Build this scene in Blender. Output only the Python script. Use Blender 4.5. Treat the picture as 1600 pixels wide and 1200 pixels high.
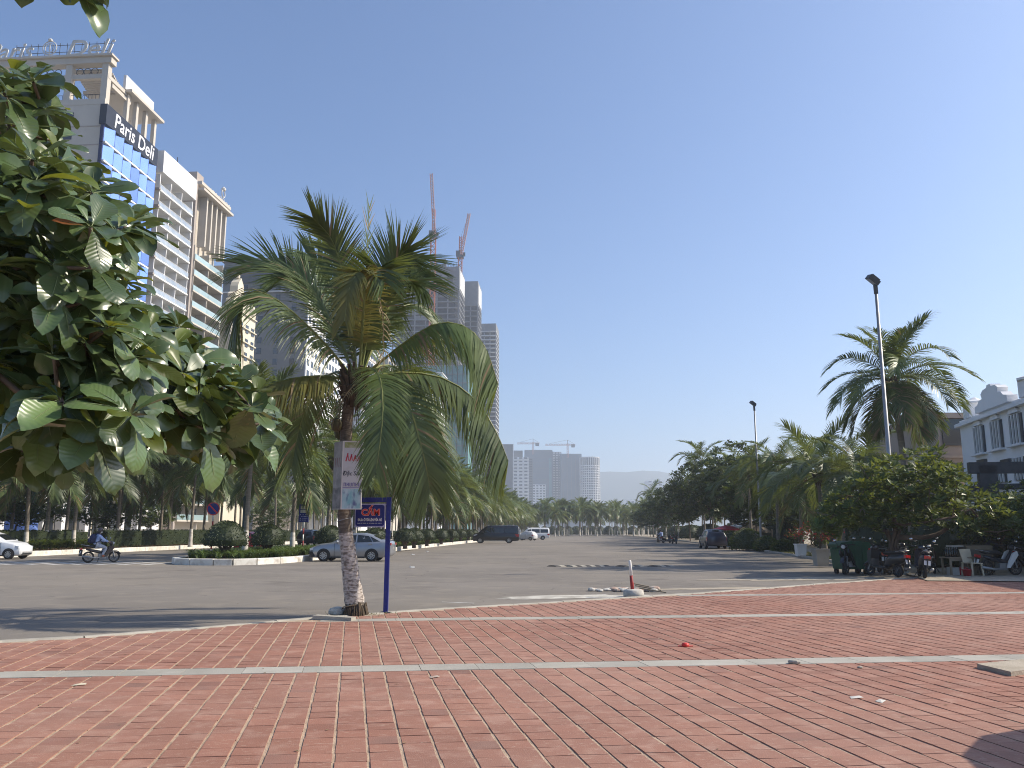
import bpy, math, random
from math import sin, cos, pi, radians
from mathutils import Vector as V, Matrix, Euler, noise
scene = bpy.context.scene
col = scene.collection
for o in list(bpy.data.objects):
    bpy.data.objects.remove(o)

# ------------------------------------------------------------------ camera, sky, sun, exposure
PITCH = radians(10.05); FOC = 1294.0; EYE = 1.6
cam_data = bpy.data.cameras.new('camera')
cam_data.sensor_width = 36.0
cam_data.lens = 36.0 * FOC / 1600.0
cam_data.clip_start = 0.05
cam_data.clip_end = 30000
cam = bpy.data.objects.new('camera', cam_data)
cam.location = (0, 0, EYE)
cam.rotation_euler = (pi / 2 + PITCH, 0, 0)
col.objects.link(cam)
scene.camera = cam

SUN_EL = radians(38.4); SUN_AZ = radians(6.8)          # azimuth measured from +X towards +Y
SUN_DIR = V((cos(SUN_EL) * cos(SUN_AZ), cos(SUN_EL) * sin(SUN_AZ), sin(SUN_EL)))
world = bpy.data.worlds.new('World')
scene.world = world
world.use_nodes = True
wt = world.node_tree
wt.nodes.clear()
sky = wt.nodes.new('ShaderNodeTexSky')
sky.sky_type = 'NISHITA'
sky.sun_disc = False
sky.sun_elevation = SUN_EL
sky.sun_rotation = pi / 2 - SUN_AZ
sky.altitude = 0
sky.air_density = 1.0
sky.dust_density = 1.9
sky.ozone_density = 7.5
bg = wt.nodes.new('ShaderNodeBackground')
bg.inputs['Strength'].default_value = 0.146
wo = wt.nodes.new('ShaderNodeOutputWorld')
wt.links.new(sky.outputs[0], bg.inputs[0])
wt.links.new(bg.outputs[0], wo.inputs[0])

sun_data = bpy.data.lights.new('sun', 'SUN')
sun_data.energy = 5.0
sun_data.angle = radians(0.53)
sun_data.color = (1.0, 0.90, 0.74)
sun = bpy.data.objects.new('sun', sun_data)
sun.rotation_euler = SUN_DIR.to_track_quat('Z', 'Y').to_euler()
col.objects.link(sun)

scene.view_settings.view_transform = 'Standard'
scene.view_settings.look = 'None'
scene.view_settings.exposure = 0.3
scene.view_settings.gamma = 1.0
scene.view_settings.use_curve_mapping = False
scene.render.engine = 'CYCLES'
scene.cycles.max_bounces = 8
scene.cycles.transparent_max_bounces = 8
scene.cycles.volume_bounces = 1
scene.cycles.use_denoising = True
scene.cycles.denoising_prefilter = 'NONE'
scene.cycles.filter_width = 1.05

# ------------------------------------------------------------------ helpers
def ray(px, py):
    xc = (px - 800) / FOC; yc = (600 - py) / FOC
    return V((xc, cos(PITCH) - yc * sin(PITCH), sin(PITCH) + yc * cos(PITCH)))
def at(px, py, Y):                       # world point on a pixel ray at forward distance Y
    d = ray(px, py); return V((0, 0, EYE)) + d * (Y / d.y)
def gr(px, py, z=0.0):                   # world point on a pixel ray at height z
    d = ray(px, py); return V((0, 0, EYE)) + d * ((z - EYE) / d.z)
def smooth01(t):
    t = max(0.0, min(1.0, t)); return t * t * (3 - 2 * t)

def tag(o, label=None, cat=None, group=None, kind=None):
    if label: o['label'] = label
    if cat: o['category'] = cat
    if group: o['group'] = group
    if kind: o['kind'] = kind
    return o
def empty(name, loc=(0, 0, 0), rz=0.0, label=None, cat=None, group=None, parent=None):
    o = bpy.data.objects.new(name, None)
    o.empty_display_size = 0.2
    o.location = loc; o.rotation_euler = (0, 0, rz)
    col.objects.link(o)
    if parent: o.parent = parent
    return tag(o, label, cat, group)
def inst(name, mesh, parent=None, loc=(0, 0, 0), rot=(0, 0, 0), sc=(1, 1, 1)):
    o = bpy.data.objects.new(name, mesh)
    o.location = loc; o.rotation_euler = rot
    o.scale = sc if hasattr(sc, '__len__') else (sc, sc, sc)
    if parent: o.parent = parent
    col.objects.link(o)
    return o
def copy_tree(o, parent=None):
    c = o.copy(); col.objects.link(c)
    if parent: c.parent = parent
    for ch in list(o.children): copy_tree(ch, c)
    return c

class MB:
    def __init__(self): self.v = []; self.f = []; self.m = []; self.t = []
    def add(self, vs, fs, mi=0, t=0.5):
        b = len(self.v)
        self.v.extend([(p[0], p[1], p[2]) for p in vs])
        for f in fs:
            self.f.append(tuple(b + i for i in f)); self.m.append(mi); self.t.append(t)
        return self
    def box(self, c, s, rz=0.0, mi=0, t=0.5, bottom=True, taper=1.0):
        hx, hy, hz = s[0] / 2, s[1] / 2, s[2] / 2
        ca, sa = cos(rz), sin(rz); vs = []
        for z, k in ((-hz, 1.0), (hz, taper)):
            for x, y in ((-hx, -hy), (hx, -hy), (hx, hy), (-hx, hy)):
                x *= k; y *= k
                vs.append((c[0] + x * ca - y * sa, c[1] + x * sa + y * ca, c[2] + z))
        fs = [(4, 5, 6, 7), (0, 1, 5, 4), (1, 2, 6, 5), (2, 3, 7, 6), (3, 0, 4, 7)]
        if bottom: fs.append((3, 2, 1, 0))
        return self.add(vs, fs, mi, t)
    def bar(self, a, b, w, h=None, mi=0, up=V((0, 0, 1)), t=0.5):
        a = V(a); b = V(b); h = h or w
        d = (b - a).normalized()
        if abs(d.dot(up)) > 0.98: up = V((0, 1, 0))
        s = d.cross(up).normalized(); u = s.cross(d).normalized()
        vs = []
        for p in (a, b):
            for i, j in ((-1, -1), (1, -1), (1, 1), (-1, 1)):
                vs.append(p + s * (i * w / 2) + u * (j * h / 2))
        return self.add(vs, [(0, 1, 5, 4), (1, 2, 6, 5), (2, 3, 7, 6), (3, 0, 4, 7), (3, 2, 1, 0), (4, 5, 6, 7)], mi, t)
    def tube(self, pts, radii, seg=6, mi=0, cap=True, t=0.5):
        pts = [V(p) for p in pts]; n = len(pts)
        if not hasattr(radii, '__len__'): radii = [radii] * n
        up = V((0, 0, 1)); vs = []; prev = None
        for i, p in enumerate(pts):
            d = (pts[min(i + 1, n - 1)] - pts[max(i - 1, 0)])
            if d.length < 1e-9: d = V((0, 0, 1))
            d.normalize()
            if prev is None:
                s = d.cross(up)
                if s.length < 1e-3: s = d.cross(V((0, 1, 0)))
            else:
                s = prev - d * prev.dot(d)
                if s.length < 1e-4: s = d.cross(V((0, 1, 0.01)))
            s.normalize(); prev = s; u = d.cross(s)
            for k in range(seg):
                a = 2 * pi * k / seg
                vs.append(p + (s * cos(a) + u * sin(a)) * radii[i])
        fs = []
        for i in range(n - 1):
            for k in range(seg):
                k2 = (k + 1) % seg
                fs.append((i * seg + k, i * seg + k2, (i + 1) * seg + k2, (i + 1) * seg + k))
        if cap:
            fs.append(tuple(range(seg - 1, -1, -1))); fs.append(tuple((n - 1) * seg + k for k in range(seg)))
        return self.add(vs, fs, mi, t)
    def lathe(self, c, prof, seg=12, mi=0, cap=True, sx=1.0, sy=1.0, t=0.5):
        vs = []
        for r, z in prof:
            for k in range(seg):
                a = 2 * pi * k / seg
                vs.append((c[0] + r * cos(a) * sx, c[1] + r * sin(a) * sy, c[2] + z))
        fs = []; n = len(prof)
        for i in range(n - 1):
            for k in range(seg):
                k2 = (k + 1) % seg
                fs.append((i * seg + k, i * seg + k2, (i + 1) * seg + k2, (i + 1) * seg + k))
        if cap:
            fs.append(tuple(range(seg - 1, -1, -1))); fs.append(tuple((n - 1) * seg + k for k in range(seg)))
        return self.add(vs, fs, mi, t)
    def disc(self, c, r, th, axis='y', seg=16, mi=0, r2=None):
        """cylinder along an axis, optional second radius"""
        r2 = r if r2 is None else r2; vs = []
        for k2, rr in ((-th / 2, r), (th / 2, r2)):
            for k in range(seg):
                a = 2 * pi * k / seg; x, z = rr * cos(a), rr * sin(a)
                p = {'y': (x, k2, z), 'x': (k2, x, z), 'z': (x, z, k2)}[axis]
                vs.append((c[0] + p[0], c[1] + p[1], c[2] + p[2]))
        fs = [tuple(range(seg)), tuple(range(2 * seg - 1, seg - 1, -1))]
        for k in range(seg): fs.append((k, (k + 1) % seg, seg + (k + 1) % seg, seg + k))
        return self.add(vs, fs, mi)
    def ring(self, c, R, r, axis='y', seg=18, seg2=6, mi=0):
        vs = []
        for k in range(seg):
            a = 2 * pi * k / seg
            for j in range(seg2):
                b = 2 * pi * j / seg2
                x = (R + r * cos(b)) * cos(a); z = (R + r * cos(b)) * sin(a); y = r * sin(b)
                p = {'y': (x, y, z), 'x': (y, x, z), 'z': (x, z, y)}[axis]
                vs.append((c[0] + p[0], c[1] + p[1], c[2] + p[2]))
        fs = []
        for k in range(seg):
            for j in range(seg2):
                k2, j2 = (k + 1) % seg, (j + 1) % seg2
                fs.append((k * seg2 + j, k2 * seg2 + j, k2 * seg2 + j2, k * seg2 + j2))
        return self.add(vs, fs, mi)
    def prism(self, pts, y0, y1, mi=0, axis='y', t=0.5):
        """polygon (a,b) extruded along an axis; axis y -> (a, y, b); x -> (x, a, b); z -> (a, b, z)"""
        n = len(pts); vs = []
        for y in (y0, y1):
            for a, b in pts:
                vs.append({'y': (a, y, b), 'x': (y, a, b), 'z': (a, b, y)}[axis])
        fs = [tuple(range(n)), tuple(range(2 * n - 1, n - 1, -1))]
        for k in range(n): fs.append((k, n + k, n + (k + 1) % n, (k + 1) % n))
        return self.add(vs, fs, mi, t)
    def merge(self, other, M=None, t=None):
        b = len(self.v)
        if M is None: self.v.extend(other.v)
        else: self.v.extend([tuple(M @ V(p)) for p in other.v])
        self.f.extend([tuple(b + i for i in f) for f in other.f])
        self.m.extend(other.m); self.t.extend(other.t if t is None else [t] * len(other.t))
        return self
    def mesh(self, name, mats, smooth=False, recalc=False):
        me = bpy.data.meshes.new(name)
        me.from_pydata(self.v, [], self.f)
        if not hasattr(mats, '__len__'): mats = [mats]
        for m in mats: me.materials.append(m)
        me.polygons.foreach_set('material_index', self.m)
        at_ = me.attributes.new('t', 'FLOAT', 'FACE')
        at_.data.foreach_set('value', self.t)
        if smooth: me.polygons.foreach_set('use_smooth', [True] * len(self.f))
        if recalc:
            import bmesh
            bm = bmesh.new(); bm.from_mesh(me)
            bmesh.ops.recalc_face_normals(bm, faces=bm.faces); bm.to_mesh(me); bm.free()
        me.update()
        return me
    def build(self, name, mats, parent=None, smooth=False, loc=(0, 0, 0), rot=(0, 0, 0), recalc=False):
        return inst(name, self.mesh(name, mats, smooth, recalc), parent, loc, rot)

def text_mesh(name, body, size, mat, parent, M, extrude=0.004, offset=0.0, shear=0.0, sx=1.0, align='CENTER'):
    cu = bpy.data.curves.new(name, 'FONT')
    cu.body = body; cu.size = size; cu.extrude = extrude; cu.offset = offset; cu.shear = shear
    cu.align_x = align; cu.align_y = 'CENTER'; cu.resolution_u = 3
    tmp = bpy.data.objects.new('tmp', cu)
    col.objects.link(tmp)
    bpy.context.view_layer.update()
    me = bpy.data.meshes.new_from_object(tmp)
    bpy.data.objects.remove(tmp)
    me.transform(Matrix.Scale(sx, 4, (1, 0, 0)))
    me.transform(M)
    me.materials.clear(); me.materials.append(mat)
    return inst(name, me, parent)

# ------------------------------------------------------------------ materials
def _n(nt, t, **kw):
    n = nt.nodes.new(t)
    for k, v in kw.items(): setattr(n, k, v)
    return n
def mat(name, c, rough=0.7, c2=None, scale=4.0, detail=4.0, metallic=0.0, spec=0.4, bump=0.0, bscale=None,
        c3=None, scale3=30.0, amt3=0.3, tvar=0.0, trans=0.0, tcol=None, ovar=0.0, coat=0.0, lo=0.35, hi=0.65, stretch=None, obj=False):
    """procedural principled material: two noise-mixed colours, optional third speckle, face-attribute and object variation, translucency"""
    m = bpy.data.materials.new(name); m.use_nodes = True
    nt = m.node_tree; nt.nodes.clear(); L = nt.links.new
    out = _n(nt, 'ShaderNodeOutputMaterial'); bs = _n(nt, 'ShaderNodeBsdfPrincipled')
    if obj:
        pos = _n(nt, 'ShaderNodeTexCoord').outputs['Object']
    else:
        pos = _n(nt, 'ShaderNodeNewGeometry').outputs['Position']
    if stretch:
        mp = _n(nt, 'ShaderNodeMapping'); mp.inputs['Scale'].default_value = stretch
        L(pos, mp.inputs[0]); pos = mp.outputs[0]
    def nz(s, d=detail):
        n = _n(nt, 'ShaderNodeTexNoise'); n.inputs['Scale'].default_value = s; n.inputs['Detail'].default_value = d
        L(pos, n.inputs['Vector']); return n.outputs['Fac']
    def mr(src, a, b, lo_, hi_):
        n = _n(nt, 'ShaderNodeMapRange'); n.inputs[1].default_value = a; n.inputs[2].default_value = b
        n.inputs[3].default_value = lo_; n.inputs[4].default_value = hi_; L(src, n.inputs[0]); return n.outputs[0]
    def mix(f, a, b, bt='MIX'):
        n = _n(nt, 'ShaderNodeMix', data_type='RGBA', blend_type=bt)
        for s, v in ((n.inputs[0], f), (n.inputs[6], a), (n.inputs[7], b)):
            if hasattr(v, 'links'): L(v, s)
            elif hasattr(v, '__len__'): s.default_value = (*v[:3], 1)
            else: s.default_value = v
        return n.outputs[2]
    if c2 is None: c2 = tuple(x * 0.86 for x in c)
    cur = mix(mr(nz(scale), lo, hi, 0, 1), c, c2)
    if c3: cur = mix(mr(nz(scale3, 2), 0.52, 0.68, 0, amt3), cur, c3)
    if tvar:
        a = _n(nt, 'ShaderNodeAttribute', attribute_name='t')
        v = mr(a.outputs['Fac'], 0, 1, 1 - tvar, 1 + tvar)
        cc = _n(nt, 'ShaderNodeVectorMath', operation='SCALE'); L(cur, cc.inputs[0]); L(v, cc.inputs['Scale']); cur = cc.outputs[0]
    if ovar:
        a = _n(nt, 'ShaderNodeObjectInfo')
        v = mr(a.outputs['Random'], 0, 1, 1 - ovar, 1 + ovar)
        cc = _n(nt, 'ShaderNodeVectorMath', operation='SCALE'); L(cur, cc.inputs[0]); L(v, cc.inputs['Scale']); cur = cc.outputs[0]
    L(cur, bs.inputs['Base Color'])
    bs.inputs['Roughness'].default_value = rough; bs.inputs['Metallic'].default_value = metallic
    bs.inputs['Specular IOR Level'].default_value = spec
    if coat: bs.inputs['Coat Weight'].default_value = coat; bs.inputs['Coat Roughness'].default_value = 0.08
    if bump:
        b = _n(nt, 'ShaderNodeBump'); b.inputs['Strength'].default_value = bump; b.inputs['Distance'].default_value = 0.02
        L(nz(bscale or scale * 8), b.inputs['Height']); L(b.outputs[0], bs.inputs['Normal'])
    if trans:
        tr = _n(nt, 'ShaderNodeBsdfTranslucent')
        if tcol is None: tr.inputs[0].default_value = (c[0] * 2.2, c[1] * 2.2, c[2] * 0.8, 1)
        else: tr.inputs[0].default_value = (*tcol, 1)
        ms = _n(nt, 'ShaderNodeMixShader'); ms.inputs[0].default_value = trans
        L(bs.outputs[0], ms.inputs[1]); L(tr.outputs[0], ms.inputs[2]); L(ms.outputs[0], out.inputs[0])
    else:
        L(bs.outputs[0], out.inputs[0])
    return m

M = {}
M['asphalt'] = mat('asphalt', (.218, .194, .166), .92, (.178, .158, .135), .22, 6, c3=(.27, .235, .19), scale3=1.3, amt3=.45, bump=.35, bscale=60, spec=.25)
M['ground'] = mat('ground_earth', (.24, .21, .16), .95, (.17, .16, .12), .3, 5, bump=.4, bscale=14)
M['sand'] = mat('sand', (.42, .36, .28), .95, (.33, .28, .21), 2.5, 5, bump=.5, bscale=40, c3=(.5, .44, .36), scale3=.8)
M['joint'] = mat('joint_sand', (.49, .36, .255), .95, (.37, .27, .19), 7, 4, bump=.6, bscale=60)
M['brick'] = mat('red_brick', (.298, .134, .090), .88, (.252, .112, .077), 1.1, 5, c3=(.44, .28, .215), scale3=4.3, amt3=.35, tvar=.11, bump=.25, bscale=90, spec=.3)
M['brick_dark'] = mat('stained_brick', (.25, .135, .10), .85, (.30, .145, .105), 3, 4, c3=(.3, .18, .14), scale3=7, amt3=.4, tvar=.2, bump=.25, bscale=90)
M['slab'] = mat('grey_slab', (.385, .36, .31), .88, (.315, .295, .25), 1.5, 5, c3=(.43, .40, .34), scale3=5, amt3=.4, tvar=.12, bump=.2, bscale=50)
M['kerb_white'] = mat('whitewashed_kerb', (.78, .75, .68), .8, (.62, .58, .5), 1.2, 5, c3=(.34, .27, .2), scale3=3.5, amt3=.35, bump=.2, bscale=20)
M['kerb_gray'] = mat('kerb_concrete', (.42, .39, .33), .9, (.32, .29, .24), 2, 5, bump=.3, bscale=30)
M['concrete'] = mat('concrete', (.40, .385, .36), .9, (.31, .30, .28), .12, 5, c3=(.47, .45, .42), scale3=1.2, amt3=.3)
M['plaza'] = mat('pale_paving', (.50, .45, .38), .9, (.40, .36, .30), .7, 5, bump=.2, bscale=14)
M['soil'] = mat('soil', (.10, .075, .05), .95, (.14, .105, .07), 3, 4, bump=.4, bscale=20)
M['marking'] = mat('road_paint', (.62, .60, .55), .8, (.36, .34, .31), 2.2, 6, lo=.42, hi=.62)
# foliage
M['frond'] = mat('palm_leaf', (.104, .142, .042), .42, (.070, .104, .032), 1.3, 3, spec=.5, tvar=.4, ovar=.22, trans=.25, tcol=(.23, .27, .05))
M['frond_dry'] = mat('dry_palm_leaf', (.27, .20, .105), .8, (.2, .145, .08), 2, 3, tvar=.3, trans=.15, tcol=(.3, .22, .1))
M['frond_yel_lit'] = mat('yellowing_lit_palm_leaf', (.16, .15, .04), .5, (.11, .12, .035), 1.5, 3, tvar=.3, trans=.25, tcol=(.3, .28, .06))  # yellowing leaf, also used for the highlight painted on the folded front frond
M['rachis'] = mat('palm_stalk', (.20, .21, .06), .5, (.15, .17, .05), 3, 3, ovar=.15)
M['palm_trunk'] = mat('palm_bark', (.155, .125, .098), .95, (.09, .073, .06), 3.5, 5, bump=.7, bscale=14, c3=(.25, .22, .18), scale3=9, amt3=.5, stretch=(1, 1, 4))
M['palm_trunk_gray'] = mat('grey_palm_bark', (.25, .215, .17), .95, (.17, .145, .115), 2.5, 5, bump=.6, bscale=10, stretch=(1, 1, 4))
M['trunk_white'] = mat('limewashed_bark', (.68, .64, .58), .9, (.5, .45, .39), 2, 5, bump=.6, bscale=16, stretch=(1, 1, 3))
M['trunk_white_worn'] = mat('worn_limewash', (.52, .46, .41), .95, (.17, .14, .115), 17, 8, lo=.42, hi=.60, bump=.9, bscale=34, stretch=(.6, .6, 1.5), c3=(.62, .56, .5), scale3=14, amt3=.6)
M['coconut'] = mat('coconut_husk', (.055, .06, .022), .55, (.07, .055, .025), 3, 3)
M['fibre'] = mat('palm_fibre', (.10, .07, .045), .95, (.06, .045, .03), 8, 4, bump=.7, bscale=25)
M['leaf'] = mat('almond_leaf', (.092, .138, .052), .29, (.058, .096, .035), 3, 4, spec=.6, tvar=.3, ovar=.3, trans=.15, tcol=(.13, .16, .03), c3=(.10, .12, .075), scale3=22, amt3=.35)
M['leaf_young'] = mat('young_almond_leaf', (.105, .14, .022), .38, (.075, .105, .02), 4, 4, spec=.5, tvar=.2, ovar=.2, trans=.3, tcol=(.30, .31, .03))
M['leaf_old'] = mat('old_almond_leaf', (.26, .075, .025), .5, (.16, .09, .03), 9, 4, ovar=.2, trans=.3, tcol=(.5, .16, .04))
M['leaf_vein'] = mat('leaf_vein', (.22, .26, .12), .5, (.18, .22, .1), 5)
M['bark'] = mat('tree_bark', (.17, .125, .092), .95, (.10, .075, .058), 4, 5, bump=.6, bscale=24)
M['tree_leaf'] = mat('broad_leaf', (.040, .066, .020), .55, (.026, .046, .015), .9, 3, spec=.28, tvar=.5, ovar=.2, trans=.22, tcol=(.15, .19, .03))
M['tree_leaf2'] = mat('bright_broad_leaf', (.068, .10, .024), .45, (.045, .075, .02), .9, 3, spec=.45, tvar=.45, ovar=.15, trans=.28, tcol=(.2, .25, .04))
M['shrub_leaf'] = mat('clipped_shrub', (.052, .072, .026), .6, (.036, .052, .021), 2.5, 4, tvar=.4, trans=.15, tcol=(.1, .13, .03))
M['bed_leaf'] = mat('strap_leaf', (.105, .155, .04), .45, (.07, .11, .032), 1.5, 3, tvar=.4, trans=.25, tcol=(.16, .22, .04))
M['grass'] = mat('grass_blade', (.11, .13, .04), .6, (.14, .13, .05), .6, 3, tvar=.3, trans=.2)
M['petal'] = mat('red_petal', (.42, .05, .05), .6, (.30, .07, .05), 6, 3, tvar=.3, trans=.3, tcol=(.6, .08, .06))
# manufactured
def paint(n, c, r=.35, coat=.6, c2=None): return mat(n, c, r, c2 or tuple(x * .93 for x in c), 1.5, 4, coat=coat, spec=.5, c3=tuple(x * .8 + .02 for x in c), scale3=9, amt3=.15)
M['car_silver'] = mat('silver_paint', (.34, .35, .37), .36, (.31, .32, .34), 2, 3, metallic=.55, coat=.7)
M['car_white'] = paint('white_paint', (.76, .77, .78))
M['car_black'] = paint('black_paint', (.012, .012, .017), .28)
M['car_navy'] = paint('dark_blue_paint', (.02, .022, .045), .3)
M['car_red'] = paint('red_paint', (.45, .03, .03))
M['cloth_silver'] = mat('silver_cover', (.62, .62, .62), .55, (.5, .5, .5), 4, 4, bump=.8, bscale=4)
M['car_glass'] = mat('tinted_glass', (.012, .015, .018), .06, (.016, .02, .022), 1, 2, spec=.8)
M['tyre'] = mat('tyre_rubber', (.022, .021, .02), .85, (.035, .032, .03), 8, 3)
M['alloy'] = mat('alloy_wheel', (.5, .5, .5), .35, (.42, .42, .42), 5, 2, metallic=.8)
M['chrome'] = mat('chrome', (.62, .62, .62), .18, (.55, .55, .55), 5, 2, metallic=1.0)
M['plastic_black'] = mat('black_plastic', (.02, .02, .021), .55, (.03, .03, .03), 6, 3)
M['tail_red'] = mat('tail_light_red', (.5, .02, .02), .2, (.42, .015, .015), 6, 2, coat=.6)
M['lamp_clear'] = mat('headlamp_glass', (.7, .72, .74), .1, (.6, .62, .65), 6, 2, spec=.8)
M['white'] = mat('white_paint_matt', (.78, .77, .74), .7, (.70, .68, .64), 1.2, 4)
M['offwhite'] = mat('offwhite_paint', (.62, .60, .55), .75, (.52, .5, .45), 1.2, 4)
M['blue_sign'] = mat('blue_sign_paint', (.012, .02, .20), .4, (.016, .024, .17), 3, 3, c3=(.03, .04, .22), scale3=7, amt3=.3)
M['blue_post'] = mat('blue_post_paint', (.016, .03, .25), .42, (.012, .022, .19), 4, 4, c3=(.05, .06, .2), scale3=16, amt3=.4)
M['sign_trim'] = mat('sign_trim', (.50, .50, .68), .45, (.42, .42, .62), 5, 3)
M['red_text'] = mat('red_lettering', (.75, .055, .04), .45, (.66, .05, .04), 5, 3)
M['white_text'] = mat('white_lettering', (.82, .82, .84), .5, (.76, .76, .8), 5, 3)
M['pink_edge'] = mat('pink_outline', (.82, .50, .50), .5, (.78, .44, .45), 5, 3)
M['poster'] = mat('poster_sheet', (.66, .66, .66), .45, (.56, .57, .60), 2.5, 4, c3=(.5, .48, .44), scale3=6, amt3=.3)
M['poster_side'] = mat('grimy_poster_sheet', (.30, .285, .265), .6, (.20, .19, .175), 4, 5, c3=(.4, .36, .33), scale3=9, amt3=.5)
M['poster_green'] = mat('poster_green_print', (.30, .33, .10), .5, (.5, .5, .36), 14, 4)
M['poster_red'] = mat('poster_red_print', (.62, .06, .08), .5, (.52, .06, .10), 9, 3)
M['poster_black'] = mat('poster_black_print', (.03, .035, .06), .5, (.05, .05, .08), 9, 3)
M['poster_blue'] = mat('poster_blue_print', (.09, .07, .33), .5, (.14, .10, .36), 9, 3)
M['poster_photo'] = mat('poster_picture_print', (.24, .50, .55), .45, (.60, .70, .74), 5, 5, c3=(.10, .11, .27), scale3=8, amt3=.85, stretch=(1.2, 1, .7))
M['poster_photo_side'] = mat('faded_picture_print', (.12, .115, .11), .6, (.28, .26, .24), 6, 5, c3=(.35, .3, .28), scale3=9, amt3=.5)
M['steel'] = mat('galvanised_steel', (.36, .36, .36), .5, (.28, .28, .28), 3, 4, metallic=.6)
M['steel_dark'] = mat('dark_steel', (.045, .05, .055), .55, (.065, .07, .075), 4, 4)
M['steel_green'] = mat('dark_green_iron', (.015, .035, .03), .45, (.022, .045, .038), 5, 4)
M['bin_green'] = mat('green_plastic', (.012, .10, .045), .5, (.016, .075, .04), 2.5, 4, c3=(.05, .10, .06), scale3=9, amt3=.4)
M['red_pole'] = mat('red_pole_paint', (.36, .03, .03), .6, (.26, .03, .028), 8, 4)
M['crane'] = mat('crane_red_paint', (.60, .16, .05), .6, (.52, .14, .05), .4, 3)
M['crane_white'] = mat('crane_white_paint', (.62, .34, .26), .6, (.54, .26, .2), .4, 3)
M['wood'] = mat('weathered_wood', (.33, .27, .19), .8, (.24, .19, .13), 3, 5, stretch=(1, 8, 1), bump=.3)
M['cream_chair'] = mat('cream_plastic', (.62, .54, .39), .5, (.54, .47, .33), 3, 3)
M['bottle'] = mat('dark_glass', (.012, .012, .01), .12, (.02, .018, .012), 4, 2, spec=.7)
M['red_plastic'] = mat('red_plastic', (.50, .03, .045), .4, (.42, .025, .04), 4, 3)
M['thatch'] = mat('thatch', (.21, .17, .12), .95, (.13, .105, .075), 5, 5, bump=.8, bscale=20)
# buildings
M['wall_cream'] = mat('cream_render', (.56, .51, .44), .85, (.50, .455, .39), .12, 5, c3=(.46, .41, .35), scale3=.5, amt3=.3)
M['wall_white'] = mat('white_render', (.80, .79, .78), .85, (.74, .73, .72), .12, 5, c3=(.6, .59, .57), scale3=.5, amt3=.25)
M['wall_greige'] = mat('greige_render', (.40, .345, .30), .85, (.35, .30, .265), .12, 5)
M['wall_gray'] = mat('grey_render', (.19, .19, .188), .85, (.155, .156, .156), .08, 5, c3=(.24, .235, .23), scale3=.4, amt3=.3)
M['wall_dark'] = mat('dark_cladding', (.10, .105, .115), .6, (.075, .08, .09), .1, 4)
M['wall_beige'] = mat('beige_render', (.42, .33, .27), .85, (.36, .28, .23), .2, 5, c3=(.3, .24, .2), scale3=.9, amt3=.3)
M['wall_ochre'] = mat('ochre_render', (.68, .62, .48), .85, (.60, .54, .42), .12, 5)
M['raw_concrete'] = mat('raw_concrete', (.215, .218, .222), .9, (.165, .168, .172), .06, 5, c3=(.27, .272, .275), scale3=.35, amt3=.4)
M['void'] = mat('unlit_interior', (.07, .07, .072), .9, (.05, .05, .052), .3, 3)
M['hoarding'] = mat('pale_shutter_panel', (.66, .65, .62), .7, (.56, .55, .53), .3, 3)
M['net_teal'] = mat('teal_netting', (.12, .27, .27), .9, (.085, .19, .20), .09, 5, c3=(.2, .34, .34), scale3=.4, amt3=.4)
M['net_gray'] = mat('grey_netting', (.13, .165, .19), .9, (.10, .135, .155), .05, 5)
M['glass_blue'] = mat('blue_curtain_glass', (.27, .40, .74), .10, (.23, .36, .70), .35, 3, spec=.9, metallic=.75, tvar=.25, ovar=.28)
M['glass_dark'] = mat('window_glass', (.03, .037, .045), .08, (.05, .055, .06), .5, 3, spec=.8, ovar=.4)
M['glass_teal'] = mat('balcony_glass', (.30, .42, .43), .15, (.36, .46, .47), .4, 3, spec=.7, ovar=.15)
M['glass_pale'] = mat('pale_balcony_glass', (.34, .40, .47), .2, (.28, .34, .41), .4, 3, spec=.7, ovar=.12)
M['navy'] = mat('navy_panel', (.015, .02, .075), .35, (.02, .025, .085), .4, 3)
M['sign_black'] = mat('black_sign_panel', (.018, .02, .03), .4, (.025, .028, .038), .5, 3)
M['silver_letter'] = mat('silver_lettering', (.62, .60, .56), .4, (.52, .5, .46), 1, 3)
M['hill'] = mat('hill_forest', (.05, .075, .04), .95, (.035, .055, .03), .004, 6)
M['jacket'] = mat('blue_checked_jacket', (.45, .53, .74), .85, (.28, .36, .60), 14, 4, lo=.45, hi=.55)
M['trousers'] = mat('grey_trousers', (.42, .44, .50), .9, (.3, .32, .38), 12, 4)
M['skin'] = mat('skin', (.40, .24, .16), .6, (.36, .21, .14), 8, 3)
M['shoe'] = mat('orange_shoe', (.55, .14, .06), .6, (.48, .12, .05), 9, 3)
M['backpack'] = mat('navy_backpack', (.018, .022, .06), .8, (.03, .035, .085), 9, 4)
M['helmet'] = mat('brown_helmet', (.05, .03, .028), .3, (.06, .035, .03), 6, 3, coat=.5)

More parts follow.
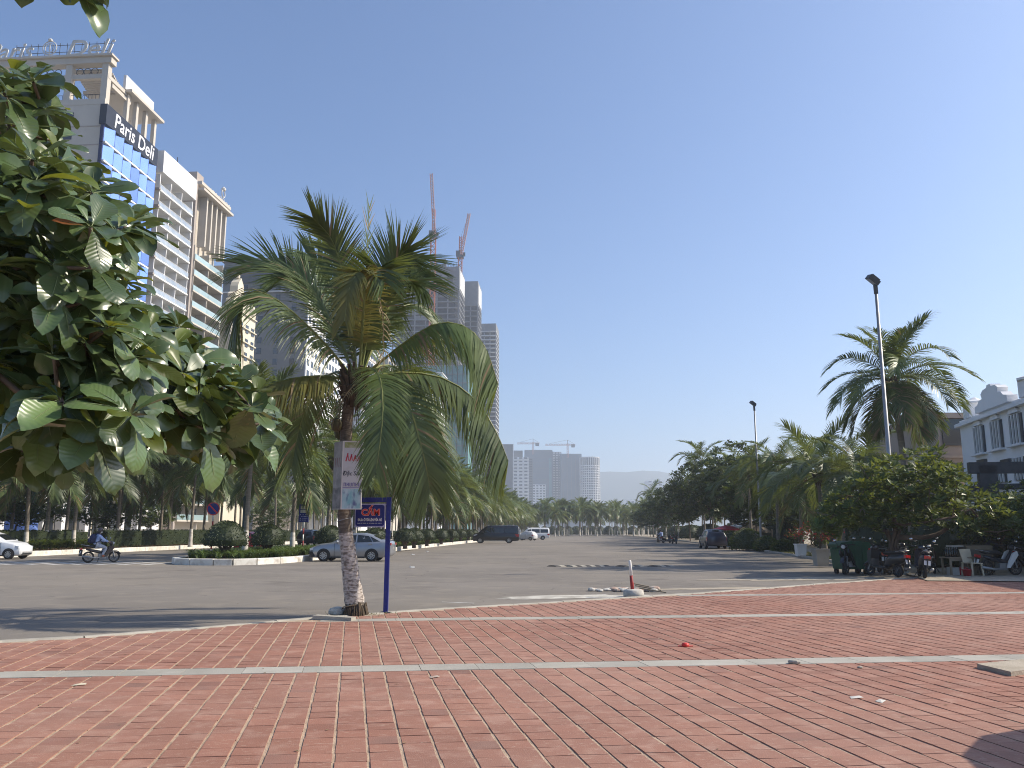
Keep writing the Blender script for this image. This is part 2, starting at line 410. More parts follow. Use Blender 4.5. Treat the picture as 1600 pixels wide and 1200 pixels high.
def overlay(m, scale, colr, lo, hi, amt, detail=5, kind='noise', stretch=None, mult=False):
    """blend another procedural layer over the base colour of a material"""
    nt = m.node_tree; L = nt.links.new; bs = next(n for n in nt.nodes if n.type == 'BSDF_PRINCIPLED'); src = bs.inputs['Base Color'].links[0].from_socket
    pos = _n(nt, 'ShaderNodeNewGeometry').outputs['Position']
    if stretch: mp = _n(nt, 'ShaderNodeMapping'); mp.inputs['Scale'].default_value = stretch; L(pos, mp.inputs[0]); pos = mp.outputs[0]
    if kind == 'noise': t = _n(nt, 'ShaderNodeTexNoise'); t.inputs['Scale'].default_value = scale; t.inputs['Detail'].default_value = detail; f = t.outputs['Fac']
    else:
        w = _n(nt, 'ShaderNodeTexNoise'); w.inputs['Scale'].default_value = scale * 3; L(pos, w.inputs['Vector'])
        ad = _n(nt, 'ShaderNodeVectorMath', operation='MULTIPLY_ADD'); ad.inputs[1].default_value = (.6 / scale * .5,) * 3; L(w.outputs['Color'], ad.inputs[0]); L(pos, ad.inputs[2]); pos = ad.outputs[0]
        t = _n(nt, 'ShaderNodeTexVoronoi', feature='DISTANCE_TO_EDGE'); t.inputs['Scale'].default_value = scale; f = t.outputs['Distance']
    L(pos, t.inputs['Vector'])
    r = _n(nt, 'ShaderNodeMapRange'); r.inputs[1].default_value = lo; r.inputs[2].default_value = hi; r.inputs[3].default_value = 0 if kind == 'noise' else amt; r.inputs[4].default_value = amt if kind == 'noise' else 0; L(f, r.inputs[0])
    x = _n(nt, 'ShaderNodeMix', data_type='RGBA', blend_type='MULTIPLY' if mult else 'MIX'); L(r.outputs[0], x.inputs[0]); L(src, x.inputs[6]); x.inputs[7].default_value = (*colr, 1); L(x.outputs[2], bs.inputs['Base Color'])
overlay(M['asphalt'], .16, (.12, .25, 0), .035, .0, 0) if 0 else None
overlay(M['asphalt'], .13, (.62, .60, .58), 0.0, .004, .75, kind='crack', mult=True)
overlay(M['asphalt'], .5, (.60, .58, .57), .60, .72, .55, 3, mult=True)
overlay(M['asphalt'], .09, (.30, .26, .205), .5, .75, .5, 6)
overlay(M['asphalt'], 2.5, (.10, .09, .08), .70, .76, .5, 2)
overlay(M['brick'], .16, (.45, .295, .23), .34, .70, .42, 4)
overlay(M['brick'], .9, (.62, .60, .60), .62, .74, .55, 4, mult=True)
overlay(M['brick'], 26, (.46, .34, .27), .66, .74, .5, 3, stretch=(1, 1, 1))
overlay(M['brick'], 7, (.22, .13, .10), .70, .80, .5, 4)
overlay(M['brick'], 60, (.50, .36, .28), .60, .72, .45, 2, stretch=(.25, 1, 1))
overlay(M['slab'], .8, (.45, .40, .32), .55, .7, .5, 5)
overlay(M['kerb_white'], 1.1, (.30, .24, .19), .60, .70, .7, 6)
overlay(M['sand'], .4, (.28, .24, .17), .5, .65, .6, 6)

def veins(m, amt=.22, n=11.0):
    """side veins running out from the midrib, in the leaf's own coordinates"""
    nt = m.node_tree; L = nt.links.new; bs = next(q for q in nt.nodes if q.type == 'BSDF_PRINCIPLED'); src = bs.inputs['Base Color'].links[0].from_socket
    sp = _n(nt, 'ShaderNodeSeparateXYZ'); L(_n(nt, 'ShaderNodeTexCoord').outputs['Object'], sp.inputs[0])
    def ma(op, a, b=None):
        q = _n(nt, 'ShaderNodeMath', operation=op)
        for i, v in enumerate((a, b)):
            if v is None: continue
            if hasattr(v, 'links'): L(v, q.inputs[i])
            else: q.inputs[i].default_value = v
        return q.outputs[0]
    w = ma('SINE', ma('MULTIPLY', ma('SUBTRACT', sp.outputs[0], ma('MULTIPLY', ma('ABSOLUTE', sp.outputs[1]), .55)), n * 6.283))
    f = ma('MULTIPLY', ma('POWER', ma('MAXIMUM', w, 0.0), 14.0), amt)
    x = _n(nt, 'ShaderNodeMix', data_type='RGBA'); L(f, x.inputs[0]); L(src, x.inputs[6]); x.inputs[7].default_value = (.30, .34, .18, 1); L(x.outputs[2], bs.inputs['Base Color'])
    bp = _n(nt, 'ShaderNodeBump'); bp.inputs['Strength'].default_value = .10; bp.inputs['Distance'].default_value = .004; bp.invert = True; L(w, bp.inputs['Height']); L(bp.outputs[0], bs.inputs['Normal'])
overlay(M['leaf'], 18, (.17, .13, .06), .66, .74, .55, 4)
overlay(M['leaf'], 3.5, (.16, .185, .11), .58, .74, .3, 5)
veins(M['leaf'], .08); veins(M['leaf_young'], .1)
M['tree_leaf3'] = mat('broad_almond_leaf', (.075, .115, .034), .58, (.046, .078, .024), 1.2, 3, spec=.25, tvar=.5, trans=.28, tcol=(.22, .26, .04))
# ------------------------------------------------------------------ the ground, roads and pavements
SLOPE = 0.076
def rd(s, t, z=0.0): return V((t + s * SLOPE, s, z))       # road frame: s metres along, t metres across
RZ = -math.atan(SLOPE)
HAZE = 0.00038
def sheet(name, pts, z, material, kind='structure'):
    mb = MB(); mb.add([(p[0], p[1], z) for p in pts], [tuple(range(len(pts)))])
    return tag(mb.build(name, material), kind=kind)
def inpoly(x, y, poly):
    r = False; n = len(poly)
    for i in range(n):
        x1, y1 = poly[i][0], poly[i][1]; x2, y2 = poly[(i + 1) % n][0], poly[(i + 1) % n][1]
        if (y1 > y) != (y2 > y) and x < (x2 - x1) * (y - y1) / (y2 - y1) + x1: r = not r
    return r
sheet('ground', [(-3900, -60), (3900, -60), (3900, 3950), (-3900, 3950)], -0.03, M['ground'])
RIGHT_EDGE = [(13.0, 26.6), (14.4, 31), (16.0, 40), (18.6, 58), (22, 83), (26, 129), (33, 220), (52, 420), (75, 640)]
LEFT_EDGE = [rd(640, -62), rd(-12, -62)]
sheet('road', [(30, -12)] + [(30, 20), (13.0, 26.6)] + RIGHT_EDGE[1:] + [(p.x, p.y) for p in LEFT_EDGE], 0.0, M['asphalt'])
sheet('right_sidewalk', RIGHT_EDGE + [(260, 640), (260, 24), (30, 24)], 0.07, M['sand'])
sheet('hotel_forecourt', [rd(-12, -62), rd(640, -62), rd(640, -160), rd(-12, -160)], 0.09, M['plaza'])

def kerb_line(name, pts, w, h, material, z0=0.0, label_kind='structure', closed=False):
    """kerb of real section swept along a polyline, split into stones"""
    mb = MB(); n = len(pts); rng = random.Random(len(pts))
    for i in range(n if closed else n - 1):
        a, b = V((pts[i][0], pts[i][1], 0)), V((pts[(i + 1) % n][0], pts[(i + 1) % n][1], 0))
        L = (b - a).length; k = max(1, int(L / 1.0)) if L < 60 else int(L / 4)
        d = (b - a).normalized(); nn = V((-d.y, d.x, 0))
        for j in range(k):
            p = a + (b - a) * (j / k); q = a + (b - a) * ((j + 1) / k) - d * 0.008
            e = rng.uniform(-.006, .006); c = 0.025
            sec = [(-w / 2, z0), (w / 2, z0), (w / 2, h - c + e), (w / 2 - c, h + e), (-w / 2 + c, h + e), (-w / 2, h - c + e)]
            vs = [p + nn * x + V((0, 0, z)) for x, z in sec] + [q + nn * x + V((0, 0, z)) for x, z in sec]
            fs = [(i_, (i_ + 1) % 6, 6 + (i_ + 1) % 6, 6 + i_) for i_ in range(1, 6)] + [tuple(range(5, -1, -1)), tuple(range(6, 12))]
            mb.add(vs, fs, 0, rng.random())
    return tag(mb.build(name, material, recalc=True), kind=label_kind)

# brick pavement in front: a sand bed, bricks proud of it, grey slab bands, a concrete edge
TOP = 0.045
edge_px = [(-420, 1034), (-150, 1018), (0, 1003), (130, 996), (280, 984), (430, 971), (520, 964), (600, 958), (700, 951), (800, 945), (950, 936), (1080, 928), (1200, 919), (1300, 911), (1390, 905)]
EDGE = [gr(x, y, TOP) for x, y in edge_px] + [V((15.5, 29.6, TOP)), V((21, 29.9, TOP)), V((30, 30, TOP))]
PAVE = [(p.x, p.y) for p in EDGE] + [(30, -8), (-26, -8), (-26, EDGE[0].y)]
pave = sheet('brick_pavement', PAVE, 0.0385, M['joint'])
VPD1 = V((-250 / 1314.0, 1, 0)).normalized(); D2 = V((1, 0.108, 0)).normalized()
CW, RW = 0.241, 0.232
S1 = gr(800, 1040.5, TOP); S2 = gr(800, 966, TOP); S3 = gr(1350, 928, TOP)
ORI = gr(577, 1200, TOP)
det = D2.x * VPD1.y - D2.y * VPD1.x
def lat(p):                      # lattice coordinates (column, row) of a ground point, row 0 centred on the first band
    q = p - ORI; a = (q.x * VPD1.y - q.y * VPD1.x) / det / CW
    q = p - S1; b = (D2.x * q.y - D2.y * q.x) / det / RW
    return a, b
C0 = ORI - (VPD1 * (lat(ORI)[1] * RW))
J2 = round(lat(S2)[1]); J3 = round(lat(S3)[1]); BANDS = {0, 1, J2, J2 + 1, J3, J3 + 1}
rng = random.Random(7)
bricks = []
for j in range(-26, 140):
    if j in BANDS: continue
    for i in range(-80, 160):
        c = C0 + D2 * ((i + .5) * CW) + VPD1 * ((j - .5) * RW)
        d = c.y * cos(PITCH) + EYE * sin(PITCH)
        if c.y < 5.0 or abs(c.x / d) > 0.68: continue
        if not inpoly(c.x, c.y, PAVE): continue
        bricks.append((c.length, i, j, c))
# cut back the bricks that would stick out over the curved edge
def edge_y(x):
    for a, b in zip(EDGE[:-1], EDGE[1:]):
        if a.x <= x <= b.x: return a.y + (b.y - a.y) * (x - a.x) / (b.x - a.x)
    return 40
bricks = [b for b in bricks if b[3].y + 0.17 < edge_y(b[3].x)]
bricks.sort(key=lambda b: b[0])
vis = [b for b in bricks if abs(b[3].x / (b[3].y * cos(PITCH) + .27)) < .63 and b[3].y > 5.75]
near = set((b[1], b[2]) for b in vis[:300])
def brick_verts(c, hx, hy, z0, z1, tl=(0, 0)):
    vs = []
    for z in (z0, z1):
        for sx, sy in ((-1, -1), (1, -1), (1, 1), (-1, 1)):
            zz = z + (sx * tl[0] + sy * tl[1] if z == z1 else 0)
            p = D2 * (hx * sx) + VPD1 * (hy * sy); vs.append((c.x + p.x, c.y + p.y, zz))
    return vs
BF = [(4, 5, 6, 7), (0, 1, 5, 4), (1, 2, 6, 5), (2, 3, 7, 6), (3, 0, 4, 7)]
variants = []
for k in range(24):
    mb = MB(); t = rng.random()
    mb.add(brick_verts(V((0, 0, 0)), CW / 2 - .0125 - rng.uniform(0, .0035), RW / 2 - .0010 - rng.uniform(0, .0009), -.02, 0, (rng.uniform(-.0015, .0015), rng.uniform(-.0015, .0015))), BF, 0, t)
    variants.append(mb.mesh('brick', M['brick_dark'] if k in (3, 17) and 0 else M['brick']))
dark_v = MB().add(brick_verts(V((0, 0, 0)), CW / 2 - .012, RW / 2 - .003, -.02, 0), BF, 0, .4).mesh('brick', M['brick_dark'])
far = MB()
for _, i, j, c in bricks:
    dz = rng.uniform(-.0016, .0016); sh = D2 * rng.uniform(-.003, .003)
    dark = rng.random() < (.01 if noise.noise(c * .6) < .1 else .045)
    if (i, j) in near:
        inst('brick', dark_v if dark else rng.choice(variants), pave, (c.x + sh.x, c.y + sh.y, TOP + dz))
    else:
        far.add(brick_verts(c + sh, CW / 2 - .0125 - rng.uniform(0, .0035), RW / 2 - .0012, .02, TOP + dz, (rng.uniform(-.0015, .0015), rng.uniform(-.0015, .0015))), BF, 1 if dark else 0, rng.random())
tag(far.build('bricks_beyond', [M['brick'], M['brick_dark']], pave), kind='stuff')
for jb, pitch in ((0, .66), (J2, .66), (J3, .66)):
    k0 = -60
    for k in range(k0, 110):
        c = C0 + D2 * ((k + .5 + .13 * jb) * pitch) + VPD1 * ((jb) * RW)
        d = c.y * cos(PITCH) + .27
        if c.y < 4 or abs(c.x / d) > .68 or not inpoly(c.x, c.y + .35, PAVE): continue
        mb = MB(); mb.add(brick_verts(V((0, 0, 0)), pitch / 2 - .003, .92 * RW, -.02, 0), BF, 0, rng.random())
        mb.build('band_slab', M['slab'], pave, loc=(c.x, c.y, TOP + rng.uniform(-.001, .0025)))
ek = kerb_line('pavement_edge', [(p.x, p.y + .02) for p in EDGE[:-1]], .15, .062, M['kerb_gray'])

# the median island beside the car park, and the far median with its hedge
ISL = [rd(330, -20.5), rd(44.6, -20.4), rd(42.2, -20.0), rd(40.8, -19.2), rd(40.1, -18.2), rd(39.8, -17), rd(39.9, -16.2), rd(40.6, -15.4), rd(42.0, -14.8), rd(44, -14.6), rd(70, -14.6), rd(120, -14.4), rd(330, -14.4)]
kerb_line('median_kerb', ISL, .32, .30, M['kerb_white'])
sheet('median_bed', ISL, .2, M['soil'])
FM = [rd(330, -34.9), rd(62, -34.9), rd(30, -34.9), rd(-5, -35.2)]
kerb_line('boulevard_kerb', FM, .35, .32, M['kerb_white'])
sheet('boulevard_bed', [rd(330, -34.9), rd(-5, -34.9), rd(-5, -42), rd(330, -42)], .2, M['soil'])
kerb_line('right_kerb', RIGHT_EDGE[1:7], .22, .13, M['kerb_gray'])

# zebra stripes and faded markings
mk = MB(); rng = random.Random(5)
for k in range(19):
    x = -38 + k * 1.12
    mk.add([(x, 40.3 + rng.uniform(0, .2), .004), (x + .5, 40.3 + rng.uniform(0, .2), .004), (x + .78, 44.6, .004), (x + .28, 44.6, .004)], [(0, 1, 2, 3)])
tag(mk.build('zebra_markings', M['marking']), kind='structure')
mk = MB(); a, b = gr(740, 943), gr(690, 941)
mk.add([a, a + V((.02, .12, 0)), b + V((0, .1, 0)), b], [(0, 1, 2, 3)])
o = mk.build('faded_marking', M['marking'], loc=(0, 0, .004)); tag(o, kind='structure')
# sand washed against the pavement edge near the striped post
def patch(name, c, rx, ry, material, seed, z=.006, n=22, hgt=.02):
    r = random.Random(seed); mb = MB()
    vs = [(0, 0, hgt)]
    for k in range(n):
        a = 2 * pi * k / n; q = r.uniform(.72, 1.1); vs.append((rx * q * cos(a) * .55, ry * q * sin(a) * .55, hgt * .6))
    for k in range(n):
        a = 2 * pi * k / n; q = r.uniform(.7, 1.15); vs.append((rx * q * cos(a), ry * q * sin(a), 0))
    fs = [(0, 1 + k, 1 + (k + 1) % n) for k in range(n)] + [(1 + k, 1 + n + k, 1 + n + (k + 1) % n, 1 + (k + 1) % n) for k in range(n)]
    mb.add(vs, fs)
    return tag(mb.build(name, material, smooth=True, loc=(c[0], c[1], z), rot=(0, 0, .25)), kind='stuff')
M['pale_sand'] = mat('pale_sand', (.56, .53, .46), .95, (.36, .33, .28), 2.2, 6, bump=.3, bscale=40, lo=.4, hi=.6)
c = gr(905, 934); patch('loose_sand', (c.x, c.y + .25), 2.0, .6, M['pale_sand'], 3)
c = gr(1290, 905); patch('drifted_sand', (c.x, c.y + .4), 4.2, .9, M['sand'], 4)
c = gr(1130, 921); patch('drifted_sand', (c.x, c.y + .35), 2.2, .3, M['sand'], 5)

# far hills
mb = MB(); nx, ny = 60, 6; vs = []; fs = []
prof = [(820, .90), (870, .97), (930, .985), (960, 1.0), (1000, 1.005), (1040, .99), (1062, .90), (1085, .74), (1120, .58), (1200, .42), (1330, .3), (1600, .22)]
def prof_at(px):
    if px <= prof[0][0]: return prof[0][1] * max(0, 1 - (prof[0][0] - px) / 900)
    for (a, ha), (b, hb) in zip(prof[:-1], prof[1:]):
        if a <= px <= b: return ha + (hb - ha) * smooth01((px - a) / (b - a))
    return prof[-1][1]
for i in range(nx + 1):
    px = 300 + 1500 * i / nx
    for j in range(ny + 1):
        Y = 2900 + 500 * j / ny; h = 247 * prof_at(px) * sin(pi * min(1, .06 + j / ny * .62)) ** .8
        h *= 1 + .05 * noise.noise(V((px * .02, j * .9, 3)))
        p = at(px, 600, 3050); vs.append((p.x * Y / 3050, Y, h - 12 if j else -12))
for i in range(nx):
    for j in range(ny): fs.append((i * (ny + 1) + j, (i + 1) * (ny + 1) + j, (i + 1) * (ny + 1) + j + 1, i * (ny + 1) + j + 1))
mb.add(vs, fs); tag(mb.build('hills', M['hill'], smooth=True), kind='structure')
# ------------------------------------------------------------------ palms
def catmull(pts, n):
    pts = [V(p) for p in pts]; P = [pts[0] * 2 - pts[1]] + pts + [pts[-1] * 2 - pts[-2]]
    out = []; m = len(pts) - 1
    for k in range(n + 1):
        u = k / n * m; i = min(int(u), m - 1); f = u - i
        a, b, c, d = P[i], P[i + 1], P[i + 2], P[i + 3]
        out.append(0.5 * ((2 * b) + (c - a) * f + (2 * a - 5 * b + 4 * c - d) * f * f + (3 * b - a - 3 * c + d) * f ** 3))
    return out
def curve_at(C, t):
    u = max(0, min(1, t)) * (len(C) - 1); i = min(int(u), len(C) - 2); f = u - i
    return C[i].lerp(C[i + 1], f), (C[i + 1] - C[i]).normalized()
def frond(mb, pts, rng, nl=60, ll=.9, wid=.032, droop=.55, segs=3, rach=.028, bare=.16, S=None, lean=.25, tip=.28, gaps=.05, a0=72, a1=24, dry=0.0):
    """one pinnate leaf: tapered stalk along pts, leaflets as bent ribbons on both sides.  slot 0 leaflets, 1 stalk, 2 dry"""
    C = catmull(pts, 18)
    n = 10; tp = [curve_at(C, i / n)[0] for i in range(n + 1)]
    mb.tube(tp, [rach * (1 - .86 * (i / n) ** .8) for i in range(n + 1)], 4, 1, True)
    if S is None:
        h = C[-1] - C[0]; h.z = 0
        if h.length < .05: h = V((1, 0, 0))
        S = V((-h.y, h.x, 0)).normalized()
    S = V(S).normalized()
    tone = rng.random()
    for i in range(nl):
        t = bare + (1 - bare) * (i + .5) / nl; tt = (i + .5) / nl
        for side in (1, -1):
            if rng.random() < gaps: continue
            p, T = curve_at(C, t + rng.uniform(-.3, .3) * (1 - bare) / nl)
            s = S - T * S.dot(T)
            if s.length < 1e-3: continue
            s.normalize(); N = s.cross(T)
            if N.z < 0 and abs(N.z) > .0: N = N
            prof = (tip + (1 - tip) * sin(pi * min(1, .16 + .84 * (1 - tt)) ) ** .65) if tt > .3 else (.62 + .38 * tt / .3)
            L = ll * prof * rng.uniform(.86, 1.06)
            a = radians(a0 + (a1 - a0) * tt + rng.uniform(-6, 6))
            Nn = T.cross(s) * (1 if T.cross(s).z > 0 else -1)
            d = (T * cos(a) + s * (side * sin(a)) + Nn * (lean + rng.uniform(-.1, .1))).normalized()
            ww = wid * (.75 + .25 * prof) * rng.uniform(.85, 1.15); q = p.copy(); vs = []
            mi = 2 if rng.random() < dry else 0
            w0 = (T - d * T.dot(d)).normalized()
            for k in range(segs):
                k_w = ww * (.7, 1.0, .62, .4)[k] if segs > 2 else ww * (.9, .75)[k]
                w = (w0 - d * w0.dot(d)).normalized()
                vs += [q - w * k_w / 2, q + w * k_w / 2]
                q = q + d * (L / segs)
                d = (d + V((0, 0, -droop * (.5 + .5 * rng.random())))).normalized()
            vs.append(q)
            m = segs * 2
            fs = [(2 * k, 2 * k + 1, 2 * k + 3, 2 * k + 2) for k in range(segs - 1)] + [(m - 2, m - 1, m)]
            mb.add(vs, fs, mi, min(1, max(0, tone * .5 + rng.random() * .5)))
    return mb
def arc(L, e0, total, n=7):
    """planar arc in XZ from the origin along +X: start elevation e0 degrees, turning down by total degrees"""
    p = V((0, 0, 0)); out = [p.copy()]
    for k in range(n):
        e = radians(e0 - total * ((k + .5) / n) ** 1.25); p = p + V((cos(e), 0, sin(e))) * (L / n); out.append(p.copy())
    return out
FMAT = [M['frond'], M['rachis'], M['frond_dry']]
frng = random.Random(21)
FROND = {}
for kind, specs in {'up': [(3.4, 82, 45), (3.6, 74, 70), (3.3, 68, 58)], 'mid': [(4.0, 55, 105), (4.1, 42, 92), (3.9, 48, 118), (4.2, 34, 80)],
                    'low': [(4.0, 14, 82), (3.9, 4, 72), (3.8, 22, 100), (4.0, -6, 60)], 'hang': [(3.4, -18, 62), (3.2, -44, 40), (3.5, -30, 55), (3.0, -58, 28)]}.items():
    FROND[kind] = []
    for L, e0, tot in specs:
        FROND[kind].append([frond(MB(), arc(L, e0, tot), frng, nl=nl, ll=1.12, wid=w, droop=.42, segs=sg, rach=.03, bare=.17, S=(0, 1, 0), dry=.22 if kind == 'hang' else .015)
                            for nl, w, sg in ((60, .056, 3), (34, .09, 2))])
FMESH = {k: [[f.mesh('frond', FMAT) for f in q] for q in v] for k, v in FROND.items()}
def frond_set(rng, n, hang=.88):
    """(kind, variant, azimuth, scale) for one crown"""
    out = []; az = rng.uniform(0, 6.28)
    for i in range(n):
        az += 2.39996 + rng.uniform(-.25, .25); u = i / n
        kind = 'up' if u < .18 else ('mid' if u < .66 * hang else ('low' if u < hang else 'hang'))
        out.append((kind, rng.randrange(len(FROND[kind])), az, rng.uniform(.86, 1.1)))
    return out
def trunk_geo(mb, h, r, rng, lean=(0, 0), white=1.5, seg=9):
    n = 9; pts = []; rad = []
    for i in range(n + 1):
        u = i / n; pts.append(V((lean[0] * u ** 1.6, lean[1] * u ** 1.6, h * u)))
        rad.append(r * (1.45 - .5 * min(1, u * 6)) * (1 - .28 * u) * (1 + .03 * rng.uniform(-1, 1)))
    return pts, rad
PALM_SHARE = {}
def palm(loc, h, label, group, rng, n=16, r=.15, white=1.5, sc=1.0, near=True, lean=None, gray=True, coconuts=True, hang=.88):
    root = empty('coconut_palm', loc, rng.uniform(-.2, .2) * 0, label, 'palm tree', group)
    lean = lean or (rng.uniform(-.35, .35), rng.uniform(-.3, .3))
    key = ('far', rng.randrange(5)) if not near else None
    if key and key in PALM_SHARE:
        tm, cm, hh, ln = PALM_SHARE[key]
        k = h / hh
        inst('trunk', tm, root, sc=(1, 1, k)); inst('crown', cm, root, (ln[0], ln[1], h), (0, 0, rng.uniform(0, 6.28)), sc)
        return root
    pts, rad = trunk_geo(None, h, r, rng, lean)
    C = catmull(pts, 14)
    mb = MB(); k = max(2, round(14 * white / h)) if white else 0
    RR = [rad[min(len(rad) - 1, int(i / 14 * (len(rad) - 1) + .5))] for i in range(15)]
    if white: mb.tube(C[:k + 1], [x + .004 for x in RR[:k + 1]], 9, 1, False)
    mb.tube(C[k:], RR[k:], 9, 0, False)
    for i in range(12):      # old leaf bases under the crown
        a = i * 2.4; p = C[-1] + V((cos(a), sin(a), 0)) * .1; mb.bar(p - V((0, 0, .45 + .03 * i)), p + V((cos(a) * .22, sin(a) * .22, .12)), .07, .04, 2)
    tm = mb.mesh('trunk', [M['palm_trunk_gray'] if gray else M['palm_trunk'], M['trunk_white'], M['fibre']], smooth=True)
    fr = frond_set(rng, n, hang)
    if key:
        cm = MB()
        for kind, v, az, s in fr: cm.merge(FROND[kind][v][1], Matrix.Rotation(az, 4, 'Z') @ Matrix.Scale(s, 4))
        cme = cm.mesh('crown', FMAT)
        PALM_SHARE[key] = (tm, cme, h, lean)
        inst('trunk', tm, root); inst('crown', cme, root, (lean[0], lean[1], h), (0, 0, 0), sc)
        return root
    inst('trunk', tm, root)
    top = pts[-1]
    for kind, v, az, s in fr:
        inst('frond', FMESH[kind][v][0 if near == True else 1], root, (top.x + cos(az) * .06, top.y + sin(az) * .06, top.z + (.12 if kind == 'up' else 0)), (rng.uniform(-.3, .3), 0, az), s * sc)
    if coconuts and rng.random() < .6:
        for i in range(rng.randrange(2, 5)):
            a = rng.uniform(0, 6.28); cb = MB().lathe((0, 0, 0), [(.02, -.13), (.08, -.09), (.105, 0), (.08, .09), (.02, .13)], 8)
            inst('coconut', cb.mesh('coconut', M['coconut'], True), root, (top.x + cos(a) * .24, top.y + sin(a) * .24, top.z - .22 - .1 * (i % 2)))
    return root

# ------------------------------------------------------------------ the big palm in front, frond by frond
prng = random.Random(3)
PB = gr(554, 962, .03)                                     # foot of the trunk
PY = PB.y
big = empty('coconut_palm', PB, 0, 'big coconut palm with patchy whitewashed trunk growing at the brick pavement edge', 'palm tree')
def rel(px, py, dy=0.0): return at(px, py, PY + dy) - PB
tp = [rel(556, 966), rel(554, 940), rel(549, 905), rel(545, 870), rel(541, 840), rel(538, 810), rel(538, 770), rel(540, 700), rel(544, 640), rel(553, 596)]
tr = [.205, .180, .158, .146, .132, .126, .120, .115, .112, .122]
C = catmull(tp, 40); R = [tr[min(9, int(i / 40 * 9))] + (tr[min(9, int(i / 40 * 9) + 1)] - tr[min(9, int(i / 40 * 9))]) * (i / 40 * 9 % 1) for i in range(41)]
R = [r * (1 + .035 * (1 if i % 2 else -1) + .03 * noise.noise(V((i * .7, 0, 2)))) for i, r in enumerate(R)]
mb = MB(); mb.tube(C[:5], R[:5], 14, 0, False); mb.tube(C[19:], R[19:], 14, 0, False); mb.tube(C[4:20], [r + .004 for r in R[4:20]], 14, 1, False)
for i in range(46):                                      # roots and torn fibres at the foot
    a = i * 2.4; p = C[0] + V((cos(a), sin(a), 0)) * .185; mb.bar(p + V((0, 0, .30 * (.5 + .5 * prng.random()))), p + V((cos(a) * .07, sin(a) * .07, -.03)), .028, .02, 2)
mb.build('trunk', [M['palm_trunk'], M['trunk_white_worn'], M['fibre']], big, smooth=True)
mb = MB()
for i in range(60):                                      # fibrous leaf bases
    a = i * 2.4; z = -.55 + .01 * i; p = C[-1] + V((cos(a) * .13, sin(a) * .13, z)); mb.bar(p, p + V((cos(a) * .16, sin(a) * .16, .26 + .1 * prng.random())), .09 - .0007 * i, .03, 0)
mb.build('leaf_base', M['fibre'], big)
mb = MB()
for i in range(26):
    a = prng.uniform(0, 6.28); p = C[-1] + V((cos(a) * .2, sin(a) * .2, prng.uniform(-.5, 0)))
    pts = [p, p + V((cos(a) * .12, sin(a) * .12, -.2)), p + V((cos(a) * .14 + prng.uniform(-.05, .05), sin(a) * .14, -.45 - .3 * prng.random()))]
    mb.tube(pts, [.012, .009, .003], 4)
mb.build('hanging_fibre', M['fibre'], big)
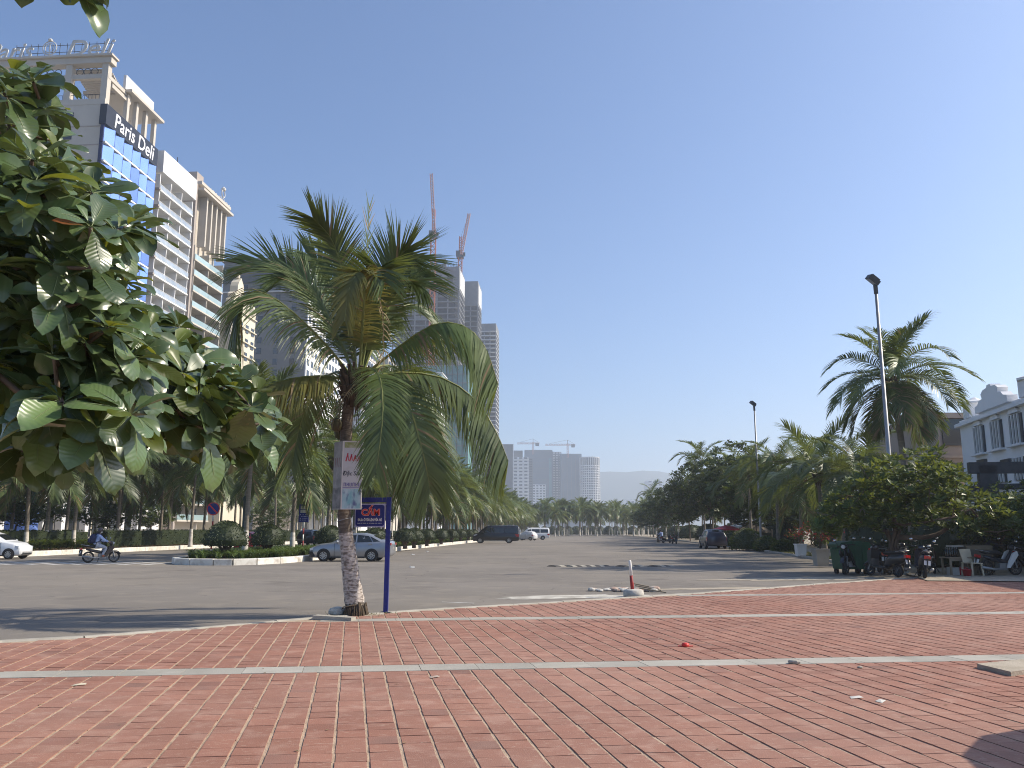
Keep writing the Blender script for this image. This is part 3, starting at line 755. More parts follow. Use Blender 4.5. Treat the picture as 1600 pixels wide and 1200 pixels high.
BIGF = [  # (pixel polyline with depth offset, leaflets, length, droop, lean, side vector or None, sheet)
    ([(556, 585, 0), (551, 500, .25), (537, 432, .4), (519, 375, .3), (488, 340, -.1)], 62, .85, .12, .1, (.8, -.3, .4), 'frond'),
    ([(562, 585, 0), (569, 480, .1), (577, 322, .15)], 16, .5, .0, .0, (.3, 1, 0), 'frond'),
    ([(566, 588, 0), (584, 500, .5), (604, 440, .8), (634, 398, .9), (662, 432, .7)], 70, 1.1, .05, .1, (.7, .3, .7), 'frond'),
    ([(561, 590, 0), (566, 520, -.45), (570, 450, -.9), (562, 425, -1.3), (546, 450, -1.6), (538, 500, -1.7)], 56, .6, .4, .1, (1, -.1, 0), 'frond_yel_lit'),  # folded frond: its highlight is put into the paler leaf colour
    ([(562, 590, 0), (574, 520, -.3), (583, 455, -.5), (590, 420, -.8), (600, 440, -1.1)], 60, .85, .3, .1, (1, .1, .1), 'frond'),
    ([(552, 588, 0), (526, 510, .6), (486, 446, 1.0), (432, 412, 1.2), (380, 414, 1.1)], 60, 1.1, .12, .1, (-.35, .45, .85), 'frond'),
    ([(550, 590, 0), (515, 545, -.4), (462, 492, -.9), (412, 458, -1.1), (378, 470, -1.1), (360, 530, -1.0)], 70, 1.2, .5, -.25, (-.1, .8, .5), 'frond'),
    ([(548, 594, 0), (505, 588, -.3), (455, 592, -.6), (410, 608, -.8), (378, 648, -.8)], 58, 1.1, .6, -.7, (0, 1, .1), 'frond_yel_lit'),
    ([(568, 588, 0), (620, 545, -.3), (675, 508, -.6), (722, 508, -.7), (757, 540, -.7), (778, 600, -.6)], 80, 1.2, .45, -.75, (.1, 1, .15), 'frond'),
    ([(568, 592, 0), (625, 582, .3), (690, 590, .5), (742, 624, .5), (775, 674, .4), (794, 720, .3)], 84, 1.2, .5, -.7, (.15, 1, .2), 'frond'),
    ([(562, 592, 0), (578, 575, -.7), (594, 592, -1.3), (598, 640, -1.7), (594, 690, -1.85), (588, 732, -1.9)], 74, .70, .3, .0, (1, .1, 0), 'frond'),
    ([(566, 594, 0), (606, 590, -.5), (638, 630, -.95), (656, 690, -1.1), (666, 730, -1.1), (672, 765, -1.05)], 74, .92, .35, .0, (1, .2, 0), 'frond'),
    ([(556, 592, 0), (528, 530, .8), (495, 470, 1.5), (450, 440, 1.9), (405, 455, 2.0)], 60, 1.0, .3, .0, (-.2, .8, .6), 'frond'),
    ([(562, 590, 0), (590, 530, .9), (625, 480, 1.6), (668, 482, 2.1), (700, 530, 2.3)], 60, 1.05, .35, -.3, (.3, .8, .5), 'frond'),
    ([(556, 594, 0), (530, 580, .9), (497, 600, 1.6), (470, 660, 1.9), (455, 730, 1.9)], 56, .9, .4, -.2, (.9, .4, 0), 'frond'),
    ([(564, 594, 0), (600, 570, 1.1), (640, 590, 1.8), (676, 645, 2.1), (700, 705, 2.1)], 56, .95, .4, -.3, (.8, .5, .1), 'frond'),
    ([(556, 590, 0), (530, 530, .2), (500, 470, .3), (470, 430, .2), (440, 425, 0)], 60, .95, .15, .0, (-.2, .6, .8), 'frond'),
    ([(564, 590, 0), (590, 520, .1), (612, 470, .2), (640, 440, .1), (664, 450, -.1)], 56, .9, .2, .0, (.4, .5, .7), 'frond'),
    ([(562, 594, 0), (585, 600, .6), (612, 640, .9), (628, 700, 1.0), (634, 760, 1.0)], 60, .8, .35, -.1, (1, .3, .1), 'frond'),
    ([(560, 590, 0), (546, 540, .7), (524, 474, 1.2), (504, 420, 1.4), (482, 398, 1.4)], 56, .8, .15, .1, (.7, .3, .5), 'frond'),
    ([(566, 590, 0), (584, 520, .3), (600, 455, .5), (616, 410, .5), (640, 385, .4)], 50, .8, .1, .1, (.9, .2, .5), 'frond'),
]
for pts, nl, ll, dr, ln, S, mt in BIGF:
    mb = MB(); frond(mb, [rel(*p) for p in pts], prng, nl=int(nl * 1.95), ll=ll * 1.1, wid=.040, droop=dr * .8, segs=4, rach=.036, bare=.15, S=S, lean=ln, tip=.42, gaps=.03, dry=.03)
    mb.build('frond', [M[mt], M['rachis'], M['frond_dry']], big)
for pts in ([rel(550, 598, -.1), rel(520, 610, -.2), rel(500, 650, -.2), rel(490, 690, -.2)], [rel(556, 598, -.2), rel(535, 625, -.5), rel(520, 660, -.6)], [rel(583, 440, -.9), rel(596, 480, -1.0), rel(600, 540, -1.0), rel(598, 585, -1)]):
    mb = MB(); frond(mb, pts, prng, nl=18, ll=.35, wid=.02, droop=.7, segs=3, rach=.018, gaps=.3); mb.build('dead_frond', [M['frond_dry']] * 3, big)
for px, py, dy in ((526, 664, -.1), (531, 676, .12)):
    p = rel(px, py, dy); cb = MB().lathe((0, 0, 0), [(.02, -.14), (.09, -.1), (.115, 0), (.09, .1), (.02, .14)], 10)
    o = cb.build('coconut', M['coconut'], big, True, p)
    MB().tube([p + V((0, 0, .13)), p + V((.05, .1, .35)), C[-1] - V((0, 0, .1))], .012, 4).build('coconut_stalk', M['rachis'], big)

# ------------------------------------------------------------------ palm rows
rng = random.Random(11)
G1 = 'palms along the median beside the car park'
for px, s, h, lab in ((386, 45.6, 6.6, 'palm with thin white-footed trunk beside the ornate lamp post and clipped dome shrub'),
                      (459, 52.5, 6.1, 'white-footed palm between the dome shrub and the blue bus stop sign'),
                      (513, 59, 6.4, 'palm rising behind the silver sedan bonnet'),
                      (606, 66, 6.0, 'palm behind the silver sedan boot and blue sign post')):
    x = (px - 800) / FOC * (s * cos(PITCH) + .2); palm((x, s, .2), h, lab, G1, rng, n=28, white=1.35, sc=1.2)
s = 73
while s < 330:
    for t in ((-15.6, -17.6, -19.6) if s > 78 else (-15.8, -19)):
        p = rd(s + rng.uniform(-1.5, 1.5), t + rng.uniform(-.4, .4), .2)
        zone = 'just beyond the silver sedan' if s < 92 else 'between the sedan and the black van' if s < 116 else 'behind the black van and minibus' if s < 156 else 'in the hazy far stretch past the minibus'
        palm(p, rng.uniform(5.6, 7.2), 'median palm ' + ('on the car park kerb side ' if t > -17 else 'on the boulevard side ') + zone, G1, rng, n=28, near=True if s < 90 else (2 if s < 150 else False), sc=rng.uniform(1.05, 1.25))
    s += 6.2 if s < 150 else 8.5
G2 = 'palms on the boulevard median behind the hedge'
for k, (px, s) in enumerate(((45, 57), (118, 63), (-60, 52), (185, 70), (219, 80), (265, 87), (300, 74), (345, 92), (20, 66), (150, 88))):
    x = (px - 800) / FOC * (s * cos(PITCH) + .2)
    lab = ['white-footed palm in front of the hedge beyond the white car bonnet', 'white-footed palm in front of the hedge left of the motorbike rider'][k] if k < 2 else 'slender palm behind the clipped boulevard hedge'
    palm((x, s, .2), rng.uniform(6.2, 7.6), lab, G2 if k > 1 else None, rng, n=30, sc=1.22, white=1.5, near=True if k < 7 else 2)
for k in range(9):
    palm(rd(50 + k * 5.6, -40.5 + (k % 3), .2), rng.uniform(6.4, 7.8), 'leafy palm just behind the hedge ' + ('left of the motorbike rider' if k < 4 else 'between the rider and the no-parking sign'), G2, rng, n=28, sc=1.2, white=1.3, near=2)
s = 98
while s < 300:
    palm(rd(s, -38 + rng.uniform(-2, 2), .2), rng.uniform(6.5, 8), 'slender palm behind the hedge ' + ('near the no-parking sign' if s < 130 else 'in the middle stretch of the boulevard' if s < 200 else 'far along the boulevard'), G2, rng, near=2 if s < 140 else False); s += 9
G3 = 'palms on the hotel side of the boulevard'
s = 62
while s < 240:
    palm(rd(s, -60 + rng.uniform(-2, 2), .1), rng.uniform(6.5, 9), 'palm on the hotel pavement ' + ('before the orange tinted shopfront' if s < 86 else 'before the white canopied entrance' if s < 128 else 'before the towers beyond the finned hotel'), G3, rng, near=2 if s < 110 else False, white=1.2); s += 16 if s < 125 else 9
G4 = 'palms closing the far end of the car park'
for k in range(44):
    Y = rng.uniform(235, 330); px = rng.uniform(846, 1010)
    palm((at(px, 830, Y).x, Y, 0.0), rng.uniform(6, 9.5), 'distant palm closing the road end ' + ('below the netted towers' if px < 905 else 'below the curved white tower' if px < 945 else 'below the hazy hill'), G4, rng, near=False, white=0, sc=rng.uniform(1.0, 1.25))
G5 = 'palms along the right-hand pavement'
big2 = palm((at(1424, 800, 38).x, 38, .07), 8.5, 'tall coconut palm with drooping old fronds behind the leaning lamp post', None, rng, n=40, r=.19, sc=.93, white=0, lean=(-.3, .2), gray=True, hang=.62)
def px_palm(px, Y, h, lab, n=18, sc=1.0, near=True, grp=G5): return palm((at(px, 800, Y).x, Y, .07), h, lab, grp, rng, n=n, sc=sc, near=near, white=0)
px_palm(1213, 68, 6.4, 'palm with bushy crown beside the second lamp post and white planter', 24, 1.0)
px_palm(1172, 76, 6.6, 'palm just behind the second lamp post', 20, 1.0)
px_palm(1285, 46, 4.6, 'low leaning palm arching over the green wheeled bin', 20, .95)
px_palm(1345, 42, 4.2, 'short palm half hidden behind the spreading almond tree', 18, .9)
px_palm(1315, 55, 5.2, 'palm in the shade behind the flowering planters', 20, 1)
px_palm(1250, 60, 4.8, 'palm with yellowing hanging frond above the white planter', 20, 1)
px_palm(1100, 116, 11.2, 'tall palm poking above the dark trees on the right', 20, 1.1, 2)
px_palm(1142, 92, 6, 'palm behind the parked black car', 18, 1, 2)
px_palm(1020, 200, 10, 'thin palm silhouetted over the far dark trees', 16, 1.1, 2)
for k in range(22):
    Y = 95 + k * 9; x = 22 + (Y - 83) * .085 + rng.uniform(1.5, 9)
    palm((x, Y, .07), rng.uniform(5.5, 8), 'palm among the dark right-hand trees ' + ('near the parked dark car' if Y < 150 else 'toward the far end'), G5, rng, near=False, white=1.2)

# ------------------------------------------------------------------ broadleaf trees
def leaf_quad(mb, p, d, n, L, W, mi, t):
    s = d.cross(n).normalized(); u = s.cross(d).normalized()
    m = p + d * (L * .55); mb.add([p, m + s * (W / 2) + u * (L * .05), p + d * L - u * (L * .06), m - s * (W / 2) + u * (L * .05)], [(0, 1, 2, 3)], mi, t)
def rosettes(mb, centers, rng, n=9, L=.2, W=.1, young=.12, axes=None, mi=0):
    for k, c in enumerate(centers):
        ax = axes[k] if axes else V((rng.uniform(-.6, .6), rng.uniform(-.6, .6), 1)).normalized()
        s = ax.cross(V((1, .3, .2))).normalized(); u = s.cross(ax); tone = rng.random()
        for i in range(n):
            a = i * 2.4 + rng.uniform(-.3, .3); e = rng.uniform(.0, .75) * (1 if i % 3 else 1.4)
            d = ((s * cos(a) + u * sin(a)) * cos(e) + ax * sin(e)).normalized()
            l = L * rng.uniform(.65, 1.15)
            leaf_quad(mb, c + d * L * .12, d, ax, l, W * l / L, (1 if rng.random() < young else 0) if not mi else mi, min(1, tone * .5 + rng.random() * .5))
def grow(root_pts, targets, r_tip=.012, power=2.4, rmax=.2):
    """join every target to the closest node nearer the root; returns (nodes, parents, radii)"""
    nodes = [V(p) for p in root_pts]; par = [-1] + list(range(len(root_pts) - 1)); base = nodes[-1]
    for p in sorted([V(p) for p in targets], key=lambda q: (q - base).length):
        best, bd = 0, 1e9
        for i, q in enumerate(nodes):
            if i < len(root_pts) - 1: continue
            d = (q - p).length + .35 * (q - base).length
            if d < bd: best, bd = i, d
        if (nodes[best] - p).length > .5:
            mid = nodes[best].lerp(p, .5) + V((0, 0, -.06 * (nodes[best] - p).length)); nodes.append(mid); par.append(best); best = len(nodes) - 1
        nodes.append(p); par.append(best)
    load = [0] * len(nodes)
    has = set(par)
    for i in range(len(nodes) - 1, -1, -1):
        if i not in has: load[i] += 1
        if par[i] >= 0: load[par[i]] += load[i]
    rad = [min(rmax, r_tip * max(1, l) ** (1 / power)) for l in load]
    return nodes, par, rad
def limbs(mb, nodes, par, rad, seg=5, mi=0):
    for i, p in enumerate(par):
        if p >= 0: mb.tube([nodes[p], nodes[i]], [min(rad[p], rad[i] * 1.35), rad[i]], seg if rad[i] < .05 else 8, mi, False)
    return mb
def tree(name, loc, h, rx, rz, label, group, seed, nclump=120, per=14, L=.22, mats=None, base=.45, cat='tree', trunk_r=.16):
    rng = random.Random(seed); root = empty(name, loc, 0, label, cat, group)
    cl = []
    while len(cl) < nclump:
        p = V((rng.uniform(-1, 1), rng.uniform(-1, 1), rng.uniform(-1, 1)))
        l = p.length
        if l > 1 or l < .35 or noise.noise(p * 2.2 + V((seed, 0, 0))) < -.18: continue
        q = V((p.x * rx, p.y * rx, h - rz + p.z * rz))
        if q.z < h * base * .6: continue
        cl.append(q)
    nodes, par, rad = grow([(0, 0, 0), (rng.uniform(-.15, .15), 0, h * .18), (rng.uniform(-.25, .25), .1, h * .36)], rng.sample(cl, min(40, nclump)), .02, 2.2, trunk_r)
    limbs(MB(), nodes, par, rad).build('trunk', M['bark'], root)
    mb = MB()
    for c in cl:
        k = rng.uniform(.6, 1.2); cs = [c + V((rng.gauss(0, .32), rng.gauss(0, .32), rng.gauss(0, .2))) * k for _ in range(per // 6 + 1)]
        rosettes(mb, cs, rng, 6, L, L * .55, .08)
    mb.build('crown', mats or [M['tree_leaf'], M['tree_leaf2']], root)
    return root
G6 = 'dark broadleaf trees along the right side of the road'
tspec = [(1085, 105, 11.0, 5.2, 4.3), (1128, 92, 11.2, 4.6, 4.3), (1056, 125, 10, 5.2, 3.8), (1035, 150, 9.6, 5.4, 3.6), (1016, 180, 8.6, 5.4, 3.4), (1003, 220, 7.8, 5.5, 3),
         (1148, 80, 7.0, 3.4, 2.6), (1165, 98, 10, 4.4, 3.4), (1200, 88, 8, 4.4, 3), (1095, 140, 12, 5.4, 4)]
proto = []
for k, (px, Y, h, rx, rz) in enumerate(tspec):
    lab = ['dark spreading tree behind the parked black car', 'dense tree with glossy leaves under the tall palm'][k] if k < 2 else 'dark leafy tree in the belt lining the right side of the road'
    x = at(px, 800, Y).x + 2
    if k < 5: proto.append(tree('broadleaf_tree', (x, Y, .07), h, rx, rz, lab, G6 if k > 1 else None, 40 + k, 260, 26, .46))
    else:
        o = copy_tree(proto[k % 5]); o.location = (x, Y, .07); o.rotation_euler.z = k * 1.3; o['label'] = lab; o['group'] = G6
        o.scale = (rx / tspec[k % 5][3],) * 2 + (h / tspec[k % 5][2],)
G7 = 'shade trees behind the boulevard hedge'
for k, (px, Y, h, rx) in enumerate(((24, 70, 5.4, 3.2), (68, 82, 6.0, 3.0), (168, 84, 5.2, 3.0), (240, 100, 5.2, 2.6), (-40, 64, 6, 3.4), (420, 120, 5.5, 3))):
    lab = 'leafy round tree behind the hedge near the white car' if k == 0 else ['', 'shade tree left of the orange cream pillar', 'shade tree between the pillar and the white canopied entrance', 'small shade tree right of the blue panel', 'shade tree past the left edge beside the white car', 'shade tree behind the dome shrubs'][k]
    x = at(px, 800, Y).x
    if k < 3: o = tree('shade_tree', (x, Y, .2), h, rx, 1.9, lab, None if k == 0 else G7, 60 + k, 150, 20, .36, [M['tree_leaf2'], M['tree_leaf']], base=.3, trunk_r=.12); proto.append(o)
    else:
        o = copy_tree(proto[-3 + k % 3]); o.location = (x, Y, .2); o.rotation_euler.z = k; o['label'] = lab; o['group'] = G7
# ------------------------------------------------------------------ sea almond trees with large leaves
def almond_leaf(rng, curl, fold):
    """obovate blade with raised midrib, 6 rows x 4 columns, unit length along +X, normal +Z"""
    mb = MB(); rows = [(0, .03), (.18, .12), (.4, .23), (.62, .305), (.8, .29), (.93, .19), (1.0, .04)]
    vs = []; fs = []
    for x, w in rows:
        z = -curl * x * x + .02 * sin(x * 9 + rng.random())
        for y, q in ((-1, fold), (-.5, fold * .35), (0, 0), (.5, fold * .35), (1, fold)):
            wob = 1 + .08 * sin(x * 17 + y * 3)
            vs.append((x - .04 * abs(y), y * w * wob, z + q * w * 1.3 + .012 * sin(x * 31) * abs(y)))
    for i in range(len(rows) - 1):
        for k in range(4): fs.append((i * 5 + k, (i + 1) * 5 + k, (i + 1) * 5 + k + 1, i * 5 + k + 1))
    mb.add(vs, fs, 0, rng.random())
    # midrib and stalk
    rib = []
    for x in (-.12, 0, .3, .6, .85): rib.append((x, 0, -curl * x * x + .008))
    mb.tube(rib, [.012, .011, .008, .006, .003], 3, 1, False)
    return mb
lrng = random.Random(5)
LEAFGEO = [almond_leaf(lrng, lrng.uniform(-.1, .45), lrng.uniform(-.1, .45)) for _ in range(9)]
LEAFMESH = {}
for kk, mm in (('a', 'leaf'), ('y', 'leaf_young'), ('o', 'leaf_old')):
    LEAFMESH[kk] = [g.mesh('leaf', [M[mm], M['leaf_vein']], smooth=True) for g in LEAFGEO]
SIL = [(-60, 95), (0, 78), (18, 96), (48, 84), (70, 92), (92, 118), (96, 160), (104, 205), (148, 258), (182, 296), (222, 330), (258, 362), (262, 378), (222, 384), (205, 402), (222, 432),
       (230, 470), (262, 486), (296, 490), (312, 515), (330, 540), (352, 552), (392, 582), (428, 600), (452, 622), (452, 660), (425, 690), (388, 708), (352, 726), (315, 712), (282, 700), (232, 705), (205, 716), (176, 722), (150, 732), (96, 742), (52, 742), (20, 712), (-60, 712)]
HOLES = [((213, 392), 14), ((45, 600), 12), ((115, 330), 10)]
rng = random.Random(17)
TRUNK = V((-6.4, 5.6, 0.03))
alm = empty('sea_almond_tree', TRUNK, 0, 'large-leaved sea almond tree reaching in over the left edge with its trunk out of view', 'tree')
cent = []; tries = 0
def sil_ok(px, py): return inpoly(px, py, SIL) and not any((px - h[0]) ** 2 + (py - h[1]) ** 2 < r * r for h, r in HOLES)
while len(cent) < 330 and tries < 30000:
    tries += 1
    px, py = rng.uniform(-60, 460), rng.uniform(70, 745)
    layer = rng.random()
    Y = rng.uniform(3.5, 4.6) if layer < .45 else rng.uniform(4.6, 6.6)
    if px > 230: Y = rng.uniform(4.4, 5.8)
    rr = 36 * 4.2 / Y                                     # leaves reach this far from their rosette
    if not all(sil_ok(px + rr * cos(a), py + rr * sin(a)) for a in (0, 1.57, 3.14, 4.71)): continue
    p = at(px, py, Y)
    if any((p - q).length < .14 for q in cent): continue
    cent.append(p)
tips = [(205, 348, 4.9), (226, 362, 5.1), (52, 128, 4.2), (66, 170, 4.4), (20, 120, 4.4), (92, 252, 4.4), (142, 305, 4.6), (178, 335, 4.8), (278, 512, 5.1), (345, 580, 5.3), (398, 618, 5.5), (412, 648, 5.5), (388, 678, 5.4), (340, 695, 5.2), (62, 706, 4.5), (35, 700, 4.6), (95, 708, 4.6), (160, 696, 4.8)]
cent += [at(*t) for t in tips]
over = [at(px, py, 3.6) for px, py in ((84, -40), (112, -34), (138, -38), (60, -75), (20, -80), (165, -75))]
allc = [c - TRUNK for c in cent + over]
steps = [at(-150, 420, 4.8) - TRUNK, at(-170, 260, 4.6) - TRUNK, at(-190, 120, 4.4) - TRUNK, at(-190, -20, 4.2) - TRUNK, at(-120, -110, 4.0) - TRUNK, at(-30, -120, 3.8) - TRUNK]
rootp = [V((0, 0, 0)), V((.1, -.1, .8)), V((.3, -.25, 1.7))]
nodes, par, rad = grow(rootp, allc + steps, .009, 2.1, .19)
limbs(MB(), nodes, par, rad, 5).build('branches', M['bark'], alm, smooth=True)
leaves = []
SUNH = V((SUN_DIR.x, SUN_DIR.y, 0)).normalized()
for ci, c in enumerate(allc):
    up = ci >= len(cent)
    ax = (V((rng.uniform(-.5, .5), rng.uniform(-.9, .1), 1.0)) + SUNH * .45).normalized()
    s = ax.cross(V((1, .3, .2))).normalized(); u = s.cross(ax); n = rng.randrange(9, 15)
    for i in range(n):
        a = i * 2.39996 + rng.uniform(-.3, .3); inner = i / n
        e = -.45 + 1.35 * inner + rng.uniform(-.2, .2)
        d = ((s * cos(a) + u * sin(a)) * cos(e) + ax * sin(e)).normalized()
        L = (.215 - .10 * inner) * rng.choice((.62, .8, .95, 1.05, 1.2, 1.35)) * rng.uniform(.9, 1.1)
        kind = 'y' if (inner > .72 and rng.random() < .3) or rng.random() < .04 else ('o' if rng.random() < .006 else 'a')
        if kind == 'o': L = min(L, .12)
        nrm = (ax - d * ax.dot(d)).normalized()
        nrm = (nrm + d.cross(nrm) * rng.uniform(-.5, .5)).normalized(); side = nrm.cross(d).normalized()
        p = c + d * .035
        Mx = Matrix((( d.x, side.x, nrm.x, p.x), (d.y, side.y, nrm.y, p.y), (d.z, side.z, nrm.z, p.z), (0, 0, 0, 1)))
        leaves.append((kind, rng.randrange(9), Mx, L, (p + TRUNK - V((0, 0, EYE))).length / L))
def in_view(p):
    q = p + TRUNK; d = q.y * cos(PITCH) + (q.z - EYE) * sin(PITCH); v = -(q.y) * sin(PITCH) + (q.z - EYE) * cos(PITCH)
    return abs(q.x / d) < .64 and abs(v / d) < .48
leaves.sort(key=lambda l: l[4] if in_view(l[2].translation) else 1e6)
st = MB()
for k, (kind, vi, Mx, L, _) in enumerate(leaves):
    if k < 300:
        o = bpy.data.objects.new('leaf', LEAFMESH[kind][vi]); o.parent = alm; col.objects.link(o)
        o.matrix_local = Mx @ Matrix.Scale(L, 4)
        if kind == 'o': o['label'] = 'orange-brown ageing leaf'
    else:
        g = LEAFGEO[vi]; b = len(st.v); st.v.extend([tuple(Mx @ (V(p) * L)) for p in g.v]); st.f.extend([tuple(b + i for i in f) for f in g.f])
        off = {'a': 0, 'y': 2, 'o': 3}[kind]; st.m.extend([off if m == 0 else 1 for m in g.m]); tt = rng.random(); st.t.extend([tt] * len(g.f))
tag(st.build('leaves_beyond', [M['leaf'], M['leaf_vein'], M['leaf_young'], M['leaf_old']], alm, smooth=True), kind='stuff')
# small green fruit buds
for k in range(26):
    c = rng.choice(allc[:len(cent)]); mb = MB().lathe((0, 0, 0), [(.004, -.02), (.014, -.01), (.016, .004), (.004, .022)], 7)
    mb.build('fruit', M['leaf_young'], alm, True, c + V((rng.uniform(-.05, .05), rng.uniform(-.1, 0), .03)))

# the spreading almond tree over the motorbikes on the right
rng = random.Random(23)
T2 = gr(1420, 898, .05); T2 = V((T2.x, T2.y + 1.0, .05)); Y2 = T2.y
al2 = empty('sea_almond_tree', T2, 0, 'spreading dark sea almond tree with twisted trunk shading the parked motorbikes', 'tree')
SIL2 = [(1272, 808), (1290, 784), (1318, 760), (1340, 728), (1392, 716), (1420, 704), (1470, 698), (1478, 708), (1462, 722), (1496, 730), (1514, 748), (1524, 768), (1560, 778), (1600, 774), (1660, 780), (1690, 830), (1640, 850), (1560, 838), (1520, 832), (1500, 842), (1440, 820), (1400, 826), (1372, 832), (1335, 824), (1300, 836), (1275, 828)]
c2 = []; ax2 = []
while len(c2) < 1000:
    px, py = rng.uniform(1260, 1690), rng.uniform(694, 850)
    if not inpoly(px, py, SIL2): continue
    p = at(px, py, Y2 + rng.uniform(-2.6, 2.6)) - T2
    if noise.noise(p * .85) < -.12: continue
    c2.append(p); ax2.append((V((rng.uniform(-.6, .6), rng.uniform(-.8, .4), 1))).normalized())
nodes, par, rad = grow([V((0, 0, 0)), V((.12, -.1, .5)), V((-.1, 0, 1.0)), V((.15, .1, 1.5))], rng.sample(c2, 110), .014, 2.1, .24)
limbs(MB(), nodes, par, rad).build('trunk', M['bark'], al2, smooth=True)
mb = MB()
for k in range(7):                                       # twisted stems and loops at the foot
    a = k * .9; p0 = V((cos(a) * .35, sin(a) * .3, 0)); pts = [p0, p0 + V((.12 * cos(a + 2), .1, .5)), V((cos(a) * .12, sin(a) * .12, 1.0)), V((cos(a + 1) * .3, sin(a + 1) * .3, 1.6))]
    mb.tube(catmull(pts, 8), [.075 - .004 * i for i in range(9)], 7)
p = at(1455, 838, Y2 - .5) - T2; q = at(1484, 822, Y2 - .6) - T2
mb.tube(catmull([V((.1, -.2, 1.3)), p, q, q + V((.3, 0, .5))], 10), [.10 - .006 * i for i in range(11)], 8)
mb.build('stem', M['bark'], al2, smooth=True)
mb = MB(); rosettes(mb, c2, rng, 10, .27, .155, .14, ax2)
mb.build('crown', [M['tree_leaf3'], M['leaf_young']], al2)
# second lower tree and bushes at the right edge
for k, (px, py, Y, rx, rz, h, lab) in enumerate(((1570, 800, 33, 1.6, 1.0, 3.0, 'bright green bushy tree behind the white-shielded motorbike'), (1640, 790, 36, 2.4, 1.6, 3.8, 'leafy tree at the edge of the view beside the black pergola'))):
    tree('broadleaf_tree', (at(px, py, Y).x, Y, .05), h, rx, rz, lab, None, 90 + k, 110, 18, .2, [M['tree_leaf2'], M['leaf_young']], base=.3, trunk_r=.09)
# ------------------------------------------------------------------ buildings on the left side of the boulevard
# local frame of a building: origin at its corner nearest the camera on the road side, +Y along the facade, -X away from the road
def bld(name, A, label, cat='building', rz=RZ, group=None): return empty(name, A, rz, label, cat, group)
_cache = {}
def cbox(name, size, material, parent, c, rz=0.0):
    """part made of one box; alike boxes share a mesh"""
    key = (name, tuple(round(s, 3) for s in size), material.name)
    if key not in _cache: _cache[key] = MB().box((0, 0, 0), size).mesh(name, material)
    return inst(name, _cache[key], parent, c, (0, 0, rz))
def multi(name, boxes, material, parent):
    mb = MB()
    for c, s in boxes: mb.box(c, s)
    return mb.build(name, material, parent)
def railing_mesh(L, h=1.0):
    mb = MB().box((0, 0, h), (.06, L, .06))
    n = max(2, int(L / .45))
    for i in range(n + 1): mb.box((0, -L / 2 + L * i / n, h / 2), (.035, .035, h))
    return mb
# --- tall cream hotel with blue glass facade
FH = 3.3
H1 = at(164, 165, 128).z + .2
A = at(163, 172, 128); A = V((A.x, A.y, 0.09))
hb = bld('hotel_tower', A, 'tall cream hotel with blue glass facade and open rooftop pergola')
LEN = 16.6
multi('wall', [((-15.2, LEN / 2, H1 / 2), (29.6, LEN, H1))], M['wall_cream'], hb)
for k in range(1, 20):
    cbox('string_course', (30, .06, .16), M['wall_greige'], hb, (-15.2, -.03, H1 - 3.9 - (k - 1) * FH))
nb = 6; bw = LEN / nb
for k in range(20):
    z0 = H1 - 3.6 - (k + 1) * FH
    for b in range(nb):
        # each bay is a saw-tooth pane turned a little towards the camera, the band below it white
        key = 'bay'
        if key not in _cache:
            g = MB(); g.add([(0, -bw / 2 + .06, 0), (.75, bw / 2 - .3, 0), (.75, bw / 2 - .3, FH - .42), (0, -bw / 2 + .06, FH - .42), (-.36, -bw / 2 + .06, 0), (-.36, bw / 2 - .3, 0), (-.36, bw / 2 - .3, FH - .42), (-.36, -bw / 2 + .06, FH - .42)],
                            [(0, 1, 2, 3), (4, 7, 6, 5), (0, 4, 5, 1), (3, 2, 6, 7), (0, 3, 7, 4), (1, 5, 6, 2)])
            _cache[key] = g.mesh('window', M['glass_blue'])
        inst('window', _cache[key], hb, (.02, bw * (b + .5), z0 + .42))
        cbox('mullion', (.7, .2, FH - .44), M['navy'], hb, (.34, bw * (b + 1) - .14, z0 + .42 + (FH - .44) / 2))
    cbox('floor_band', (1.0, LEN - .02, .3), M['white'], hb, (.16, LEN / 2, z0 + .2))
    cbox('side_panel', (.5, .3, FH - .1), M['navy'], hb, (.05, -.1, z0 + FH / 2 + .05))
cbox('facade_back', (.25, LEN, H1 - 3.8), M['navy'], hb, (-.3, LEN / 2, (H1 - 3.8) / 2))
for k in range(1, 18):
    for xx in (-6.3,):
        cbox('window', (2.1, .1, 1.5), M['glass_dark'], hb, (xx, -.04, H1 - 3.6 - k * FH + 1.5 + FH))
# black name band with lettering along the facade
cbox('name_band', (1.2, LEN + .5, 3.5), M['sign_black'], hb, (.1, LEN / 2 - .15, H1 - 1.9))
Mx = Matrix.Translation((.73, LEN * .5 + .2, H1 - 1.95)) @ Matrix.Rotation(pi / 2, 4, 'Z') @ Matrix.Rotation(pi / 2, 4, 'X')
text_mesh('name_lettering', 'Paris Deli', 3.7, M['white_text'], hb, Mx, .05, .03, .12, sx=.92)
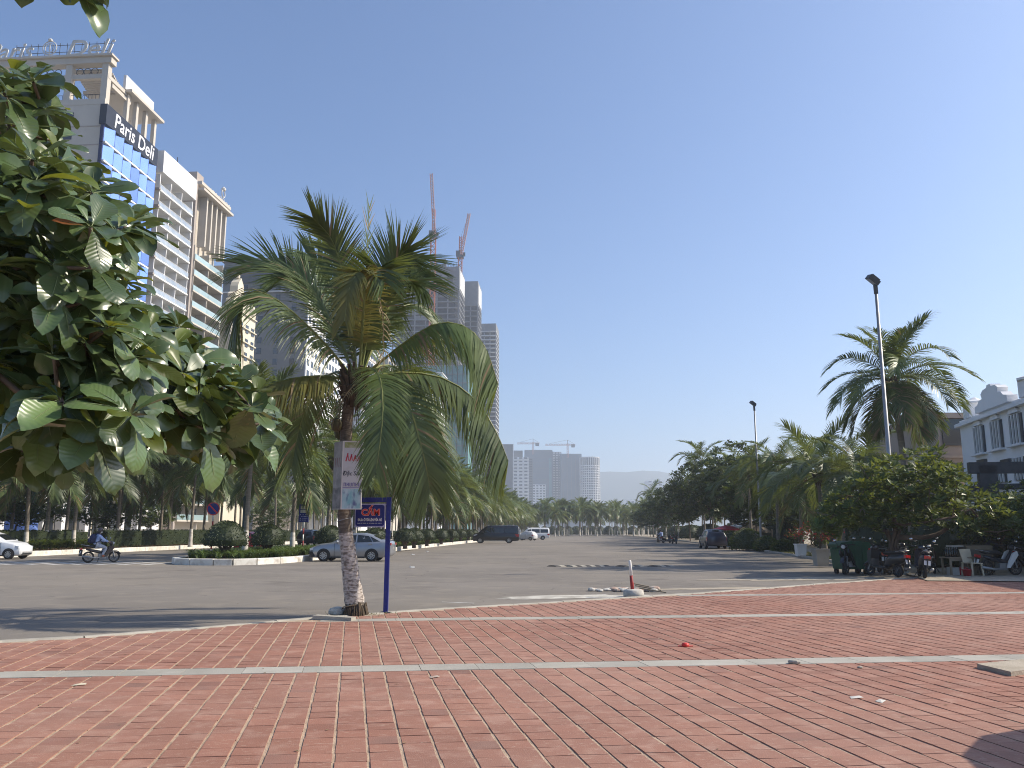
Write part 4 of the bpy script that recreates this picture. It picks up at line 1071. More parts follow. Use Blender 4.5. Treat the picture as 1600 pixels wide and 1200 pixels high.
# rooftop frames
PF = 7.6
cbox('parapet', (30, .3, 1.0), M['wall_cream'], hb, (-15, .1, H1 + .5))
for x in (-.6, -7.0, -14.0, -21, -28): cbox('roof_column', (1.1, 1.1, PF), M['wall_cream'], hb, (x, .7, H1 + PF / 2))
cbox('roof_beam', (31, 1.6, 1.1), M['wall_cream'], hb, (-15, .7, H1 + PF + .5))
cbox('roof_cornice', (31.6, 2.2, .35), M['wall_cream'], hb, (-15, .6, H1 + PF + 1.25))
cbox('roof_beam', (30, .6, .8), M['wall_cream'], hb, (-15, .7, H1 + PF - 2.2))
for y in (3.2, 5.2): cbox('roof_beam', (.6, 6, .7), M['wall_cream'], hb, (-.6, y * .6 + 2, H1 + PF - .4 - y * .5))
for i in range(12): cbox('pergola_slat', (6.4, .22, .4), M['wall_cream'], hb, (-3.9, 1.8 + i * .42, H1 + PF - .3 - i * .16))
for y in (7.0, 10.0, 13.2, 16.4): cbox('roof_column', (.7, .7, 5.6), M['wall_cream'], hb, (-.4, y, H1 + 2.8))
cbox('roof_slab', (9, 11.6, .5), M['wall_cream'], hb, (-3.6, 11.9, H1 + 5.9))
cbox('roof_parapet', (.5, 9.6, 2.6), M['wall_white'], hb, (-.4, 10.6, H1 + 7.4))
for x in (-4, -10.5, -17.5):
    mb = MB()
    for i in range(9): mb.box((-2.6 + i * .65, 0, .55), (.05, .05, 1.1))
    mb.box((0, 0, 1.1), (5.4, .06, .06)); mb.box((0, 0, .1), (5.4, .06, .06)); mb.ring((0, 0, .6), .45, .03, 'y', 12, 4)
    mb.build('roof_railing', M['steel_dark'], hb, loc=(x, .5, H1 + 1.0))
    mb = MB()
    for i in (-1, 0, 1): mb.ring((i * 1.3, 0, 0), .62, .07, 'y', 14, 4)
    mb.box((0, 0, -.8), (5.4, .08, .1)); mb.build('scroll_grille', M['steel_dark'], hb, loc=(x, .6, H1 + PF - 1.2))
# rooftop sign: emblem and lettering on a steel frame
sg = empty('roof_sign', hb.matrix_basis @ V((-9, .8, H1 + PF + 1.45)), RZ, 'silver script lettering and round emblem on a frame on the cream hotel roof', 'sign')
mb = MB()
for z in (.2, 1.5, 2.8): mb.box((0, .3, z), (17, .07, .07))
for i in range(14): mb.box((-8.5 + i * 17 / 13, .3, 1.6), (.07, .07, 3.2))
mb.build('sign_frame', M['steel_dark'], sg)
text_mesh('lettering', 'Deli', 4.3, M['silver_letter'], sg, Matrix.Translation((4.6, -.05, 1.75)) @ Matrix.Rotation(pi / 2, 4, 'X'), .09, .02, .3, sx=1.15)
text_mesh('lettering', 'Paris', 4.3, M['silver_letter'], sg, Matrix.Translation((-9.6, -.05, 1.75)) @ Matrix.Rotation(pi / 2, 4, 'X'), .09, .02, .3, sx=1.0)
mb = MB(); mb.ring((-2.3, 0, 2.2), 1.25, .09, 'y', 20, 5); mb.ring((-2.3, 0, 2.2), .85, .07, 'y', 18, 5)
mb.lathe((-2.3, 0, 3.5), [(.35, 0), (.4, .25), (.1, .5)], 8); mb.box((-2.3, 0, 1.9), (.16, .1, 2.2)); mb.box((-2.3, 0, .45), (2.8, .1, .14))
for i in range(5): mb.ring((-3.5 + i * .6, 0, .55), .24, .05, 'y', 10, 4)
mb.build('emblem', M['silver_letter'], sg)
# --- white hotel of balconies
def balcony_hotel(A, label, nfl, top, LEN, nbay, wallm, slabm, glassm, over, depth=28, crown=None, sidem=None, fh=3.3, railsolid=False, dv=None):
    h = bld('hotel_tower', A, label)
    Ht = top
    multi('wall', [((-depth / 2 - 2.1, LEN / 2, Ht / 2), (depth, LEN, Ht))], wallm, h)
    bw = LEN / nbay
    for k in range(nfl):
        z = Ht - over - (k + 1) * fh
        if z < 3: break
        cbox('balcony_slab', (2.6, LEN + .1, .32), slabm, h, (-.95, LEN / 2, z))
        for b in range(nbay):
            cbox('window', (.12, bw * .62, 2.35), M['glass_dark'], h, (-2.06, bw * (b + .5) + bw * .08, z + 1.4))
            if railsolid: cbox('railing', (.08, bw - .1, 1.05), glassm, h, (.24, bw * (b + .5), z + .7))
            else:
                key = ('rail', round(bw, 2))
                if key not in _cache:
                    g = railing_mesh(bw - .1, 1.0); g.box((0, 0, .5), (.02, bw - .14, .8), mi=1); _cache[key] = g.mesh('railing', [M['white'], glassm])
                inst('railing', _cache[key], h, (.24, bw * (b + .5), z + .16))
        for b in range(nbay + 1):
            cbox('dividing_wall', (2.1 if 0 < b < nbay else 2.3, .18, fh - .34), wallm, h, (-1.02, min(LEN - .1, max(.1, bw * b)), z + fh / 2))
    return h
W0 = at(251, 238, 146.5); Aw = V((W0.x + .2, W0.y, .09))
wh = balcony_hotel(Aw, 'white hotel with tiers of balconies beside the blue glass tower', 19, W0.z, 13.4, 3, M['wall_white'], M['white'], M['glass_pale'], 4.3)
cbox('roof_parapet', (3.0, 13.8, 4.3), M['wall_white'], wh, (-.9, 6.8, W0.z - 1.9))
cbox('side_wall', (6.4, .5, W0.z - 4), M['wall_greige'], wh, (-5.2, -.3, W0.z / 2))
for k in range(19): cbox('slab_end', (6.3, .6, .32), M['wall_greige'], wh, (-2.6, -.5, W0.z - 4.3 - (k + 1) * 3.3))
cbox('chimney', (2.2, 1.6, 1.2), M['wall_greige'], wh, (-4, 11, W0.z + .55)); cbox('mast', (.12, .12, 3), M['steel_dark'], wh, (-1.5, 9, W0.z + 1.7))
# --- cream hotel with fins at its top
C0_ = at(311, 287, 162.5); Ac = V((C0_.x, C0_.y, .09))
ch = balcony_hotel(Ac, 'cream hotel with deep balconies and tall fins under its roof slab', 18, C0_.z, 13.8, 2, M['wall_cream'], M['wall_cream'], M['glass_teal'], 13.2, railsolid=True)
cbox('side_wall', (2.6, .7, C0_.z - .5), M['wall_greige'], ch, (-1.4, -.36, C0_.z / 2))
cbox('roof_slab', (6.5, 14.6, .7), M['wall_cream'], ch, (-2.6, 7.3, C0_.z + .2))
cbox('roof_slab', (5.2, 15, .5), M['wall_cream'], ch, (-1.4, 7.5, C0_.z - 1.2))
for i in range(5): cbox('roof_fin', (1.7, .55, 11.0), M['wall_cream'], ch, (-.6, 4.0 + i * 2.35, C0_.z - 7.0))
for i in range(3): cbox('window', (.2, 2.6, 2.0), M['glass_dark'], ch, (-2.1, 1.9, C0_.z - 3.6 - i * 3.4))
cbox('roof_block', (3, 3, 3.2), M['wall_greige'], ch, (-1.9, 1.2, C0_.z + .9))
rs = empty('roof_sign', ch.matrix_basis @ V((-.2, 11, C0_.z + .6)), RZ, 'pale rooftop lettering with a crest on the cream finned hotel', 'sign')
mb = MB(); prev = random.Random(4)
for i in range(13):                                     # unreadable letter shapes, seen nearly edge-on
    y = -5 + i * .85; hh = prev.uniform(.7, 1.3); mb.box((0, y, hh / 2), (.12, .12, hh)); mb.box((0, y + .2, hh if i % 2 else hh / 2), (.12, .4, .14))
mb.build('lettering', M['silver_letter'], rs)
mb = MB(); mb.ring((0, 1.2, 2.2), .8, .12, 'x', 14, 5); mb.lathe((0, 1.2, 3.0), [(.5, 0), (.55, .4), (.1, .9)], 8); mb.build('emblem', M['silver_letter'], rs)
# --- small ornate building with bell gable
O0 = at(372, 470, 184); Ao = V((O0.x - .6, 182, .09))
ob = bld('ornate_hotel', Ao, 'lower cream hotel with a curly domed gable beyond the finned tower')
Ht = at(380, 492, 190).z
multi('wall', [((-12, 7, Ht / 2), (24, 14, Ht))], M['wall_ochre'], ob)
for k in range(13):
    for b in range(4): cbox('window', (.2, 1.5, 1.9), M['glass_dark'], ob, (.05, 2.2 + b * 3.4, Ht - 3.4 - k * 3.3))
    cbox('cornice', (.5, 14, .25), M['wall_ochre'], ob, (.2, 7, Ht - .2 - k * 3.3))
gz = at(370, 432, 184).z - Ht
prof = [(0, 0), (7.5, 0), (7.4, gz * .22), (6.4, gz * .32), (6.7, gz * .42), (5.6, gz * .52), (5.5, gz * .7), (5.0, gz * .84), (4.2, gz * .93), (3.75, gz), (3.3, gz * .93), (2.5, gz * .84), (2.0, gz * .7), (1.9, gz * .52), (.8, gz * .42), (1.1, gz * .32), (.1, gz * .22)]
mb = MB().prism([(a, b + Ht) for a, b in prof], -1.6, .25, axis='x'); mb.build('gable', M['wall_ochre'], ob, recalc=True)
MB().ring((.3, 3.75, Ht + gz * .38), 1.1, .2, 'x', 16, 5).build('round_window', M['wall_cream'], ob)
MB().lathe((-.7, 3.75, Ht + gz), [(.5, 0), (.6, .6), (.15, 1.2), (.05, 3)], 8).build('finial', M['wall_ochre'], ob)
for x, y in ((-.6, 9), (-.6, 13)): MB().lathe((x, y, Ht), [(.9, 0), (1.1, 1.4), (.9, 2.6), (.2, 3.6)], 8).build('turret', M['wall_ochre'], ob)
# --- big dark slab block behind
D0 = at(475, 600, 236)
def slab_block(A, W, L, top, label, frontm, sidem, nfl, front_windows, side_bays, name='hotel_tower', band=None, fh=None):
    h = bld(name, A, label); fh = fh or top / nfl
    multi('wall', [((-W / 2, L / 2, top / 2), (W, L, top))], frontm, h)
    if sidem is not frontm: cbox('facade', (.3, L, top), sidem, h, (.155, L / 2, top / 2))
    for k in range(nfl):
        z = top - (k + 1) * fh
        if z < 8: break
        for fx in front_windows: cbox('window', (fh * .42, .14, fh * .55), M['glass_dark'], h, (fx, -.05, z + fh * .5))
        for b in range(side_bays): cbox('window', (.14, L / side_bays * .55, fh * .56), M['glass_dark'], h, (.32, L / side_bays * (b + .5), z + fh * .5))
        if band: cbox('floor_band', (W + .3, L + .3, fh * .12), band, h, (-W / 2 + .1, L / 2, z + fh * .04))
    return h
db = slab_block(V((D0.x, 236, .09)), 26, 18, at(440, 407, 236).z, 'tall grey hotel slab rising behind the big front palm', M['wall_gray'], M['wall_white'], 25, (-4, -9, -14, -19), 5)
cbox('louvre_band', (26.4, .5, 5.0), M['wall_dark'], db, (-13, -.1, at(440, 407, 236).z - 4.2)); cbox('roof_slab', (27.4, 19.4, .8), M['wall_gray'], db, (-13, 9, at(440, 407, 236).z + .4))
for k in range(12): cbox('louvre', (2.2, .5, .3), M['wall_white'], db, (-13 + (k - 6) * 2.1, -.4, at(440, 407, 236).z - 9.5))
B0 = at(506, 600, 262)
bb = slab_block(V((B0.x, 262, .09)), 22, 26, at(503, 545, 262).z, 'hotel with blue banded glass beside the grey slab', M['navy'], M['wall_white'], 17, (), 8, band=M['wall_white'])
b2 = slab_block(V((at(566, 600, 305).x, 305, .09)), 24, 30, at(560, 520, 305).z, 'pale hotel block partly hidden by the palm crown', M['wall_white'], M['wall_white'], 18, (-4, -9, -14), 8, band=M['wall_cream'])
b3 = slab_block(V((at(606, 600, 360).x, 360, .09)), 26, 34, at(606, 560, 360).z, 'cream hotel block glimpsed under the front palm', M['wall_cream'], M['wall_cream'], 16, (-4, -9, -14, -19), 8, band=M['wall_white'])
# --- tower under construction
def frame_tower(A, W, L, top, label, fh, nx, ny, clad, hoard=True, name='unfinished_tower', zmin=20, core=.55, slabm=None):
    h = bld(name, A, label); n = int((top - clad - zmin) / fh); slabm = slabm or M['raw_concrete']
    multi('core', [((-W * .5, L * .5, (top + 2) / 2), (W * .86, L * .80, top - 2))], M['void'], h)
    for k in range(n + 1): cbox('floor_slab', (W, L, .55), slabm, h, (-W / 2, L / 2, top - clad - k * fh))
    for i in range(nx + 1):
        cbox('column', (.75, .75, top - clad), M['raw_concrete'], h, (-W + .4 + (W - .8) * i / nx, .42, (top - clad) / 2))
    for j in range(1, ny + 1): cbox('column', (.75, .75, top - clad), M['raw_concrete'], h, (-.42, .4 + (L - .8) * j / ny, (top - clad) / 2))
    rr = random.Random(int(W))
    for k in range(0, n):                               # a scatter of bays already walled up
        for i in range(nx):
            if rr.random() < .10: cbox('infill_wall', (W / nx - 1, .2, fh * .6), M['raw_concrete'], h, (-W + W * (i + .5) / nx, .8, top - clad - (k + .62) * fh))
    if clad:
        multi('upper_wall', [((-W / 2, L / 2, top - clad / 2 + .3), (W - .4, L - .4, clad))], M['raw_concrete'], h)
        if hoard: cbox('hoarding', (.4, L * .8, clad * .8), M['hoarding'], h, (-.02, L * .5, top - clad / 2))
    return h
T0 = at(716, 600, 500)
Ttop = at(700, 417, 500).z
ct = frame_tower(V((T0.x, 500, .09)), 42, 26, Ttop, 'tall concrete tower under construction with bare floors', 3.75, 6, 4, 15)
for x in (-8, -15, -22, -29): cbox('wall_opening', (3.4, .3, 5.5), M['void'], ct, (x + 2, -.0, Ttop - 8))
mb = MB(); rr = random.Random(2)
for k in range(40): mb.box((-41 + k, .6, Ttop + 1.2), (.18, .18, rr.uniform(1.5, 3.6)))
mb.box((-20, .6, Ttop + 1.6), (42, .15, .15)); mb.build('rebar', M['steel_dark'], ct)
mb = MB()
for dx, dy in ((-3, 0), (3, 0), (-3, 4), (3, 4)): mb.box((-13 + dx, 4 + dy, Ttop + 3), (.7, .7, 6.5))
mb.box((-13, 6, Ttop + 6.2), (7.5, 5.5, .6)); mb.box((-13, 6, Ttop + 3.2), (7, 5, .5)); mb.build('roof_frame', M['raw_concrete'], ct)
NT = at(700, 575, 478)
nb_ = bld('netted_podium', V((at(733, 600, 478).x, 470, .09)), 'lower part of the building site wrapped in teal netting', 'building')
multi('netting', [((-14, 10, NT.z / 2), (28, 20, NT.z))], M['net_teal'], nb_)
for i in range(10): cbox('scaffold_pole', (.35, .35, NT.z + 2), M['steel_dark'], nb_, (-28 + i * 3.1, -.3, NT.z / 2 + 1))
for k in range(14): cbox('scaffold_rail', (28.4, .3, .35), M['raw_concrete'], nb_, (-14, -.32, NT.z - k * 5.2))
tb = bld('teal_roofed_block', V((at(690, 600, 440).x, 440, .09)), 'block with pale teal glass top in front of the building site')
tz = at(660, 583, 440).z
multi('wall', [((-10, 8, (tz - 5) / 2), (19, 16, tz - 5))], M['wall_white'], tb); cbox('glass_storey', (20, 17, 4.6), M['glass_teal'], tb, (-10, 8, tz - 2.6)); cbox('roof_slab', (21, 18, .5), M['wall_white'], tb, (-10, 8, tz))
for k in range(16): cbox('floor_band', (19.4, 16.4, .5), M['glass_teal'], tb, (-10, 8, tz - 9 - k * 4))
t2 = frame_tower(V((at(746, 600, 552).x, 552, .09)), 10.5, 22, at(740, 440, 552).z, 'set-back second block of the unfinished tower', 3.75, 2, 4, 17, name='unfinished_block')
t3 = frame_tower(V((at(775, 600, 640).x, 640, .09)), 14.5, 26, at(765, 506, 640).z, 'slender tower with closely stacked balconies past the crane tower', 3.4, 3, 6, 6, hoard=False, slabm=M['hoarding'])
# cranes
def lattice(mb, a, b, w, n, mi=0, r=.16):
    a = V(a); b = V(b); d = (b - a).normalized(); s = d.cross(V((0, 1, .1))).normalized(); u = s.cross(d).normalized()
    cs = [(s + u) * w / 2, (s - u) * w / 2, (-s - u) * w / 2, (-s + u) * w / 2]
    for c in cs: mb.bar(a + c, b + c, r * 1.6, mi=mi)
    for k in range(n):
        p, q = a.lerp(b, k / n), a.lerp(b, (k + 1) / n)
        for i in range(4): mb.bar(p + cs[i], q + cs[(i + 1) % 4], r, mi=mi)
def luffing_crane(px_base, py_cab, py_mast_top, tip, Y, label, w=2.1):
    base = at(px_base, py_cab, Y); c = empty('tower_crane', (base.x, Y, 60), 0, label, 'crane')
    zc = base.z - 60
    mb = MB(); lattice(mb, (0, 0, 0), (0, 0, zc), w, 34, r=.34); mb.build('mast', M['crane'], c)
    mb = MB().box((0, 0, zc + .8), (4.6, 4.2, 1.6)).box((-1.2, 0, zc + 3), (3.0, 3.0, 3.0)).box((2.4, 0, zc + 2.4), (1.8, 1.8, 2.2)); mb.build('cab', M['steel_dark'], c)
    mt = at(px_base + 1, py_mast_top, Y) - V((base.x, Y, 60)); mb = MB(); lattice(mb, (0, 0, zc + 1), mt, 1.5, 8, r=.3); mb.build('a_frame', M['crane'], c)
    tp = at(*tip, Y) - V((base.x, Y, 60)); mb = MB(); lattice(mb, (.8, -1.5, zc + 1.5), tp, 1.5, 20, r=.28); mb.build('jib', M['crane_white'], c)
    MB().bar(mt, tp, .12).bar(mt, tp * .6 + mt * .4, .1).build('cable', M['steel_dark'], c)
    for k in range(4): MB().bar((-w / 2, w * .6 , zc - 22 * k - 20), (-w / 2, 14, zc - 22 * k - 20), .4).build('tie', M['crane'], c) if 0 else None
    return c
luffing_crane(677, 372, 328, (674, 272), 492, 'tall red luffing crane with near-vertical jib against the unfinished tower', 2.9)
luffing_crane(719, 403, 370, (733, 334), 515, 'smaller crane with raised jib behind the unfinished tower roof', 2.4)
# --- far towers
def px_block(name, p0, p1, ptop, Y, depth, label, m, nfl=0, ncol=0, wm=None, bandm=None, rz=0.0, parts=True):
    x0, x1 = at(p0, 800, Y).x, at(p1, 800, Y).x; top = at((p0 + p1) / 2, ptop, Y).z; W = x1 - x0
    h = empty(name, (x1, Y, 0), rz, label, 'building')
    multi('wall', [((-W / 2, depth / 2, top / 2), (W, depth, top))], m, h)
    if nfl:
        fh = top / nfl
        for k in range(nfl):
            if k * fh > top * .82: break
            z = top - (k + .5) * fh
            if bandm:
                cbox('floor_band', (W + .8, depth + .8, fh * .42), bandm, h, (-W / 2, depth / 2, z - fh * .25))
            for i in range(ncol): cbox('window', (W / ncol * .62, .5, fh * .5), wm or M['glass_dark'], h, (-W + W * (i + .5) / ncol, -.05, z + (fh * .12 if bandm else 0)))
            if not bandm:
                for i in range(3): cbox('window', (.5, depth / 3 * .55, fh * .5), wm or M['glass_dark'], h, (.02, depth * (i + .5) / 3, z))
    return h, W, top
h, W, top = px_block('apartment_block', 769, 801.5, 694, 980, 30, 'grey slab with white-framed square windows', M['wall_gray'])
for k in range(4):
    o = MB().box((0, 0, 0), (9.2, .6, 6.8)).box((0, -.35, 0), (6.2, .2, 4.2), mi=1).build('window', [M['white'], M['glass_dark']], h, loc=(-W + 10 - 1.5, -.2, top - 23 - k * 14.3))
    MB().box((0, 0, 0), (9.2, .6, 6.8)).box((0, -.35, 0), (6.2, .2, 4.2), mi=1).build('window', [M['white'], M['glass_dark']], h, loc=(-W + 1.5, -.2, top - 9 - k * 14.3)) if 0 else None
cbox('white_edge', (.9, 30.6, top), M['white'], h, (.3, 15, top / 2))
h, W, top = px_block('white_hotel', 801.5, 826, 714, 1100, 26, 'distant white hotel with banded balconies', M['wall_white'], 22, 3, None, M['white'])
cbox('roof_block', (12, 14, 9), M['wall_gray'], h, (-W + 7, 12, top + 4.5))
px_block('apartment_block', 826, 833, 716, 1180, 20, 'thin grey tower behind the white banded hotel', M['wall_gray'], 30, 1)
px_block('apartment_block', 832, 853, 757, 1290, 30, 'low pale apartment block below the netted towers', M['wall_white'], 18, 4)
h, W, top = px_block('netted_tower', 820, 864, 703, 1420, 40, 'broad unfinished tower wrapped in grey green netting', M['net_gray'])
for k in range(13): cbox('scaffold_rail', (W + .4, .4, .5), M['wall_gray'], h, (-W / 2, -.3, top - 3 - k * 9.5))
cbox('netting', (5, .8, top * .9), M['net_teal'], h, (-4, -.4, top * .45))
h, W, top = px_block('netted_tower', 864, 878, 706, 1440, 30, 'open concrete bays between the two netted towers', M['raw_concrete'], 32, 3, M['hoarding'])
h, W, top = px_block('netted_tower', 877, 910, 709, 1400, 40, 'second netted tower beside the curved white tower', M['net_gray'])
for k in range(5): cbox('netting', (1.0, .7, top - 4), M['wall_gray'], h, (-W + W * (k + .5) / 5, -.3, top / 2 - 2))
x0, x1 = at(908, 800, 1380).x, at(940, 800, 1380).x; top = at(925, 714, 1380).z; r_ = (x1 - x0) / 2
h = empty('curved_tower', ((x0 + x1) / 2, 1380 + r_, 0), 0, 'curved white tower with a grid of bays', 'building')
MB().lathe((0, 0, 0), [(r_ - .8, 0), (r_ - .8, top)], 28).build('wall', M['glass_dark'], h)
for k in range(34):
    key = 'ringslab'
    if key not in _cache: _cache[key] = MB().lathe((0, 0, 0), [(r_, -.7), (r_, .7)], 28).mesh('floor_slab', M['hoarding'])
    inst('floor_slab', _cache[key], h, (0, 0, top - (0 if k == 0 else 14 + (k - 1) * 4.0)))
for i in range(28):
    a = 2 * pi * i / 28
    if sin(a) < .3: cbox('column', (.9, .9, top), M['hoarding'], h, (cos(a) * r_, sin(a) * r_, top / 2), a)
def hammer_crane(px, pybase, pytop, pxl, pxr, Y, label):
    b = at(px, pybase, Y); t = at(px, pytop, Y); c = empty('tower_crane', (b.x, Y, b.z - 8), 0, label, 'crane'); H = t.z - b.z + 8
    mb = MB(); lattice(mb, (0, 0, 0), (0, 0, H), 2.4, 8, r=.35); mb.build('mast', M['crane_white'], c)
    xl, xr = at(pxl, pytop, Y).x - b.x, at(pxr, pytop, Y).x - b.x
    mb = MB(); lattice(mb, (xl, 0, H - 2), (xr, 0, H - 2), 2.2, 18, r=.35); mb.build('jib', M['crane_white'], c)
    MB().box((xr - 4 if abs(xr) < abs(xl) else xl + 4, 0, H - 4), (6, 3, 5)).build('counterweight', M['steel_dark'], c)
    MB().bar((0, 0, H + 6), (xl * .8, 0, H), .3).bar((0, 0, H + 6), (xr * .8, 0, H), .3).bar((0, 0, H - 2), (0, 0, H + 6), .8).build('cable', M['steel_dark'], c)
hammer_crane(833, 703, 691, 808, 843, 1420, 'tiny hammerhead crane on the broad netted tower')
hammer_crane(887, 708, 693, 852, 899, 1400, 'tiny hammerhead crane with long jib on the second netted tower')
h, W, top = px_block('white_hotel', 1013, 1037, 751, 1500, 40, 'small distant white building low above the right-hand trees', M['wall_white'], 16, 3, None, M['white'])
h, W, top = px_block('apartment_block', 980, 992, 781, 1500, 20, 'small pale block showing just over the far palms', M['wall_white'], 6, 2)
# --- hotel ground floors glimpsed under the palms
def podium(s0, s1, h_, label, m, colm, ncol, glass=True, cat='building'):
    p = bld('hotel_lobby', rd(s0, -65.2, .09), label, cat); L = s1 - s0
    multi('wall', [((-6, L / 2, h_ / 2), (9, L, h_))], m, p); cbox('canopy', (5.5, L, .8), colm, p, (.4, L / 2, h_ - .4))
    for i in range(ncol):
        y = L * (i + .5) / ncol; cbox('column', (.8, .8, h_ - .8), colm, p, (2.6, y, (h_ - .8) / 2))
        if glass:
            for j in (-1, 1): cbox('window', (.14, L / ncol * .38, h_ * .55), M['glass_dark'], p, (-1.46, y + j * L / ncol * .24, h_ * .36))
    return p
podium(62, 84, 7, 'orange tinted low shopfront behind the boulevard trees', M['wall_ochre'], M['wall_white'], 4)
podium(86, 104, 8, 'pale lobby with slim columns behind the hedge', M['wall_cream'], M['wall_white'], 5)
podium(105, 126, 8.5, 'hotel entrance with white canopy and tall glass', M['wall_cream'], M['wall_white'], 5)
podium(196, 232, 8, 'cream colonnade farther along the boulevard', M['wall_cream'], M['wall_white'], 7)
g = bld('gate_pillar', rd(70, -60.5, .09), 'tall orange cream pillar among the boulevard trees', 'pillar'); cbox('shaft', (1.2, 1.6, 7.0), M['wall_beige'], g, (0, 0, 3.5)); cbox('plinth', (1.6, 5.5, 1.8), M['wall_beige'], g, (0, -2.5, .9))
hd = bld('site_hoarding', rd(86, -58.5, .09), 'bright blue panel standing behind the hedge', 'panel')
M['hoard_blue'] = mat('blue_hoarding', (.16, .26, .62), .6, (.13, .22, .55), .8, 3)
for i in range(4): cbox('panel', (.12, 1.3, 3.6), M['hoard_blue'], hd, (0, .66 + i * 1.33, 1.85))
cbox('rail', (.1, 5.4, .1), M['steel_dark'], hd, (-.12, 2.7, 2.8))
# ------------------------------------------------------------------ right-hand buildings
rw = empty('white_villa', (29.2, 46, .07), math.atan2(-2.1, 11), 'white Moorish style building with curvy parapet and barred windows', 'building')
ZR = 9.1
multi('wall', [((5, -6, ZR / 2), (10, 36, ZR))], M['wall_white'], rw)
cbox('cornice', (.5, 36.2, .22), M['wall_white'], rw, (-.1, -6, ZR - .35)); cbox('cornice', (.35, 36.2, .16), M['wall_white'], rw, (-.08, -6, 4.2))
def gable(y, w, hh):
    pr = [(-.5, 0), (.5, 0), (.5, .28), (.40, .34), (.34, .5), (.24, .52), (.27, .72), (.2, .86), (.07, .9), (.05, 1), (-.05, 1), (-.07, .9), (-.2, .86), (-.27, .72), (-.24, .52), (-.34, .5), (-.40, .34), (-.5, .28)]
    MB().prism([(y + a * w, ZR + b * hh) for a, b in pr], -.25, .35, axis='x').build('curvy_parapet', M['wall_white'], rw, recalc=True)
gable(5.4, 5.4, 1.5); gable(-4.6, 6, 1.5)
for y in (-11.8, .8, 10.2):
    cbox('parapet_post', (1.2, 1.2, .95), M['wall_white'], rw, (.5, y, ZR + .47)); MB().lathe((.5, y, ZR + .95), [(.85, 0), (.85, .12), (.45, .25), (.1, .45)], 8).build('post_cap', M['wall_white'], rw)
for gy in (5.4, -5.0):
    for i in (-1, 0, 1):
        y = gy + i * 3.0
        cbox('window', (.14, 1.9, 1.75), M['glass_dark'], rw, (-.03, y, 7.4))
        for j in range(4): cbox('window_bar', (.1, .09, 1.75), M['white'], rw, (-.14, y - .66 + j * .44, 7.4))
        cbox('window_sill', (.4, 2.2, .12), M['wall_white'], rw, (-.15, y, 6.46))
        mb = MB(); n = 9; pts = [(y + .72 * cos(pi * k / n), 8.36 + .36 * sin(pi * k / n)) for k in range(n + 1)]
        mb.prism(pts, -.16, .02, axis='x'); mb.build('arch_hood', M['wall_white'], rw, recalc=True)
        cbox('window', (.14, 1.7, 1.3), M['glass_dark'], rw, (-.03, y, 5.1))
        for j in range(4): cbox('window_bar', (.1, .09, 1.3), M['white'], rw, (-.14, y - .66 + j * .44, 5.1))
rb = empty('beige_house', (33.5, 60, .07), 0, 'plain beige house with shaded end wall behind the tall right palm', 'building')
zb = at(1480, 655, 60).z
multi('wall', [((.6, 6, zb / 2), (6.2, 12, zb))], M['wall_beige'], rb)
cbox('string_course', (6.4, .2, .2), M['wall_beige'], rb, (.6, -.06, at(1480, 715, 60).z)); cbox('roof_slab', (6.9, 12.8, .35), M['wall_beige'], rb, (.6, 6, zb + .15))
for i, x in enumerate((-1.2, 1.3)):
    cbox('window', (2.0, .16, 2.4), M['glass_dark'], rb, (x, -.04, at(1480, 672, 60).z)); cbox('window', (1.2, .16, 1.2), M['glass_dark'], rb, (x, -.04, at(1480, 738, 60).z))
pg = empty('steel_pergola', (at(1535, 800, 37).x, 37, .07), -.15, 'black steel pergola frame in front of the white villa', 'pergola')
zp = at(1560, 727, 37).z - .07
for x in (.35, 4.5, 8.6):
    for y in (0,): cbox('post', (.75 if x < 1 and y == 0 else .3, .3, zp), M['steel_dark'], pg, (x, y, zp / 2))
for y in (0,): cbox('beam', (9.6, .3, .5), M['steel_dark'], pg, (4.4, y, zp - .12))
cbox('beam', (9.0, .2, .25), M['steel_dark'], pg, (4.4, -.02, zp - .95))
for i in range(9): cbox('rafter', (.12, .9, .14), M['steel_dark'], pg, (.3 + i * 1.0, .3, zp + .21))
cbox('panel', (1.5, .12, .7), M['steel_dark'], pg, (-.8, .2, zp - 1.25))
for i in range(5): cbox('railing_post', (.1, .1, 1.0), M['white'], pg, (1.5 + i * .5, .1, zp - 1.75))
